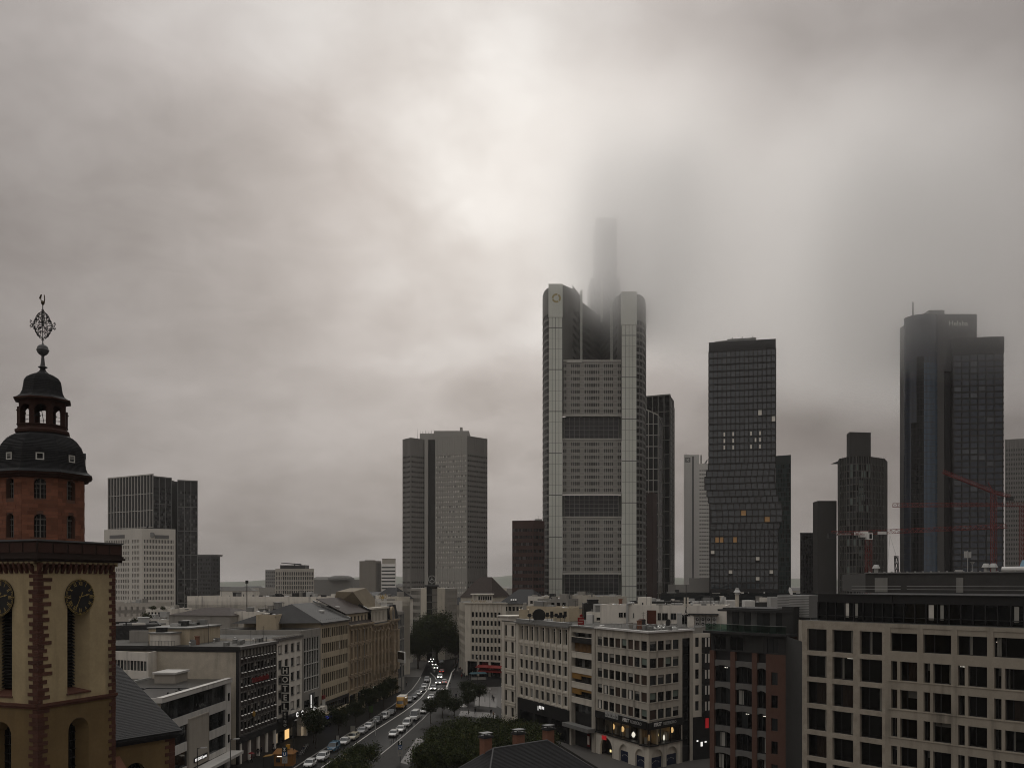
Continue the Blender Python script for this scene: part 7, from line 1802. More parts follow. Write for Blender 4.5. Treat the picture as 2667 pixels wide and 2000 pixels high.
# little posts round the sign
star_building()
def savings_corner():
 D=330;x=lambda px,d=D:Wx(px,d);z=lambda py,d=D:Zy(py,d)
 T=Thing('office_block','cream corner office with six window columns above red awnings','office block',(x(1255),D,0));zt=z(1572)
 st=style('sav',('glass_dark','glass_dark','glass_grey','glass_mid'),depth=.35,v=[.4],fw=.09,frame='frame_dark')
 f=Facade(T,P2(1211,336),P2(1318,328),'stone_pale',st,.35);L_=f.fr.L;C=[(2.9+i*1.62,2.9+i*1.62+1.0)for i in range(8)]
 f.area(0,L_,5.6,zt,C,[(6.3+k*3.2,6.3+k*3.2+1.9)for k in range(6)]);fr=f.done()
 for i in range(9):b=MB();s=2.9+i*1.62-.31;b.fbox(fr,s-.12,s+.12,0,.3,5.6,zt-.2);T.part('rib',b,'stone_pale')
 f=Facade(T,P2(1196,362),P2(1211,336),'stone_grey',st,.35);f.area(0,f.fr.L,0,zt,cols(9,.5,f.fr.L-.5,.6),[(6.3+k*3.2,6.3+k*3.2+1.9)for k in range(6)]);f.done()
 b=MB();b.fquad(fr,0,L_,-1.5,0,5.6);T.part('shop_glazing',b,'glass_black')
 for k in range(4):b=MB();b.fbox(fr,.2+k*5,.9+k*5,-.6,.0,0,5.6);T.part('pillar',b,'stone_pale')
 mat('awning_red',(.18,.015,.012),.8,.15)
 for k,(zz,s0)in enumerate(((3.4,5.8),(1.9,6.6))):b=MB();b.hexa([fr.P(s0,2.2,zz),fr.P(L_,2.2,zz),fr.P(L_,0,zz+.6),fr.P(s0,0,zz+.6),fr.P(s0,2.2,zz+.25),fr.P(L_,2.2,zz+.25),fr.P(L_,0,zz+1.0),fr.P(s0,0,zz+1.0)]);T.part('awning',b,'awning_red')
 b=MB();b.fbox(fr,6.5,10.5,-1.48,-1.4,3.6,5.2);T.part('lit_sign',b,'letter_red')
 b=MB();b.fbox(fr,-.5,L_+.5,-.5,.5,zt,zt+.4);T.part('eaves',b,'stone_cream')
 ring=[P2(1196,362),P2(1211,336.2),P2(1318,328.2),P2(1318,350),P2(1216,375)];flat_roof(T,ring,zt+.1,'roof_gravel',0)
 mat('letter_gold',(.34,.24,.08),.5,.1)
# penthouse and script letters on the roof
 b=MB();b.box(x(1230,345),x(1282,345),343,352,zt+.1,z(1548,345));b.box(x(1226,345),x(1286,345),342,353,z(1548,345),z(1546,345));T.part('penthouse',b,'plaster_white')
 for k in range(6):b=MB();b.box(x(1246+k*6,343),x(1250+k*6,343),342.95,343,z(1562,343),z(1552,343));T.part('penthouse_window',b,'glass_dark')
 b=MB()
 for k in range(12):xx=x(1226+k*3.6,337);b.tube([(xx,337,zt+.4),(xx+.25,337,zt+1.1+.5*math.sin(k*2.1)),(xx+.5,337,zt+.5)],.07,4)
 T.part('roof_letters',b,'letter_gold',kind='stuff')
savings_corner()
# generic roofs: each a block with its own footprint, walls, parapet and things on top
def roof_block(label,pa,da,pb,db,depth,ytop,wall,roofm,name='building',cat='building',win=None,group=None,clutter=4,pitched=None,z0=0.0,par=.5,zt=None):
 A,B=P2(pa,da),P2(pb,db);fr=Fr(A,B);zt=zt if zt is not None else Zy(ytop,(da+db)/2)
 T=Thing(name,label,cat,(A[0],A[1],0),group=group)
 ring=[A,B,fr.Q(fr.L,-depth),fr.Q(0,-depth)]
 if win:
  nc,rws,gl=win;st=style('rb',gl,depth=.25,v=[],fw=.06,frame='frame_dark')
  f=Facade(T,A,B,wall,st,.25,merge=True);f.area(0,fr.L,z0,zt,cols(nc,.6,fr.L-.6,.6),[(zt-a,zt-c)for a,c in rws]);f.done();plain_walls(T,ring,z0,zt,wall,skip=(0,),name='rear_wall')
 else:plain_walls(T,ring,z0,zt,wall,name='wall')
 if pitched:
  Q=fr.Q;zr=zt+pitched;e=.4;b=MB();c=[(*Q(-e,e),zt),(*Q(fr.L+e,e),zt),(*Q(fr.L+e,-depth-e),zt),(*Q(-e,-depth-e),zt)];r0,r1=(*Q(min(depth,fr.L)*.3,-depth/2),zr),(*Q(fr.L-min(depth,fr.L)*.3,-depth/2),zr)
  b.poly([c[0],c[1],r1,r0]);b.poly([c[1],c[2],r1]);b.poly([c[2],c[3],r0,r1]);b.poly([c[3],c[0],r0]);b.poly(c[::-1]);T.part('roof',b,roofm)
 else:
  flat_roof(T,ring,zt-.1,roofm,par,wall)
  for k in range(clutter):
   s,t=RND.uniform(1,max(1.5,fr.L-4)),-RND.uniform(1.5,max(2,depth-4));w,d,h=RND.uniform(.8,3.6),RND.uniform(.8,3),RND.uniform(.5,2.4)
   b=MB();b.fbox(fr,s,s+w,t-d,t,zt-.1,zt-.1+h)
   if RND.random()<.5:b.fbox(fr,s-.1,s+w+.1,t-d-.1,t+.1,zt-.1+h,zt+h+.1)
   T.part('roof_box',b,RND.choice(('plaster_white','grey_metal','plaster_grey','dark_metal','light_metal','plaster_grey')))
  for k in range(clutter*2):
   s,t=RND.uniform(.6,max(1,fr.L-1)),-RND.uniform(.8,max(1.5,depth-1));b=MB();c=fr.P(s,t,zt-.1);kk=RND.randrange(4)
   if kk==0:b.cyl(c,(c[0],c[1],c[2]+RND.uniform(.5,1.3)),.16,.16,7);nm='roof_vent'
   elif kk==1:w=RND.uniform(.5,1.2);b.fbox(fr,s,s+w,t-w,t,zt-.1,zt+RND.uniform(.2,.8));nm='air_unit'
   elif kk==2:b.fbox(fr,s,s+RND.uniform(2,6),t-.25,t,zt-.1,zt+.25);nm='roof_duct'
   else:b.lathe([(.7,0),(.7,.25),(.5,.45),(.02,.6)],c,10);nm='roof_light'
   T.part(nm,b,RND.choice(('light_metal','dark_metal','grey_metal','white_metal','black_clad')))
  for k in range(clutter//3):
   s,t=RND.uniform(.5,fr.L),-RND.uniform(1,depth-1);b=MB();c=fr.P(s,t,zt-.1);h=RND.uniform(1.5,4.5);b.cyl(c,(c[0],c[1],c[2]+h),.05,.03,5);b.tube([(c[0]-.5,c[1],c[2]+h*.9),(c[0]+.5,c[1],c[2]+h*.9)],.03,4);T.part('antenna',b,'dark_metal')
 return T,fr,zt
gd=('glass_dark','glass_mid')
# left side roofs, near to far
T,fr,zt=TG,fG,zG
b=MB()
def on_roof(T,fr,s0,s1,t0,t1,z0,z1,m,name='roof_house',cap=None):
 b=MB();b.fbox(fr,s0,s1,t0,t1,z0,z1);o=T.part(name,b,m)
 if cap:b=MB();b.fbox(fr,s0-.25,s1+.25,t0-.25,t1+.25,z1,z1+.3);T.part(name+'_cap',b,cap,parent=o)
 return o
# penthouses on the dark gridded office
o=on_roof(TG,fG,5,18,-22,-13,zG,zG+3.2,'plaster_tan',cap='grey_metal')
o=on_roof(TG,fG,1.2,6.4,-19.5,-15,zG,zG+2.4,'plaster_white',cap='grey_metal');
b=MB();b.fbox(fG,1.3,1.36,-18,-16.5,zG+.4,zG+1.9);TG.part('hatch_window',b,'frame_dark')
on_roof(TG,fG,2.0,3.6,-18.6,-17,zG+2.7,zG+3.6,'black_clad','roof_unit')
for k in range(6):on_roof(TG,fG,8+k*1.5,9.1+k*1.5,-19+(k%3),-17.2+(k%3),zG+3.5,zG+4.1+.5*(k%2),('light_metal','dark_metal','grey_metal')[k%3],'roof_unit')
for k in range(2):on_roof(TG,fG,5.2+k*.05,5.2+.9,-13+k*-1.9,-11.8+k*-1.9,zG,zG+1.0,'grey_metal','air_unit')
b=MB()
for k in range(9):c=fG.P(1.0,-14-k*.7,zG);b.cyl(c,(c[0],c[1],c[2]+1.0),.03,.03,4)
b.tube([fG.P(1,-14,zG+1),fG.P(1,-19.6,zG+1)],.03,4);TG.part('roof_rail',b,'dark_metal',kind='stuff')
b=MB();c=fG.P(9,-11,zG);b.cyl(c,(c[0],c[1],c[2]+4.2),.05,.04,5);TG.part('antenna',b,'dark_metal')
for k in range(4):b=MB();c=fG.P(12+k*1.7,-2,zG);b.cyl(c,(c[0],c[1],c[2]+.9),.1,.1,6);TG.part('roof_post',b,'dark_metal')
roof_block('plain tan stair house behind the hotel roof',667,212,720,212,10,1605,'plaster_tan','roof_gravel','stair_house','building',None,clutter=2)
roof_block('dark flat building with a pale billboard wall beside the church tower',296,196,420,200,20,1632,'dark_metal','roof_wet','building','building',None,clutter=3)
for(pa,pb,y0,y1,d,m_,lb,nm)in((337,417,1672,1642,188,'plaster_grey','grey billboard wall standing on a roof beside the church','billboard'),(391,412,1674,1640,186.5,'panel_white','white upright roof duct beside the grey billboard','roof_duct'),(417,490,1668,1648,189,'plaster_white','low white roof house with a small vent behind the blank stone gable','roof_house')):
 b=MB();b.box(Wx(pa,d),Wx(pb,d),d,d+(1 if nm=='billboard' else 4),20,Zy(y1,d));single(nm,b,m_,lb,nm.replace('_',' '),loc=(Wx(pa,d),d,20))
roof_block('long white office range with two rows of small windows',487,352,905,330,20,1556,'plaster_white','roof_pale','office_range','office block',(58,((2.9,1.5),(7.2,5.8)),gd),clutter=14)
roof_block('white roof house with greenery, left of the long white office range',380,325,447,322,12,1588,'plaster_white','roof_pale','roof_house','building',(7,((2.6,.8),),gd),clutter=2)
roof_block('pale curved-wall block at the foot of the pale tower',335,300,440,296,16,1615,'stone_tower','roof_gravel','building','building',None,clutter=3)
roof_block('low grey shed roof in front of the long white office range',440,285,600,280,22,1602,'plaster_grey','slate_brown','shed','building',None,clutter=6,pitched=2.2)
roof_block('white flat-roofed block with clutter left of the grey hipped roof',610,285,690,282,18,1596,'plaster_white','roof_gravel','building','building',None,clutter=6)
roof_block('white wall block behind the grey hipped roof',672,300,800,296,18,1588,'plaster_white','roof_pale','building','building',None,clutter=7)
roof_block('dark roof block behind the brown tiled roof',790,315,945,305,20,1574,'plaster_grey','roof_wet','building','building',(16,((2.6,1.2),),gd),clutter=8)
roof_block('pale roof terrace block behind the lettered attic',935,330,1048,337,16,1567,'plaster_white','roof_pale','building','building',None,clutter=8)
roof_block('pale narrow office house with window rows between the shop row and the star building',1038,338,1068,341,24,1556,'stone_cream','roof_gravel','office_block','office block',(8,tuple((3.2+k*3.4,1.4+k*3.4)for k in range(7)),gd),clutter=3)
roof_block('white gabled roof below the slab pair',970,380,1030,376,16,1560,'plaster_white','slate','gabled_house','house',None,pitched=5)
roof_block('small white tower house with an arched door beside a golden roof figure',978,336,992,335,5,1553,'plaster_white','roof_pale','roof_house','building',None,clutter=0)
b=MB();cx_,cy_,cz_=Wx(997,335),335,Zy(1565,335)
b.cyl((cx_,cy_,cz_-3),(cx_,cy_,cz_+.6),.35,.25,6);b.lathe([(.3,.3),(.6,.9),(.35,1.5),(.2,1.9)],(cx_,cy_,cz_),8);b.cyl((cx_,cy_,cz_+1.7),(cx_,cy_,cz_+2.3),.3,.22,8)
for s in(-1,1):b.tube([(cx_+s*.2,cy_,cz_+1.2),(cx_+s*.9,cy_,cz_+1.9),(cx_+s*1.1,cy_,cz_+2.9)],.12,5);b.tube([(cx_+s*.3,cy_,cz_+1.0),(cx_+s*1.3,cy_,cz_+1.2),(cx_+s*1.5,cy_,cz_+2.2)],.08,5)
single('roof_statue',b,'letter_gold','golden winged figure standing on a roof left of the star building','statue',loc=(cx_,cy_,cz_-3))
# centre and right roofs
roof_block('brown hipped house with a cream gable left of the red-brown tower',1200,395,1280,388,18,1555,'stone_cream','slate_brown','gabled_house','house',None,pitched=9)
roof_block('slate-roofed house with four bright skylights below the red-brown tower',1300,372,1396,366,20,1572,'stone_grey','slate','gabled_house','house',(9,((3.0,1.2),),gd),pitched=6)
for k,px in enumerate((1330,1335.5,1341,1358)):
 b=MB();d=371;b.hexa([(Wx(px,d),d,Zy(1564,d)),(Wx(px+4,d),d,Zy(1564,d)),(Wx(px+4,d),d+.8,Zy(1560,d)),(Wx(px,d),d+.8,Zy(1560,d)),(Wx(px+.3,d),d-.2,Zy(1563,d)),(Wx(px+4,d),d-.2,Zy(1563,d)),(Wx(px+4,d),d+.6,Zy(1559.5,d)),(Wx(px+.3,d),d+.6,Zy(1559.5,d))]);single('skylight',b,'white_metal','bright skylight set in the dark slate roof below the red-brown tower','skylight',group='skylights in the slate roof',loc=(Wx(px,d),d,Zy(1564,d)))
roof_block('white plaster roof block left of the pale tower foot',1375,365,1416,363,14,1555,'plaster_white','roof_pale','building','building',(3,((2.6,1.4),),gd),clutter=2)
roof_block('cluttered flat grey roof below the left column of the tall tower',1400,345,1480,340,16,1562,'plaster_grey','roof_gravel','building','building',(5,((3,1),),gd),clutter=7)
roof_block('tan office wing with two rows of square windows in front of the tall tower',1530,350,1632,372,22,1556,'stone_cream','roof_pale','office_block','office block',(15,((3.4,2.0),(6.6,5.2)),gd),clutter=6)
roof_block('cream flat block with roof units under the tall tower',1476,352,1532,350,18,1552,'stone_cream','roof_pale','building','building',None,clutter=6)
def white_attic():
 T,fr,zt=roof_block('long white attic storey with brown door behind the travel agency roof',1563,205,1890,196,12,1580,'plaster_white','roof_pale','attic_storey','building',None,clutter=3,z0=18)
 for px,w,y0,y1,m_ in((1612,10,1607,1595,'glass_dark'),(1625,8,1607,1595,'glass_dark'),(1649,2.5,1608,1596,'glass_dark'),(1713,8,1613,1595,'glass_dark'),(1725,14,1613,1595,'glass_dark'),(1747,14,1611,1595,'glass_mid'),(1770,26,1622,1598,'glass_black'),(1685,24,1628,1588,'door_rust')):
  if m_=='door_rust' and m_ not in M:mat('door_rust',(.09,.028,.016),.7,.15,.8,streak=.2)
  k0,k1=(px-CX)/F,(px+w-CX)/F;f=lambda k:(k*fr.A[1]-fr.A[0])/(fr.u[0]-k*fr.u[1]);d=203
  b=MB();b.fbox(fr,f(k0),f(k1),.0,.12,max(22.5,Zy(y0,d)),Zy(y1,d));T.part('door' if m_=='door_rust' else 'window',b,m_)
  if m_!='door_rust':b=MB();s=(f(k0)+f(k1))/2;b.fbox(fr,s-.05,s+.05,.12,.16,max(22.5,Zy(y0,d)),Zy(y1,d));T.part('window_bar',b,'frame_grey')
 b=MB();f=lambda px:((px-CX)/F*fr.A[1]-fr.A[0])/(fr.u[0]-(px-CX)/F*fr.u[1]);c=fr.P(f(1635),.5,0);b.cyl((c[0],c[1],24.5),(c[0],c[1],Zy(1572,203)),.28,.28,10);b.cyl((c[0],c[1],Zy(1572,203)),(c[0]+1.2,c[1]+.2,Zy(1571,203)+.1),.28,.28,10);T.part('steel_flue',b,'light_metal')
 for k in range(4):
  s=f(1812+k*14.5);b=MB();b.fbox(fr,s,s+.95,.6,1.1,25.9,28.0);u=T.part('air_unit',b,'light_metal')
  for zz in(26.4,27.4):b=MB();c=fr.P(s+.48,1.1,zz);b.cyl(c,(c[0]+fr.n[0]*.05,c[1]+fr.n[1]*.05,zz),.33,.33,12);T.part('fan',b,'dark_metal',parent=u);b=MB();b.cyl((c[0]+fr.n[0]*.05,c[1]+fr.n[1]*.05,zz),(c[0]+fr.n[0]*.08,c[1]+fr.n[1]*.08,zz),.12,.12,8);T.part('fan_hub',b,'white_metal',parent=u)
 b=MB();b.fbox(fr,f(1795),f(1872),-.2,2.2,28.5,28.7);T.part('unit_roof',b,'dark_metal')
 return T,fr
TW,fW=white_attic()
# things on the travel agency and white office roofs
zA=26.35
def roof_thing(name,label,cat,b,m,loc,group=None):return single(name,b,m,label,cat,group,loc=loc)
def at(px,d):return(Wx(px,d),d)
p=at(1787,186);T=Thing('antenna_mast','tall phone mast with pale panel antennas on the travel agency roof','antenna',(*p,zA))
b=MB();b.cyl((*p,zA),(*p,Zy(1522,186)),.09,.07,8);T.part('pole',b,'dark_metal')
for dx in(-.35,.3):b=MB();b.box(p[0]+dx-.17,p[0]+dx+.17,p[1]-.3,p[1]-.12,Zy(1579,186),Zy(1555,186));T.part('panel_antenna',b,'stone_pale')
b=MB();b.cyl((p[0]-2.2,p[1]-.5,zA),(p[0],p[1],zA+3.3),.06,.05,5);b.cyl((p[0]+1.8,p[1]+.6,zA),(p[0],p[1],zA+3.3),.06,.05,5);T.part('brace',b,'grey_metal')
b=MB();b.tube([(p[0]+.25,p[1]-.1,zA),(p[0]+.3,p[1]-.1,zA+2),(p[0]-.2,p[1]-.1,zA+3.2),(p[0]+.1,p[1]-.1,Zy(1580,186))],.05,4);T.part('cable',b,'iron_black')
# red savings-bank sign
p=at(1513,190);T=Thing('rooftop_sign','red letter S with a dot standing on the narrow house roof','sign',(*p,zA-.1));z0=Zy(1627,190)
mat('sign_red_flat',(.20,.012,.012),.5,.08)
def flat_shape(pts,y0,y1):
 b=MB();b.poly([(x,y0,z)for x,z in pts]);b.poly([(x,y1,z)for x,z in pts][::-1])
 for a,c in zip(pts,pts[1:]+pts[:1]):b.poly([(a[0],y0,a[1]),(a[0],y1,a[1]),(c[0],y1,c[1]),(c[0],y0,c[1])])
 return b
s=.68;px_,pz_=p[0],zA
b=MB();b.box(px_-s,px_+s,p[1],p[1]+.35,pz_+.2,pz_+1.75);T.part('letter_body',b,'sign_red_flat')
b=MB();b.box(px_-s*.55,px_+s*1.02,p[1]-.02,p[1]+.02,pz_+1.22,pz_+1.32);b.box(px_-s*1.02,px_+s*.55,p[1]-.02,p[1]+.02,pz_+.62,pz_+.72);T.part('letter_gap',b,'stone_pale',kind='stuff')
b=MB();b.cyl((px_+.05,p[1],pz_+2.15),(px_+.05,p[1]+.35,pz_+2.15),.34,.34,16);T.part('dot',b,'sign_red_flat')
b=MB();b.cyl((px_-.5,p[1]+.3,pz_-.1),(px_-.5,p[1]+.3,pz_+.3),.05,.05,5);b.cyl((px_+.5,p[1]+.3,pz_-.1),(px_+.5,p[1]+.3,pz_+.3),.05,.05,5);T.part('support',b,'grey_metal')
# advert ball and script sign seen from behind on the white office roof
p=at(1404,209);T=Thing('rooftop_sign','black round sign frame with script letters seen from behind on the cream office roof','sign',(*p,26.0));zc=Zy(1602,209)
b=MB();b.cyl((p[0],p[1],zc),(p[0],p[1]+.4,zc),1.55,1.55,22);T.part('disc',b,'iron_black')
b=MB()
for k in range(9):
 xx=p[0]-2.6+k*1.05
 if 1.0<k<4:continue
 b.box(xx,xx+.75,p[1]+.1,p[1]+.3,zc-.35-.2*(k%2),zc+.45+.25*(k%3));b.cyl((xx+.3,p[1]+.2,zc-1.6),(xx+.3,p[1]+.2,zc),.05,.05,5)
b.box(p[0]-2.8,p[0]+6.6,p[1]+.12,p[1]+.25,zc-.2,zc+.05);T.part('letters',b,'iron_black',kind='stuff')
b=MB()
for k in range(5):xx=p[0]-2.2+k*2.0;b.cyl((xx,p[1]+.5,26.05),(xx+.3,p[1]+.3,zc-.2),.05,.05,5)
T.part('supports',b,'light_metal',kind='stuff')
# roof houses behind
roof_block('tan rooftop house with a round arch behind the black round sign',1441,216,1482,214,6,1587,'plaster_tan','roof_gravel','roof_house','building',(2,((2.1,1.3),),gd),clutter=1,z0=25)
roof_block('low tan roof house with curved glass canopy, left of the black round sign',1352,222,1378,222,6,1591,'plaster_tan','roof_pale','roof_house','building',None,clutter=1,z0=25)
roof_block('long grey roof shed with a pale ridge behind the black round sign',1370,240,1490,232,7,1583,'plaster_tan','roof_gravel','roof_house','building',None,clutter=5,z0=24)
roof_block('black louvred roof plant left of the long white attic',1520,226,1564,226,5,1575,'black_clad','roof_gravel','roof_plant','building',None,clutter=1,z0=25)
roof_block('small white roof house with an arched window beside the red letter sign',1527,216,1590,214,5,1598,'plaster_white','roof_gravel','roof_house','building',(3,((1.6,.9),),gd),clutter=2,z0=25)
T=Thing('air_unit','white air-conditioning unit beside the red letter sign','air conditioner',(*at(1538,200),zA));p=at(1538,200);b=MB();b.box(p[0]-.8,p[0]+.45,p[1],p[1]+1.0,zA,zA+2.0);T.part('casing',b,'white_metal');b=MB();b.box(p[0]+.46,p[0]+.85,p[1]+.05,p[1]+.95,zA,zA+1.9);T.part('grille',b,'grey_metal')
for k,(px,d,w,h,m_,lb)in enumerate(((1673,181,17,1.6,'dark_metal','dark grey cabinet left of the brown door on the agency roof'),(1644,178,10,1.2,'plaster_grey','small grey fan box at the middle of the agency roof'),(1800,183,14,2.1,'plaster_white','pale cabinet right of the phone mast'),(1771,185,11,2.8,'light_metal','pale metal cabinet left of the phone mast'))):
 b=MB();xx,ww=Wx(px,d),w/F*d;b.box(xx-ww/2,xx+ww/2,d,d+1.2,zA-.02,zA+h);b.box(xx-ww/2-.06,xx+ww/2+.06,d-.06,d+1.26,zA+h,zA+h+.1);b.box(xx-ww*.35,xx+ww*.35,d-.03,d,zA+.3,zA+h*.8);single('roof_cabinet',b,m_,lb,'roof cabinet',loc=(xx,d,zA))
p=at(1743,181);T=Thing('satellite_dish','dark satellite dish on the travel agency roof','satellite dish',(*p,zA));b=MB();b.lathe([(.05,0),(.5,.1),(.75,.28),(.77,.3)],(0,0,0),16);me=b.mesh('dish',['iron_black']);o=T.inst('dish',me,(p[0],p[1],zA+1.0),rot=(math.radians(80),0,math.radians(-60)));b=MB();b.cyl((*p,zA),(*p,zA+1.0),.05,.05,5);T.part('post',b,'grey_metal')
T=Thing('roof_rail','thin metal railing along the travel agency roof edge','railing',fA1 .P(4,-1.2,zA))
for k in range(12):b=MB();c=fA1 .P(4+k*1.3,-1.2,zA);b.cyl(c,(c[0],c[1],c[2]+.95),.03,.03,5);T.part('post',b,'grey_metal')
b=MB();b.tube([fA1 .P(4,-1.2,zA+.95),fA1 .P(18.3,-1.2,zA+.95)],.035,5);T.part('handrail',b,'grey_metal')
for k,(px,d,w)in enumerate(((1698,174,26),(1718,175,12),(1568,184,18))):
 b=MB();c=(Wx(px,d),d,zA+.25);r=w/F*d/2
 b.lathe([(.02,-r),(.16,-r*.6),(.26,0),(.2,r*.5),(.02,r)],(0,0,0),8);me_o=b.mesh('tarpaulin_roll',['white_metal']);o=bpy.data.objects.new('tarpaulin_roll',me_o);COL.objects.link(o);o.location=c;o.rotation_euler=(0,PI/2,.1*k);props(o,('long white wrapped roll at the agency roof corner','short white wrapped roll at the agency roof corner','white wrapped roll near the red letter sign')[k],'roll')
# duct work behind the brick house, long flat roof, dome
T,fr,zt=roof_block('dark wide flat-roofed block with a pale edge in front of the black shifted tower',1720,330,2130,318,26,1549,'glass_mid','roof_pale','building','building',None,clutter=5,par=.7)
T,fr,zt=roof_block('dark lower roof with ducts behind the brick house',1640,280,2110,262,26,1570,'dark_wall','roof_wet','building','building',None,clutter=10)
T=Thing('ventilation_duct','long pale ventilation duct with a bent end on the roofs behind the brick house','duct',(*at(1850,240),28));
d=235;b=MB();b.box(Wx(1819,d),Wx(1876,d),d,d+2.5,26,Zy(1565,d));T.part('duct',b,'light_metal')
for k in range(6):b=MB();xx=Wx(1821+k*10,d);b.box(xx,xx+.08,d-.06,d+2.56,26,Zy(1564,d));T.part('flange',b,'frame_grey')
b=MB();b.hexa([(Wx(1874,d),d-.2,27.5),(Wx(1884,d),d-.2,27.5),(Wx(1884,d),d+2,27.5),(Wx(1874,d),d+2,27.5),(Wx(1883,d),d-.2,Zy(1553,d)),(Wx(1891,d),d-.2,Zy(1555,d)),(Wx(1891,d),d+2,Zy(1555,d)),(Wx(1883,d),d+2,Zy(1553,d))]);T.part('bent_end',b,'light_metal')
b=MB();b.box(Wx(1806,d),Wx(1818,d),d,d+2,Zy(1577,d),Zy(1571,d));b.box(Wx(1807,d),Wx(1817,d),d,d+2,Zy(1570,d),Zy(1566,d));T.part('hood',b,'white_metal')
for k,(p0,p1,y0,y1,d,m_,lb)in enumerate(((1893,1916,1577,1562,232,'white_metal','white roof box right of the bent duct'),(1940,1966,1576,1563,228,'white_metal','white roof box above the glazed penthouse'),(2007,2054,1578,1554,222,'light_metal','louvred metal plant box, leftmost behind the brick house'))):
 b=MB();b.box(Wx(p0,d),Wx(p1,d),d,d+3,24,Zy(y1,d))
 for j in range(10):b.box(Wx(p0,d)-.03,Wx(p1,d)+.03,d-.06,d,Zy(y1,d)-.3-j*.23,Zy(y1,d)-.2-j*.23)
 single('roof_plant',b,m_,lb,'roof plant',loc=(Wx(p0,d),d,24))
for k,(px,d,yb,h,lb)in enumerate(((1920,210,1566,1.9,'pale vent cowl on the roof left of the glazed penthouse'),)):
 T=Thing('vent_cowl',lb,'vent',(*at(px,d),25));p=at(px,d);z0=Zy(1548,d);b=MB();b.cyl((*p,25),(*p,z0),.45,.45,8);T.part('shaft',b,'stone_cream');b=MB();b.lathe([(.6,0),(.6,.5),(.9,.52),(.5,1.1),(.45,1.5),(.1,1.55)],(*p,z0),10);T.part('cowl',b,'light_metal')
p=at(2056,205);T=Thing('satellite_dish','white satellite dish on the dark roof beside the plant boxes','satellite dish',(*p,29));me=None
b=MB();b.lathe([(.05,0),(.6,.1),(.95,.3),(.97,.33)],(0,0,0),16);me=b.mesh('dish',['white_metal']);T.inst('dish',me,(p[0],p[1],Zy(1540,205)),rot=(math.radians(75),0,math.radians(50)));b=MB();b.cyl((*p,26),(*p,Zy(1541,205)),.06,.06,5);T.part('post',b,'dark_metal')
# low infill further out: each house its own block
WALLN={'plaster_grey':'grey','plaster_white':'white','stone_cream':'cream','plaster_tan':'tan','stone_grey':'stone-grey','far_stone':'beige'}
ROOFN={'roof_gravel':'dark','roof_pale':'pale','roof_wet':'wet','slate':'slate'}
ORD=('nearest','second nearest','third nearest','fourth nearest','fifth nearest','sixth nearest','seventh nearest','eighth nearest','ninth nearest','tenth nearest')
SPOT=((270,'behind the church'),(520,'below the pale and gridded towers'),(700,'below the small dark glass block'),(930,'below the slot-window block'),(1045,'below the slab pair'),(1275,'below the striped tower'),(1410,'beside the red-brown tower'),(1690,'behind the twin-column tower'),(1845,'beside the white banded tower'),(2080,'behind the black shifted tower'),(2350,'among the dark cluster'),(9999,'below the round tower'))
seen={}
for d in(430,480,540,620,700,800,920,1080,1280,1550,1900):
 x=-d*.74+RND.uniform(0,20)
 while x<d*.60:
  w=RND.uniform(22,44)*(1+(d-400)/1500);zt=RND.uniform(17,25)if d<900 else RND.uniform(15,27);px=CX+x/d*F;px2=CX+(x+w)/d*F
  clash=any(not(px2<a or px>c)and d0-8<d+14 and d-4<d1 for a,c,d0,d1 in((271,520,496,700),(1045,1272,590,650),(1065,1195,395,445),(1405,1690,595,735),(1330,1420,552,590),(1676,1760,665,750),(1755,1872,600,800),(1838,2032,550,610),(2015,2064,630,680),(2080,2315,465,530),(2350,2620,540,595),(512,575,790,830),(690,1035,840,930),(810,925,990,1070),(2615,2702,710,750),(1195,1400,360,440),(690,724,1490,1540)))
  mid=(px+px2)/2
  hid=any(a<px and px2<c and d>dd for a,c,dd in((1413,1680,650),(1846,2020,560),(2183,2310,480),(2352,2700,545),(1048,1269,610),(2084,2180,500),(2030,2700,130)))
  if not clash and not hid and px2>-420 and px<2730:
   far=d>750;wm=RND.choice(tuple(WALLN));rm=RND.choice(tuple(ROOFN));pi_=RND.choice((None,None,4));spot=next(n for lim,n in SPOT if mid<lim)
   base='%s %s low-rise with %s %s roof %s'%('far' if far else 'mid-distance',WALLN[wm],ROOFN[rm],'pitched' if pi_ else 'flat',spot);n=seen.get(base,0);seen[base]=n+1
   roof_block(base if not n else base+', '+ORD[n],px,d,px2,d+(RND.uniform(0,4)if mid<CX else RND.uniform(-4,0)),24,0,wm,rm,'building','building',None if far else(max(4,int(w/3)),((3.0,1.4),(6.2,4.6)),gd),group='far city buildings' if far else 'low city buildings below the towers',clutter=1 if far else 5,pitched=pi_,zt=zt)
  x+=w*RND.uniform(1.02,1.5)
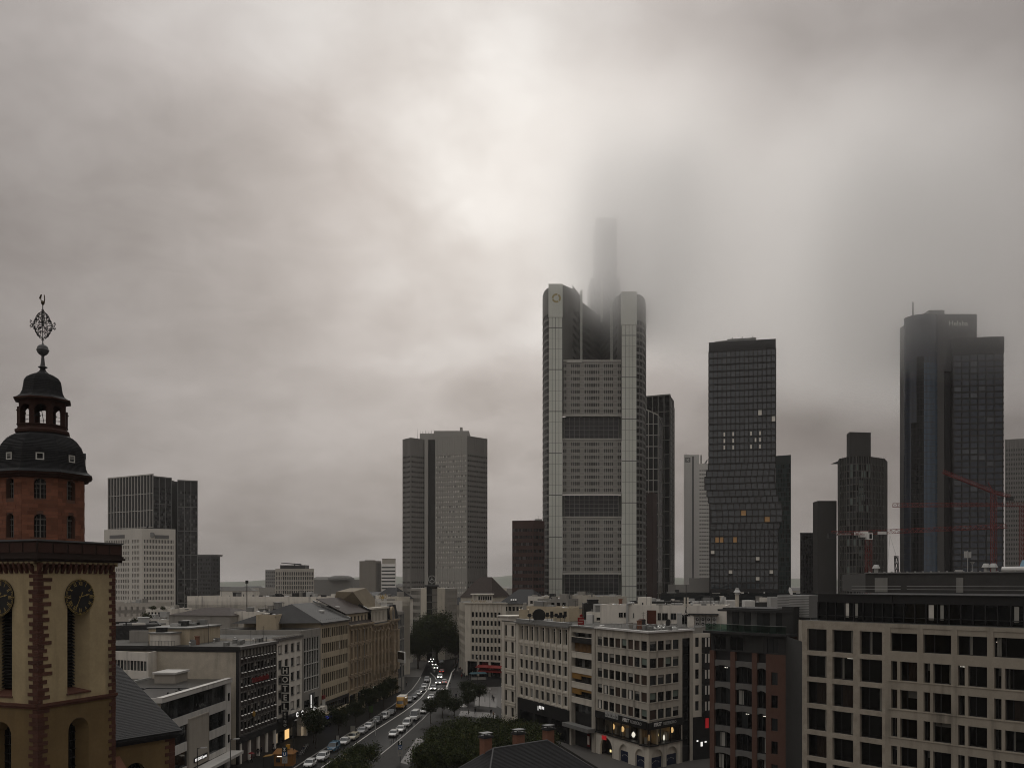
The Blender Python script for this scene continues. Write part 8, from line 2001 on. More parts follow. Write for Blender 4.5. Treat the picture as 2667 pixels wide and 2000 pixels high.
# cranes
mat('crane_red',(.17,.018,.014),.5,.1)
def lattice(b,p,q,w,n,h=None):
 p,q=Vector(p),Vector(q);d=(q-p).normalized();side=d.cross(Vector((0,0,1)));side=side.normalized()if side.length>.1 else Vector((1,0,0));up=side.cross(d).normalized();h=h or w
 r=.13;c=lambda t,i,j:p.lerp(q,t)+side*(w/2*i)+up*(h*j)
 tri=[(-1,0),(1,0),(0,1)]if h!=w else[(-1,-.5),(1,-.5),(1,.5),(-1,.5)]
 for(i,j)in tri:b.cyl(c(0,i,j),c(1,i,j),r,r,4)
 for k in range(n):
  t0,t1=k/n,(k+1)/n
  for(a,e)in zip(tri,tri[1:]+tri[:1]):b.cyl(c(t0,*a),c(t1,*e),r*.6,r*.6,4);b.cyl(c(t1,*a),c(t1,*e),r*.5,r*.5,4)
def crane(label,px,d,ytop,px_tip,dt,y_tip,px_back,mats,y_back=None):
 base=(Wx(px,d),d,0);zt=Zy(ytop,d);T=Thing('tower_crane',label,'crane',base)
 b=MB();lattice(b,base,(base[0],d,zt),2.2,int(zt/2.4));T.part('mast',b,mats)
 b=MB();lattice(b,(base[0],d,zt),(Wx(px_tip,dt),dt,Zy(y_tip,dt)),1.5,26,1.9);T.part('jib',b,mats)
 db=d-(dt-d)*.3;b=MB();lattice(b,(base[0],d,zt),(Wx(px_back,db),db,Zy(y_back or ytop,db)),1.5,8,1.6);T.part('counter_jib',b,mats)
 b=MB();c=(Wx(px_back,db),db,Zy(y_back or ytop,db));b.box(c[0]-1.6,c[0]+1.6,c[1]-.9,c[1]+.9,c[2]-1.6,c[2]+.6);T.part('counterweight',b,'dark_metal')
 return T,base,zt
T,base,zt=crane('red tower crane with a white cab in front of the dark ribbed tower',2262,400,1392,2620,430,1375,2166,'crane_red')
b=MB();b.box(base[0]-4.5,base[0]-.9,398,400.5,zt-1.2,zt+1.4);b.box(base[0]-1.8,base[0]+.9,397.5,399.6,zt-2.3,zt+.6);b.box(base[0]-6.6,base[0]-4.4,398.4,400,zt-.4,zt+1.2);T.part('cab',b,'white_paint');b=MB();b.box(base[0]-.6,base[0]+.5,397.45,397.5,zt-1.9,zt+.2);T.part('cab_window',b,'glass_black')
b=MB();b.box(base[0]+4,base[0]+8,399.5,399.7,zt+.1,zt+1.4);T.part('name_board',b,'white_metal')
b=MB();b.box(base[0]-19,base[0]-10,395,397.5,zt-.5,zt+.2);T.part('ballast',b,'light_metal')
T,base,zt=crane('red tower crane with raised jib crossing the dark slab',2588,470,1285,2455,465,1232,2630,'crane_red',1296)
b=MB();b.cyl((base[0],470,zt),(base[0]-3,470,zt+6),.3,.2,5);T.part('head',b,'crane_red')
T,base,zt=crane('red tower crane at the right border with a long level jib',2664,455,1318,2325,470,1320,2720,'crane_red')
p=at(2340,300);T=Thing('luffing_crane','thin dark crane jib rising between the dark ribbed tower and the round tower','crane',(*p,30));b=MB();lattice(b,(*p,25),(Wx(2334,300),300,Zy(1447,300)),.9,10);T.part('mast',b,'iron_black');b=MB();b.cyl((Wx(2334,300),300,Zy(1447,300)),(Wx(2318,320),320,Zy(1395,320)),.07,.04,4);b.cyl((Wx(2318,320),320,Zy(1395,320)),(Wx(2312,320),320,Zy(1470,320)),.04,.03,4);T.part('jib',b,'grey_metal')
p=at(643,300);T=Thing('antenna_mast','lone dark antenna mast on the long white office range','antenna',(*p,20));b=MB();b.cyl((*p,20),(*p,Zy(1512,300)),.18,.14,6);T.part('pole',b,'iron_black');b=MB();b.box(p[0]-.4,p[0]+.4,p[1]-.4,p[1]+.4,Zy(1519,300),Zy(1511,300));T.part('head',b,'iron_black')
# small roof furniture on the near roofs, each piece a thing with its neighbour named
def roof_bits(T,fr,z,spots):
 for(s,t,kind)in spots:
  b=MB();c=fr.P(s,t,z)
  if kind=='vent':b.cyl(c,(c[0],c[1],z+.7),.14,.14,8);b.lathe([(.26,.68),(.26,.76),(.08,.92)],c,8);T.part('roof_vent',b,'light_metal')
  elif kind=='box':b.fbox(fr,s,s+1.1,t-.8,t,z,z+.8);b.fbox(fr,s+.1,s+1.0,t,t+.03,z+.15,z+.65);T.part('air_unit',b,'grey_metal')
  elif kind=='dome':b.lathe([(.75,0),(.75,.25),(.6,.45),(.3,.6),(.02,.65)],c,12);T.part('roof_light',b,'glass_pale')
  elif kind=='pipe':b.tube([c,(c[0],c[1],z+.35),fr.P(s+3.2,t,z+.35),fr.P(s+3.2,t,z)],.07,6);T.part('roof_pipe',b,'grey_metal')
  elif kind=='mast':b.cyl(c,(c[0],c[1],z+3.4),.035,.025,5);b.tube([fr.P(s-.6,t,z+3.1),fr.P(s+.6,t,z+3.1)],.02,4);b.tube([fr.P(s-.4,t,z+2.7),fr.P(s+.4,t,z+2.7)],.02,4);T.part('antenna',b,'dark_metal')
  elif kind=='stack':b.fbox(fr,s,s+.7,t-.7,t,z,z+1.6);b.fbox(fr,s-.08,s+.78,t-.78,t+.08,z+1.6,z+1.75);T.part('chimney',b,'terracotta')
RB=random.Random(3)
def scatter(n,s0,s1,t0,t1):return[(RB.uniform(s0,s1),RB.uniform(t0,t1),RB.choice(('vent','box','dome','pipe','mast','vent','box','stack')))for _ in range(n)]
roof_bits(TA,fA1,26.36,scatter(16,1,18,-9,-2));roof_bits(TA,fA2,26.36,scatter(5,1,9,-8,-2));roof_bits(TG,fG,zG,scatter(14,1,16,-12,-1.5));roof_bits(TW,fW,Zy(1580,200)-.1,scatter(14,2,26,-10,-1.5))
# ---------------------------------------------------------------- trees
def leaf_mat(name,c0,c1):
 m,nt,N,L,B=_nodes(name);geo=N.new('ShaderNodeNewGeometry');oi=N.new('ShaderNodeObjectInfo')
 n=N.new('ShaderNodeTexNoise');n.inputs['Scale'].default_value=.9;n.inputs['Detail'].default_value=3;L.new(geo.outputs['Position'],n.inputs['Vector'])
 mx=N.new('ShaderNodeMix');mx.data_type='RGBA';mx.inputs[6].default_value=(*c0,1);mx.inputs[7].default_value=(*c1,1)
 mp=N.new('ShaderNodeMapRange');mp.inputs[1].default_value=.35;mp.inputs[2].default_value=.65;L.new(n.outputs['Fac'],mp.inputs[0]);L.new(mp.outputs[0],mx.inputs[0]);L.new(mx.outputs[2],B.inputs['Base Color'])
 B.inputs['Roughness'].default_value=.7;B.inputs['Specular IOR Level'].default_value=.12;M[name]=m
leaf_mat('leaf_green',(.018,.026,.007),(.05,.06,.016));leaf_mat('leaf_dark',(.011,.016,.006),(.026,.033,.011));leaf_mat('leaf_autumn',(.04,.036,.009),(.09,.062,.015))
def crown_mesh(name,rx,rz,zc,n,leaf,seed,clumps=70,mats=('leaf_green','leaf_dark','leaf_autumn'),aut=.03):
 R=random.Random(seed);b=MB();cs=[]
 while len(cs)<clumps:
  u=Vector((R.gauss(0,1),R.gauss(0,1),R.gauss(0,1))).normalized();r=R.uniform(.3,1.0)**.55;r*=R.uniform(.8,1.05)*(.84+.22*math.sin(u.x*4+seed)*math.cos(u.y*5+seed*2)+.12*math.sin(u.z*6+seed*3+u.x*3))
  cs.append((Vector((u.x*rx*r,u.y*rx*r,zc+u.z*rz*r)),R.uniform(.1,.24)*rx,R.random()))
 for i in range(n):
  c,s,k=R.choice(cs);p=c+Vector((R.gauss(0,s),R.gauss(0,s),R.gauss(0,s*.75)))
  d=Vector((R.gauss(0,1),R.gauss(0,1),R.gauss(.5,.8))).normalized();t=d.orthogonal().normalized();t.rotate(__import__('mathutils').Quaternion(d,R.uniform(0,6.28)));w=d.cross(t);l=leaf*R.uniform(.6,1.4);h=l*.62
  m=2 if R.random()<aut else(1 if k<.45 else 0)
  b.poly([p-t*l*.5,p+w*h*.5-t*l*.1,p+t*l*.55,p-w*h*.5-t*l*.1],m)
 return b.mesh(name,list(mats))
def limb(b,p,q,r0,r1,R,n=4,wob=.12):
 p,q=Vector(p),Vector(q);pts=[p.lerp(q,k/n)+Vector((R.gauss(0,wob),R.gauss(0,wob),0))*(0 if k in(0,)else 1)*(q-p).length*.12 for k in range(n+1)]
 for k in range(n):b.cyl(pts[k],pts[k+1],r0+(r1-r0)*k/n,r0+(r1-r0)*(k+1)/n,7)
def trunk_mesh(name,h,r,rx,zc,rz,seed,nl=8):
 R=random.Random(seed);b=MB();limb(b,(0,0,-.05),(R.uniform(-.1,.1),R.uniform(-.1,.1),h),r,r*.6,R)
 for k in range(nl):
  a=2*PI*k/nl+R.uniform(-.3,.3);z0=h*R.uniform(.72,1.0);rr=rx*R.uniform(.5,.85);limb(b,(0,0,z0),(rr*math.cos(a),rr*math.sin(a),zc+rz*R.uniform(-.2,.7)),r*.42,r*.08,R)
 return b.mesh(name,['bark'],smooth=True)
KIND={'plaza':[(crown_mesh('crown',3.7,2.2,5.5,9500,.30,s,clumps=110),trunk_mesh('trunk',3.8,.2,3.4,5.6,2.3,s))for s in(1,2,3)],'street':[(crown_mesh('crown',2.5,2.3,5.0,3600,.3,s,clumps=55,mats=('leaf_dark','leaf_dark','leaf_autumn'),aut=.02),trunk_mesh('trunk',3.3,.13,2.3,5.0,2.2,s))for s in(4,5)],'big':[(crown_mesh('crown',9.3,9.6,14.6,30000,.5,6,clumps=230,aut=.01),trunk_mesh('trunk',7.5,.55,9,14,8,6,nl=14))],'bush':[(crown_mesh('crown',1.6,1.0,1.2,900,.3,7,clumps=25),trunk_mesh('trunk',.8,.06,1.2,1.2,.8,7,nl=5))],}
def tree(kind,x,y,z,label,sc=1.0,group=None,rot=None,name=None):
 v=RND.choice(KIND[kind]);T=Thing(name or('shrub' if kind=='bush' else 'plane_tree'),label,'shrub' if kind=='bush' else 'tree',(x,y,z),group)
 for nm,me in(('crown',v[0]),('trunk',v[1])):
  o=bpy.data.objects.new(nm,me);COL.objects.link(o);o.parent=T.root
 T.root.scale=(sc,sc,sc*RND.uniform(.94,1.06));T.root.rotation_euler=(0,0,RND.uniform(0,6.28))
tree('big',-31.5,372,.0,'huge dark plane tree where the street disappears, in front of the star building',1.03,name='plane_tree')
tree('big',-24.5,385,.0,'dark plane tree right of the huge one, over the waiting cars',.62,name='plane_tree')
tree('big',-38.5,362,.0,'dark plane tree left of the huge one at the end of the row',.66,name='plane_tree')
tree('big',-41.5,396,.0,'big dark plane tree half hidden behind the largest one at the street end',.8,name='plane_tree')
for(x,y,s)in((-27.0,158,.88),(-28.0,148,.9),(-14.0,175,.95),(-10.5,182,1.0),(-5,184.5,1.0),(.5,183,.95),(5,178,.9),(-9.6,175,1.05),(-3.6,176.5,1.05),(1.6,174.5,1.0),(-12.4,166.5,1.0),(-6.4,168,1.05),(-.6,166.5,1.05),(5.6,169.5,.95),(-14.2,157.5,.95),(-9.4,159,1.08),(-3.4,159,1.05),(2.6,160,1.05),(-13.5,149,1.05),(-7.0,150.5,1.05),(-26.0,142,.9)):
 tree('plaza',x,y,.13,'low leafy plane tree in the grove beside the slate-roofed house',s,group='trees of the plaza grove')
for(x,y,lb)in((-42.0,189,'small dark street tree nearest the hotel sign on the shop pavement'),(-39.4,201,'small dark street tree beside the parked dark van'),(-38.2,215,'small dark street tree behind the white delivery van'),(-37.0,230,'small dark street tree left of the yellow truck'),(-35.8,246,'small dark street tree in front of the house with giant columns'),(-36.2,262,'small dark street tree below the video screen'),(-44.0,196,'small dark street tree close to the tan office block')):
 tree('street',x,y,.13,lb,RND.uniform(.95,1.15),name='street_tree')
for(x,y,lb)in((-18.2,231,'dark young tree beside the moving white car'),(-14.8,226,'dark young tree between the bollards and the square'),(-9.4,253,'dark young tree standing alone on the paved square'),(-13.4,262,'dark young tree near the pedestrians with umbrellas'),(-20.4,222,'dark young tree leaning over the right-hand parked cars'),(-11.8,238,'dark young tree left of the cream rounded house'),(-18.8,244,'dark young tree at the zebra crossing')):
 tree('street',x,y,.13,lb,RND.uniform(.85,1.05),name='street_tree')
for(px,d,y,lb,s)in((350,292,1622,'clipped dark shrub on the roof of the pale curved-wall block',.9),(382,290,1618,'taller dark shrub on the roof of the pale curved-wall block',1.35),(398,322,1588,'low green roof planting on the white roof house',.8),(425,322,1588,'green roof planting at the edge of the white roof house',.7)):
 tree('bush',Wx(px,d),d,Zy(y,d)-.2,lb,s,name='shrub')
# ---------------------------------------------------------------- vehicles
def paint(name,col,metal=0.0,rough=.25):
 m=mat(name,col,rough,.04,1.0,metal=metal,spec=.5);m.node_tree.nodes['Principled BSDF'].inputs['Coat Weight'].default_value=.6
for nm,c in(('car_white',(.62,.62,.60)),('car_cream',(.50,.46,.34)),('car_silver',(.30,.30,.30)),('car_grey',(.12,.12,.125)),('car_black',(.015,.015,.016)),('car_blue',(.035,.105,.17)),('car_yellow',(.52,.27,.03)),('car_red',(.16,.012,.01)),('car_dark',(.04,.042,.045))):paint(nm,c)
mat('rubber',(.012,.012,.012),.8,.1);mat('rim_alloy',(.25,.25,.25),.4,.1,metal=.5);mat('lamp_glass',(.45,.45,.44),.15,.05);mat('lamp_red',(.15,.01,.01),.2,.05);mat('car_trim',(.02,.02,.02),.6,.1)
glass('car_glass',(.012,.014,.016),ior=1.5,orand=0)
CM={}
def car_meshes(kind,col):
 if(kind,col)in CM:return CM[(kind,col)]
 sp=dict(hatch=(4.1,1.78,1.48,.93,.80,1.02,3.75,1.75,3.35),sedan=(4.75,1.84,1.44,.94,.82,1.28,4.1,2.1,3.5),suv=(4.6,1.9,1.66,1.05,.95,1.15,4.5,1.85,4.15),estate=(4.7,1.83,1.5,.95,.84,1.2,4.6,2.0,4.25),caddy=(4.5,1.85,1.84,1.08,.98,.85,4.45,1.6,4.4),van=(5.4,2.0,2.45,1.25,1.15,.75,5.35,1.55,5.3))[kind]
 L_,W_,H_,belt,hood,wb,wr,rf,rr=sp
 hw=W_/2
 st=[(0,.70,.34,.62),(.10,.86,.26,hood-.14),(.35,.95,.22,hood-.04),(wb*.75,.99,.20,hood),(wb,1.0,.20,belt-.02),(wb+.4,1.0,.20,belt),((wb+wr)/2,1.0,.20,belt),(wr-.2,1.0,.20,belt+.02),(wr if wr<L_-.3 else L_-.28,.985,.22,belt+.01),(L_-.12,.93,.26,belt-.06),(L_,.82,.34,belt-.22)]
 b=MB();ring=[]
 for(y,w,z0,z1)in st:
  x=hw*w;ring.append([(-x*.9,y,z0),(-x,y,z0+.14),(-x,y,z0+(z1-z0)*.6),(-x*.96,y,z1-.05),(-x*.86,y,z1),(x*.86,y,z1),(x*.96,y,z1-.05),(x,y,z0+(z1-z0)*.6),(x,y,z0+.14),(x*.9,y,z0)])
 for r0,r1 in zip(ring,ring[1:]):
  n=len(r0)
  for k in range(n):b.poly([r0[k],r0[(k+1)%n],r1[(k+1)%n],r1[k]][::-1])
 b.poly(ring[0]);b.poly(ring[-1][::-1])
 body=b.mesh('body',[col],(0,L_/2,0),smooth=False)
# greenhouse
 gx,rx=hw*.93,hw*.78
 g=MB();A=[(-gx,wb-.03,belt-.03),(gx,wb-.03,belt-.03),(gx,wr,belt-.03),(-gx,wr,belt-.03)];Bt=[(-rx,rf,H_-.07),(rx,rf,H_-.07),(rx,rr,H_-.07),(-rx,rr,H_-.07)]
 g.hexa(A+Bt);glassm=g.mesh('glazing',['car_glass'],(0,L_/2,0))
 r=MB();r.hexa([(-rx-.015,rf-.06,H_-.1),(rx+.015,rf-.06,H_-.1),(rx+.015,rr+.06,H_-.1),(-rx-.015,rr+.06,H_-.1),(-rx*.86,rf+.12,H_),(rx*.86,rf+.12,H_),(rx*.86,rr-.12,H_-.01),(-rx*.86,rr-.12,H_-.01)])
 for s in(-1,1):
  def pil(y0,y1,t0,t1,w=.07):
   p0,p1=Vector((s*(gx+.006),y0,belt-.03)),Vector((s*(rx+.006),y1,H_-.08));r.hexa([p0+Vector((-.02,0,0)),p0+Vector((.02,0,0)),p0+Vector((.02,w,0)),p0+Vector((-.02,w,0)),p1+Vector((-.02,0,0)),p1+Vector((.02,0,0)),p1+Vector((.02,w,0)),p1+Vector((-.02,w,0))])
  pil(wb-.04,rf-.04,0,0);pil((wb+wr)/2-.05,(rf+rr)/2-.05,0,0,.09);pil(wr-.25,rr-.12,0,0,.24)
  if kind in('van','caddy'):
   y0=(wb+wr)/2;r.hexa([(s*(gx+.0),y0,belt-.03),(s*(gx+.02),y0,belt-.03),(s*(gx+.02),wr-.1,belt-.03),(s*gx,wr-.1,belt-.03),(s*rx,(rf+rr)/2,H_-.09),(s*(rx+.02),(rf+rr)/2,H_-.09),(s*(rx+.02),rr,H_-.09),(s*rx,rr,H_-.09)])
 roof=r.mesh('roof',[col],(0,L_/2,0))
 wh=MB();wh.cyl((-.11,0,0),(.11,0,0),.33,.33,16);tyre=wh.mesh('wheel',['rubber']);wh=MB();wh.cyl((-.118,0,0),(.118,0,0),.21,.21,12);rim=wh.mesh('rim',['rim_alloy'])
 lm=MB();lm.hexa([(-.2,-.02,-.07),(.2,-.02,-.07),(.2,.1,-.07),(-.2,.1,-.07),(-.2,.02,.07),(.2,.02,.07),(.2,.1,.07),(-.2,.1,.07)]);lamp=lm.mesh('headlight',['lamp_glass']);lit=lm.mesh('headlight',['headlamp']);tl=lm.mesh('tail_lamp',['lamp_red']);tlit=lm.mesh('tail_lamp',['tail_lamp'])
 gr=MB();gr.box(-.55,.55,-.03,.05,.36,.52);gr.box(-hw*.8,hw*.8,-.02,.05,.24,.33);grille=gr.mesh('grille',['car_trim'],(0,L_/2,0))
 np_=MB();np_.box(-.26,.26,-.045,-.035,.40,.50);plate=np_.mesh('number_plate',['white_paint'],(0,L_/2,0))
 mi=MB();mi.box(-.1,.1,-.06,.06,-.07,.07);mirror=mi.mesh('mirror',[col])
 CM[(kind,col)]=dict(L=L_,hw=hw,belt=belt,hood=hood,wb=wb,body=body,glazing=glassm,roof=roof,tyre=tyre,rim=rim,lamp=lamp,lit=lit,tl=tl,tlit=tlit,grille=grille,plate=plate,mirror=mirror)
 return CM[(kind,col)]
def car(kind,col,x,y,head,label,lights=False,tails=False,z=.012,name=None):
 """head: turn about z; 0 faces the viewer (-Y)"""
 c=car_meshes(kind,col);T=Thing(name or('van' if kind in('van','caddy')else 'car'),label,'van' if kind in('van','caddy')else 'car',(x,y,z));T.root.rotation_euler=(0,0,head)
 def add(nm,me,p=(0,0,0),par=None,rot=None):
  o=bpy.data.objects.new(nm,me);COL.objects.link(o);o.parent=par or T.root;o.location=p
  if rot:o.rotation_euler=rot
  return o
 add('body',c['body']);add('glazing',c['glazing']);add('roof',c['roof']);add('grille',c['grille']);add('number_plate',c['plate'])
 L_,hw=c['L'],c['hw']
 for sx in(-1,1):
  for yy in(-L_/2+.85,L_/2-.85):w=add('wheel',c['tyre'],(sx*(hw-.1),yy,.33));add('rim',c['rim'],(0,0,0),w)
  add('headlight',c['lit']if lights else c['lamp'],(sx*(hw-.32),-L_/2+.04,c['hood']-.2));add('tail_lamp',c['tlit']if tails else c['tl'],(sx*(hw-.3),L_/2-.02,c['belt']-.2),rot=(0,0,PI))
  add('mirror',c['mirror'],(sx*(hw+.08),-L_/2+c['wb']+.25,c['belt']+.03))
 return T
def hd(d,tab=LEFT_EDGE):
 a=lerp_tab(tab,d+6)-lerp_tab(tab,d-6);return-math.atan2(a,12.0)
LC=[('hatch','car_white',803,1999,'white hatchback at the bottom edge beside the orange kiosk'),('estate','car_white',836,1981,'white estate car parked behind the white hatchback at the bottom edge'),('caddy','car_blue',865,1957,'blue delivery van parked on the left side of the street'),('hatch','car_white',894,1940,'white car parked right behind the blue van'),('estate','car_cream',917,1927,'cream taxi estate parked second behind the blue van'),('sedan','car_silver',941,1911,'silver car parked in front of the white sedan on the left side'),('sedan','car_white',958,1898,'white sedan parked in front of the dark van'),('caddy','car_dark',981,1885,'dark van parked between the white sedan and the white delivery van'),('caddy','car_white',1000,1873,'white delivery van parked ahead of a gap before the yellow truck'),('estate','car_dark',1078,1820,'dark estate car parked behind the yellow truck'),('sedan','car_silver',1088,1811,'silver sedan parked second behind the yellow truck'),('hatch','car_black',1097,1802,'black car with a shiny roof parked near the zebra crossing'),('hatch','car_white',1104,1792,'white hatchback parked just before the zebra crossing'),('estate','car_grey',1065,1829,'grey estate parked tight behind the yellow truck'),('sedan','car_black',1018,1862,'black sedan parked in front of the yellow truck'),('caddy','car_silver',1111,1776,'pale car parked beyond the zebra crossing on the left')]
for(k,c,px,py,lb)in LC:
 x,d=G2(px,py);car(k,c,x,d+1.5,hd(d),lb)
RC=[('sedan','car_cream',905,1977,'cream taxi sedan in the driving lane at the lower end of the street'),('suv','car_black',932,1985,'black car half under the plaza trees at the bottom of the street'),('hatch','car_white',1023,1919,'white compact car, first of the right-hand row by the bollards'),('sedan','car_white',1042,1907,'white sedan, second of the right-hand row by the bollards'),('caddy','car_white',1059,1892,'small white van, third of the right-hand row by the bollards'),('van','car_white',1079,1875,'tall white transporter van in the right-hand row'),('sedan','car_white',1103,1857,'white sedan parked just behind the tall white transporter'),('hatch','car_white',1111,1847,'white hatchback second behind the tall white transporter'),('estate','car_silver',1121,1837,'silver estate at the far end of the right-hand row'),('hatch','car_grey',1131,1829,'grey car half hidden by the young trees at the end of the right-hand row')]
for(k,c,px,py,lb)in RC:
 x,d=G2(px,py);car(k,c,x,d+1.5,hd(d,RIGHT_EDGE),lb)
for(k,c,px,py,h,lb,li,ta)in(('sedan','car_white',1124,1819,-.06,'white sedan driving with wet headlight glints before the zebra crossing',True,False),('suv','car_silver',1129,1796,-.02,'silver car with lit headlights stopped at the zebra crossing',True,False),('suv','car_white',1146,1766,.02,'white car with bright headlights mirrored in the wet street',True,False),('hatch','car_red',1151,1751,PI,'red car driving away with lit tail lamps',False,True),('sedan','car_dark',1122,1725,.05,'dark car with bright headlights coming from under the big tree',True,False),('hatch','car_grey',1117,1713,.05,'grey car with headlights farthest under the big tree',True,False),('sedan','car_silver',1126,1718,.05,'silver car with headlights second under the big tree',True,False),('estate','car_dark',1150,1727,0.0,'dark car waiting right of the big tree trunk',False,False),('van','car_grey',1148,1712,0.0,'grey van in the shade right of the big tree trunk',False,False),('suv','car_white',1281,1733,PI/2+.15,'white car seen side-on beside the red awnings',False,False),('sedan','car_white',1136,1741,.03,'white car with headlights following down the bend below the big tree',True,False),('suv','car_grey',1131,1733,.05,'grey car with headlights leaving the shade of the big tree',True,False),('hatch','car_white',1158,1779,PI,'white hatchback driving away right of the lit white car',False,True),('estate','car_dark',1142,1780,.0,'dark estate with headlights between zebra crossing and lit white car',True,False),('hatch','car_black',1262,1748,PI/2,'black car seen side-on in the cross street',False,False)):
 x,d=G2(px,py);car(k,c,x,d,h,lb,li,ta)
def truck():
 x,d=G2(1042,1847);T=Thing('box_truck','yellow box truck parked on the left side of the street','truck',(x,d+3,.012));T.root.rotation_euler=(0,0,hd(d));o_=T.loc;T.loc=(0,0,0)
 b=MB();b.box(-1.12,1.12,-1.3,3.4,.75,3.35);T.part('cargo_box',b,'car_yellow');b=MB();b.box(-1.13,1.13,-1.32,3.42,3.352,3.42);T.part('box_roof',b,'plaster_white')
 b=MB();b.hexa([(-1.05,-2.9,.5),(1.05,-2.9,.5),(1.05,-1.3,.5),(-1.05,-1.3,.5),(-1.02,-2.75,1.35),(1.02,-2.75,1.35),(1.02,-1.3,1.35),(-1.02,-1.3,1.35)]);b.hexa([(-1.0,-2.35,1.35),(1.0,-2.35,1.35),(1.0,-1.31,1.35),(-1.0,-1.31,1.35),(-.9,-1.75,2.3),(.9,-1.75,2.3),(.9,-1.31,2.35),(-.9,-1.31,2.35)]);b.hexa([(-.95,-1.9,2.36),(.95,-1.9,2.36),(1.05,-1.31,2.36),(-1.05,-1.31,2.36),(-.9,-1.6,3.1),(.9,-1.6,3.1),(1.05,-1.31,3.3),(-1.05,-1.31,3.3)]);T.part('cab',b,'car_yellow')
 b=MB();b.hexa([(-.86,-2.36,1.42),(.86,-2.36,1.42),(.86,-2.3,1.4),(-.86,-2.3,1.4),(-.78,-1.86,2.2),(.78,-1.86,2.2),(.78,-1.8,2.2),(-.78,-1.8,2.2)]);T.part('windscreen',b,'car_glass')
 for s in(-1,1):
  b=MB();b.hexa([(s*1.0,-2.2,1.42),(s*1.03,-2.2,1.42),(s*1.03,-1.4,1.42),(s*1.0,-1.4,1.42),(s*.92,-1.75,2.2),(s*.95,-1.75,2.2),(s*.95,-1.4,2.2),(s*.92,-1.4,2.2)]);T.part('side_window',b,'car_glass')
  b=MB();b.box(s*.75-.2,s*.75+.2,-2.93,-2.88,.85,1.05);T.part('headlight',b,'lamp_glass')
  for y in(-2.1,2.2):b=MB();b.cyl((s*.85-.13,y,.38),(s*.85+.13,y,.38),.38,.38,14);T.part('wheel',b,'rubber')
 b=MB();b.box(-1.05,1.05,-2.98,-2.85,.35,.62);T.part('bumper',b,'car_trim')
truck()
# ---------------------------------------------------------------- bollards, lamps, pylons, stalls
b=MB();b.cyl((0,0,0),(0,0,.95),.055,.055,8);b.lathe([(.07,.93),(.08,.98),(.05,1.05),(.01,1.07)],(0,0,0),8);me_bol=b.mesh('bollard',['car_trim'])
A,B=G2(1016,1941,.13),G2(1119,1857,.13)
for k in range(30):
 t=k/29;o=bpy.data.objects.new('bollard',me_bol);COL.objects.link(o);o.location=(A[0]+(B[0]-A[0])*t,A[1]+(B[1]-A[1])*t,.134);props(o,'slim dark bollard in the row between parked cars and plaza','bollard','bollards along the right-hand parked cars')
def transit_pylon(px,ytop,d,label,wide=1.0):
 x=Wx(px,d);zt=Zy(ytop,d);T=Thing('transit_sign',label,'sign',(x,d,.13));w=.42*wide;fr=Fr((x-w,d),(x+w,d-.02))
 b=MB();b.fbox(fr,w-.06,w+.06,-.2,-.1,.13,zt-2.2);T.part('post',b,'car_trim')
 hgt=.84
 mat('s_green',(.012,.02,.014),.5,.05);mat('u_blue',(.02,.06,.16),.5,.05)if 'u_blue' not in M else None
 b=MB();b.fbox(fr,0,2*w,-.25,0,zt-hgt,zt);o=T.part('upper_panel',b,'s_green');me=text_mesh('S',.85,mat_='white_paint',align='CENTER',bold=.02);T.inst('lettering',me,fr.P(w,.02,zt-hgt+.12),parent=o,rot=(PI/2,0,fr.rot))
 b=MB();b.fbox(fr,0,2*w,-.25,0,zt-2*hgt-.03,zt-hgt-.03);o=T.part('lower_panel',b,'u_blue');me=text_mesh('U',.85,mat_='white_paint',align='CENTER',bold=.02);T.inst('lettering',me,fr.P(w,.02,zt-2*hgt+.09),parent=o,rot=(PI/2,0,fr.rot))
 b=MB();b.fbox(fr,0,2*w,-.25,0,zt-3.6*hgt,zt-2*hgt-.06);o=T.part('info_panel',b,'blind');b=MB();b.tube([fr.P(w*.5,.02,zt-3.2*hgt),fr.P(w,.02,zt-2.7*hgt),fr.P(w*1.5,.02,zt-3.2*hgt)],.03,4);T.part('arrow',b,'u_blue',parent=o)
transit_pylon(741,1945,166,'tall S and U transit pylon in front of the orange kiosk',1.15);transit_pylon(1042,1928,174,'S and U transit pylon beside the row of bollards',.95)
def street_lamp(px,ytop,d,side,label,arm=1.6):
 x=Wx(px,d);zt=Zy(ytop,d);T=Thing('street_lamp',label,'street lamp',(x,d,.13));b=MB();b.cyl((x,d,.13),(x,d,zt),.09,.06,8);T.part('pole',b,'car_trim')
 b=MB();b.cyl((x,d,zt),(x+side*arm*.4,d,zt+.12),.05,.05,6);T.part('arm',b,'car_trim');b=MB();b.hexa([(x+side*arm*.3,d-.25,zt),(x+side*arm,d-.25,zt+.1),(x+side*arm,d+.25,zt+.1),(x+side*arm*.3,d+.25,zt),(x+side*arm*.35,d-.18,zt+.18),(x+side*arm*.95,d-.18,zt+.24),(x+side*arm*.95,d+.18,zt+.24),(x+side*arm*.35,d+.18,zt+.18)]);T.part('lamp_head',b,'grey_metal')
street_lamp(514,1948,143,1,'street lamp with flat grey head in front of the sports store sign');street_lamp(600,1925,151,1,'street lamp with flat grey head at the end of the sports store');street_lamp(764,1876,172,1,'tall thin street lamp below the ring letters',.8)
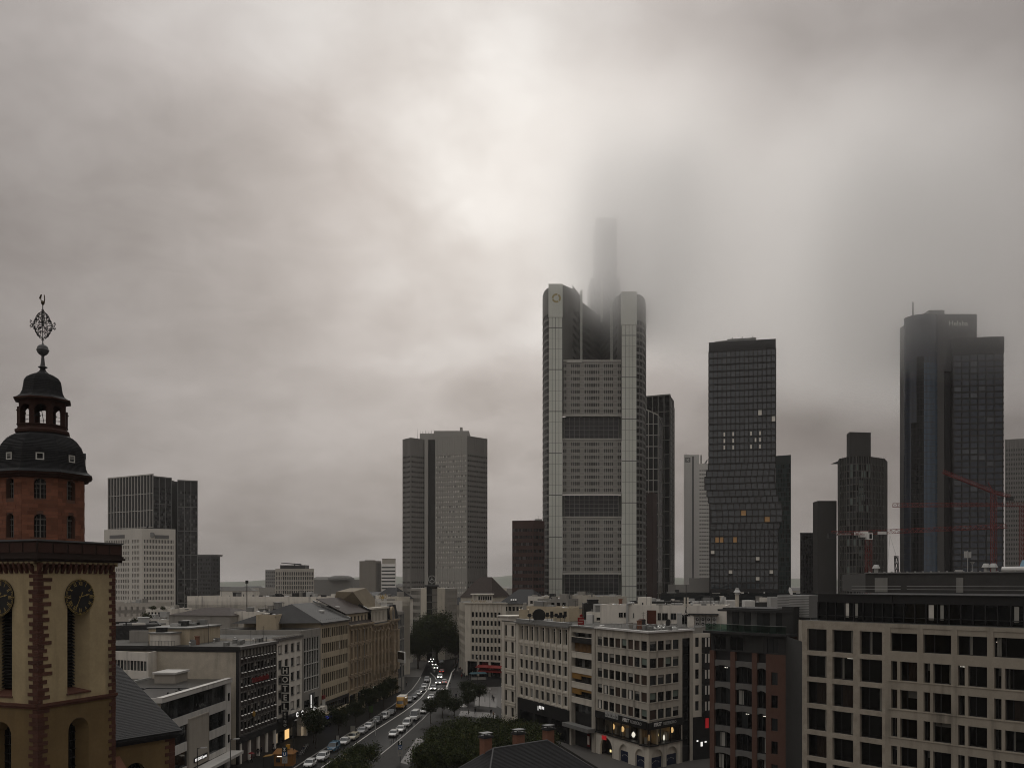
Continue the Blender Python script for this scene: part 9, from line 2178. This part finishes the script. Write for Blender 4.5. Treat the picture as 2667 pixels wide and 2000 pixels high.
for(px,d,yt,lb)in((1244,300,1710,'globe lamp post near the red awnings'),(1263,262,1797,'lamp post with a small white globe on the square'),(1276,250,1795,'lamp post right of the white globe lamp on the square'),(978,205,1872,'white pole on the shop pavement behind the parked cars')):
 x=Wx(px,d);zt=Zy(yt,d);T=Thing('street_lamp',lb,'street lamp',(x,d,.13));b=MB();b.cyl((x,d,.13),(x,d,zt),.07,.05,6);T.part('pole',b,'light_metal' if 'white pole' in lb else 'car_trim');b=MB();b.lathe([(.05,-.3),(.25,-.15),(.3,.05),(.2,.25),(.02,.32)],(x,d,zt),10);T.part('globe',b,'lamp_glass')
def kiosk():
 x,d=Wx(739,171),171;T=Thing('kiosk','orange wooden kiosk with lit strip at the bottom left of the street','kiosk',(x,d,.13));mat('kiosk_orange',(.22,.10,.025),.7,.2,1.5,streak=.2)
 b=MB();b.box(x-1.9,x+1.7,d,d+2.6,.13,2.5);T.part('wall',b,'kiosk_orange');b=MB();b.hexa([(x-2.2,d-.3,2.5),(x+2.0,d-.3,2.5),(x+2.0,d+2.9,2.5),(x-2.2,d+2.9,2.5),(x-1.7,d+1.1,3.3),(x+1.5,d+1.1,3.3),(x+1.5,d+1.5,3.3),(x-1.7,d+1.5,3.3)]);T.part('roof',b,'kiosk_orange')
 b=MB();b.box(x-1.3,x-.1,d-.05,d,1.95,2.1);T.part('light_strip',b,'light_strip');b=MB();b.box(x-1.5,x-.7,d-.04,d,.9,1.7);T.part('hatch',b,'black_clad')
 b=MB();b.hexa([(x-4.0,d-.2,1.9),(x-2.2,d-.2,2.2),(x-2.2,d+1.8,2.2),(x-4.0,d+1.8,1.9),(x-4.0,d-.2,1.96),(x-2.2,d-.2,2.27),(x-2.2,d+1.8,2.27),(x-4.0,d+1.8,1.96)]);T.part('side_awning',b,'awning_orange')
 b=MB();b.cyl((x-3.9,d,.13),(x-3.9,d,1.9),.04,.04,5);T.part('awning_post',b,'car_trim')
 b=MB();b.box(x+.2,x+.9,d+.8,d+1.5,3.3,4.1);T.part('roof_cube',b,'car_yellow')
kiosk()
def stall(px,py,w,dp,h,roofm,label,rot=.0,name='market_stall'):
 x,d=G2(px,py,.13);T=Thing(name,label,'market stall',(x,d,.13));T.root.rotation_euler=(0,0,rot);T.loc=(0,0,0)
 for sx in(-1,1):
  for y in(0,dp):b=MB();b.cyl((sx*w/2,y,0),(sx*w/2,y,h),.05,.05,5);T.part('post',b,'grey_metal')
 b=MB();b.hexa([(-w/2-.3,-.3,h),(w/2+.3,-.3,h),(w/2+.3,dp+.3,h),(-w/2-.3,dp+.3,h),(-w/2,dp*.45,h+.55),(w/2,dp*.45,h+.55),(w/2,dp*.55,h+.55),(-w/2,dp*.55,h+.55)]);T.part('roof',b,roofm)
 b=MB();b.box(-w/2+.1,w/2-.1,.1,.9,0,.95);T.part('counter',b,'plaster_grey')
mat('tarp_teal',(.03,.075,.09),.7,.2)
stall(1247,1770,5.5,2.2,2.2,'tarp_teal','teal-roofed market stall on the square',.35);stall(1253,1757,4.0,2.2,2.2,'plaster_white','white-roofed market stall behind the teal one',.1)
def parasol(px,py,r,m_,label):
 x,d=G2(px,py,.13);T=Thing('parasol',label,'parasol',(x,d,.13));b=MB();b.cyl((x,d,.13),(x,d,2.7),.04,.04,6);T.part('pole',b,'grey_metal');b=MB();b.lathe([(r,2.05),(r*.96,2.13),(r*.5,2.45),(.05,2.75)],(x,d,0),8);T.part('canopy',b,m_)
parasol(1179,1862,1.5,'white_paint','big white parasol at the edge of the plaza grove');parasol(1218,1745,.9,'white_paint','white parasol left of two on the far square');parasol(1227,1747,.9,'white_paint','white parasol right of two on the far square');parasol(1208,1858,1.0,'white_metal','small white parasol among the cafe seats')
def poster(px,py,w,h,m_,label):
 x,d=G2(px,py,.13);T=Thing('poster_stand',label,'advertising panel',(x,d,.13));b=MB();b.box(x-w/2,x+w/2,d,d+.25,.5,.5+h);T.part('frame',b,'car_trim');b=MB();b.box(x-w/2+.08,x+w/2-.08,d-.02,d,.58,.42+h);T.part('poster',b,m_);b=MB();b.box(x-.1,x+.1,d+.05,d+.2,0,.5);T.part('post',b,'car_trim')
mat('poster_green',(.06,.11,.03),.6,.4,2.0)
poster(966,1859,1.3,2.0,'poster_green','green advertising panel behind the white delivery van');poster(919,1912,1.3,1.7,'blind','grey advertising panel by the parked cream taxi');poster(879,1932,.8,1.2,'blind','small pale notice board on the shop pavement')
# ---------------------------------------------------------------- people
def person_mesh(name,stride,armsw,coat,legs):
 P={'pel':(0,0,.95),'wai':(0,0,1.1),'che':(0,.0,1.35),'nek':(0,0,1.5),'hed':(0,-.02,1.62),'top':(0,-.01,1.74)}
 V_,E_,R_=[],[],[]
 def add(p,r):V_.append(p);R_.append(r);return len(V_)-1
 pel=add(P['pel'],.15);wai=add(P['wai'],.14);che=add(P['che'],.17);nek=add(P['nek'],.065);hed=add(P['hed'],.105);top=add(P['top'],.075);E_+=[(pel,wai),(wai,che),(che,nek),(nek,hed),(hed,top)]
 for s in(-1,1):
  f=s*stride;h=add((s*.1,0,.9),.11);k=add((s*.1,-.12*f-.02,.5),.075);a=add((s*.1,-.26*f+.02,.1),.05);t=add((s*.11,-.26*f-.14,.05),.045);E_+=[(pel,h),(h,k),(k,a),(a,t)]
  sh=add((s*.2,0,1.42),.075);e=add((s*.26,.12*f*armsw+.02,1.15),.055);w=add((s*.25,.2*f*armsw-.08,.93),.04);hn=add((s*.24,.2*f*armsw-.12,.86),.035);E_+=[(che,sh),(sh,e),(e,w),(w,hn)]
 me=bpy.data.meshes.new(name);me.from_pydata(V_,E_,[]);o=bpy.data.objects.new(name,me);COL.objects.link(o)
 md=o.modifiers.new('skin','SKIN');
 for i,r in enumerate(R_):me.skin_vertices[0].data[i].radius=(r,r*(.72 if i in(0,1,2)else 1));
 me.skin_vertices[0].data[0].use_root=True
 sb=o.modifiers.new('sub','SUBSURF');sb.levels=1;sb.render_levels=1
 dg=bpy.context.evaluated_depsgraph_get();dg.update();m2=bpy.data.meshes.new_from_object(o.evaluated_get(dg));bpy.data.objects.remove(o)
 m2 .materials.clear()
 for q in(coat,legs,'skin_tone','hair_dark'):m2 .materials.append(M[q])
 for p in m2 .polygons:
  z,y=p.center.z,p.center.y;p.material_index=3 if z>1.66 or(z>1.56 and y>.02)else 2 if z>1.5 or(z<.92 and abs(p.center.x)>.19)else 1 if z<.82 else 0;p.use_smooth=True
 return m2
mat('skin_tone',(.32,.19,.13),.6,.05);mat('hair_dark',(.02,.015,.012),.7,.1);mat('cloth_black',(.012,.012,.014),.9,.2);mat('cloth_navy',(.014,.018,.03),.9,.2);mat('cloth_red',(.12,.015,.02),.9,.2);mat('cloth_grey',(.07,.07,.07),.9,.2);mat('cloth_tan',(.14,.10,.06),.9,.2)
PM=[person_mesh('person',.9,1,'cloth_black','cloth_navy'),person_mesh('person',.5,.6,'cloth_navy','cloth_black'),person_mesh('person',.15,.2,'cloth_grey','cloth_black'),person_mesh('person',.8,1,'cloth_red','cloth_black'),person_mesh('person',.7,.8,'cloth_tan','cloth_navy')]
def person(px,py,k,label,rot=None,z=.134,group=None,dx=0):
 x,d=G2(px,py,z);o=bpy.data.objects.new('person',PM[k]);COL.objects.link(o);o.location=(x+dx,d,z);o.rotation_euler=(0,0,RND.uniform(0,6.28)if rot is None else rot);props(o,label,'person',group);return x,d
for(px,py,k,lb)in((672,1968,0,'person in a dark coat walking by the shop pillars left of the kiosk'),(680,1962,1,'person in navy walking beside another by the shop pillars'),(700,1950,2,'person in grey standing by the dark shop entrance'),(776,1975,0,'person in a dark coat walking right of the orange kiosk'),(790,1962,1,'person in navy beside the parked bicycles'),(712,1954,0,'person in black under the dark shop front beside the person in grey'),(1238,1858,0,'person in a dark coat under the lone tree on the square'),(1282,1822,1,'person in navy nearest the cream rounded house on the square'),(1286,1826,2,'person in grey walking beside the person in navy on the square'),(1279,1862,0,'person in a dark coat standing on the plaza below the rounded house'),(1285,1870,4,'person in a tan coat at the foot of the cream rounded house'),(1188,1818,1,'person in dark clothes walking past the young trees'),(1224,1816,0,'person under a pink umbrella on the square'),(655,1985,3,'person in a dark red coat at the bottom left with an umbrella'),(1172,1788,0,'person in black waiting at the zebra crossing')):person(px,py,k,lb)
RP=random.Random(5)
for k in range(46):
 px,py=RP.uniform(1178,1262),RP.uniform(1728,1768);person(px,py,RP.choice((0,0,1,2,3,4)),'pedestrian in the crowd on the far end of the square',group='crowd on the far square')
for k in range(16):
 px,py=RP.uniform(1170,1205),RP.uniform(1690,1725);person(px,py,RP.choice((0,1,2)),'pedestrian in the shopping street beyond the square',group='pedestrians in the far shopping street')
for k in range(18):
 t=RP.random();px,py=800+260*t+RP.uniform(-20,6),1925-135*t+RP.uniform(-14,2);person(px,py,RP.choice((0,0,1,2)),'pedestrian on the pavement in front of the shop row',group='pedestrians on the shop pavement')
def umbrella(px,py,m_,label,z=.134):
 x,d=G2(px,py,z);T=Thing('umbrella',label,'umbrella',(x,d,z));b=MB();b.lathe([(.62,1.78),(.6,1.83),(.35,2.0),(.02,2.1)],(x,d,z),8);T.part('canopy',b,m_);b=MB();b.cyl((x+.05,d-.1,z+1.1),(x,d,z+2.05),.012,.012,5);T.part('shaft',b,'car_trim')
mat('umb_pink',(.42,.05,.09),.7,.1)
umbrella(1224,1816,'umb_pink','pink umbrella held up on the square');umbrella(655,1985,'letter_red','dark red umbrella at the bottom left of the pavement');umbrella(1238,1858,'car_trim','black umbrella held under the lone tree on the square')
# bicycles parked beside the kiosk
def bicycle(px,py,rot,label):
 x,d=G2(px,py,.13);T=Thing('bicycle',label,'bicycle',(x,d,.134));T.root.rotation_euler=(0,0,rot);T.loc=(0,0,0)
 for xx in(-.52,.52):
  b=MB();n=16;b.tube([(xx+.33*math.cos(2*PI*k/n),0,.34+.33*math.sin(2*PI*k/n))for k in range(n+1)],.025,4);T.part('wheel',b,'rubber')
 b=MB();b.tube([(-.52,0,.34),(-.18,0,.82),(.38,0,.84),(.52,0,.34)],.022,5);b.tube([(-.18,0,.82),(0,0,.34),(.38,0,.8)],.022,5);b.tube([(-.52,0,.34),(0,0,.34)],.02,5);T.part('frame',b,'light_metal');b=MB();b.box(-.32,-.05,-.07,.07,.9,.96);b.cyl((-.18,0,.82),(-.18,0,.9),.02,.02,5);T.part('saddle',b,'car_trim');b=MB();b.tube([(.36,0,.84),(.34,0,1.0),(.3,-.28,1.02)],.018,4);b.tube([(.34,0,1.0),(.3,.28,1.02)],.018,4);T.part('handlebar',b,'light_metal')
for k in range(5):bicycle(784+k*3.5,1968-k*5,.4+.2*(k%2),('bicycle parked nearest the orange kiosk','second parked bicycle from the orange kiosk','middle bicycle of the five parked by the kiosk','fourth parked bicycle from the orange kiosk','farthest of the five bicycles parked by the kiosk')[k])
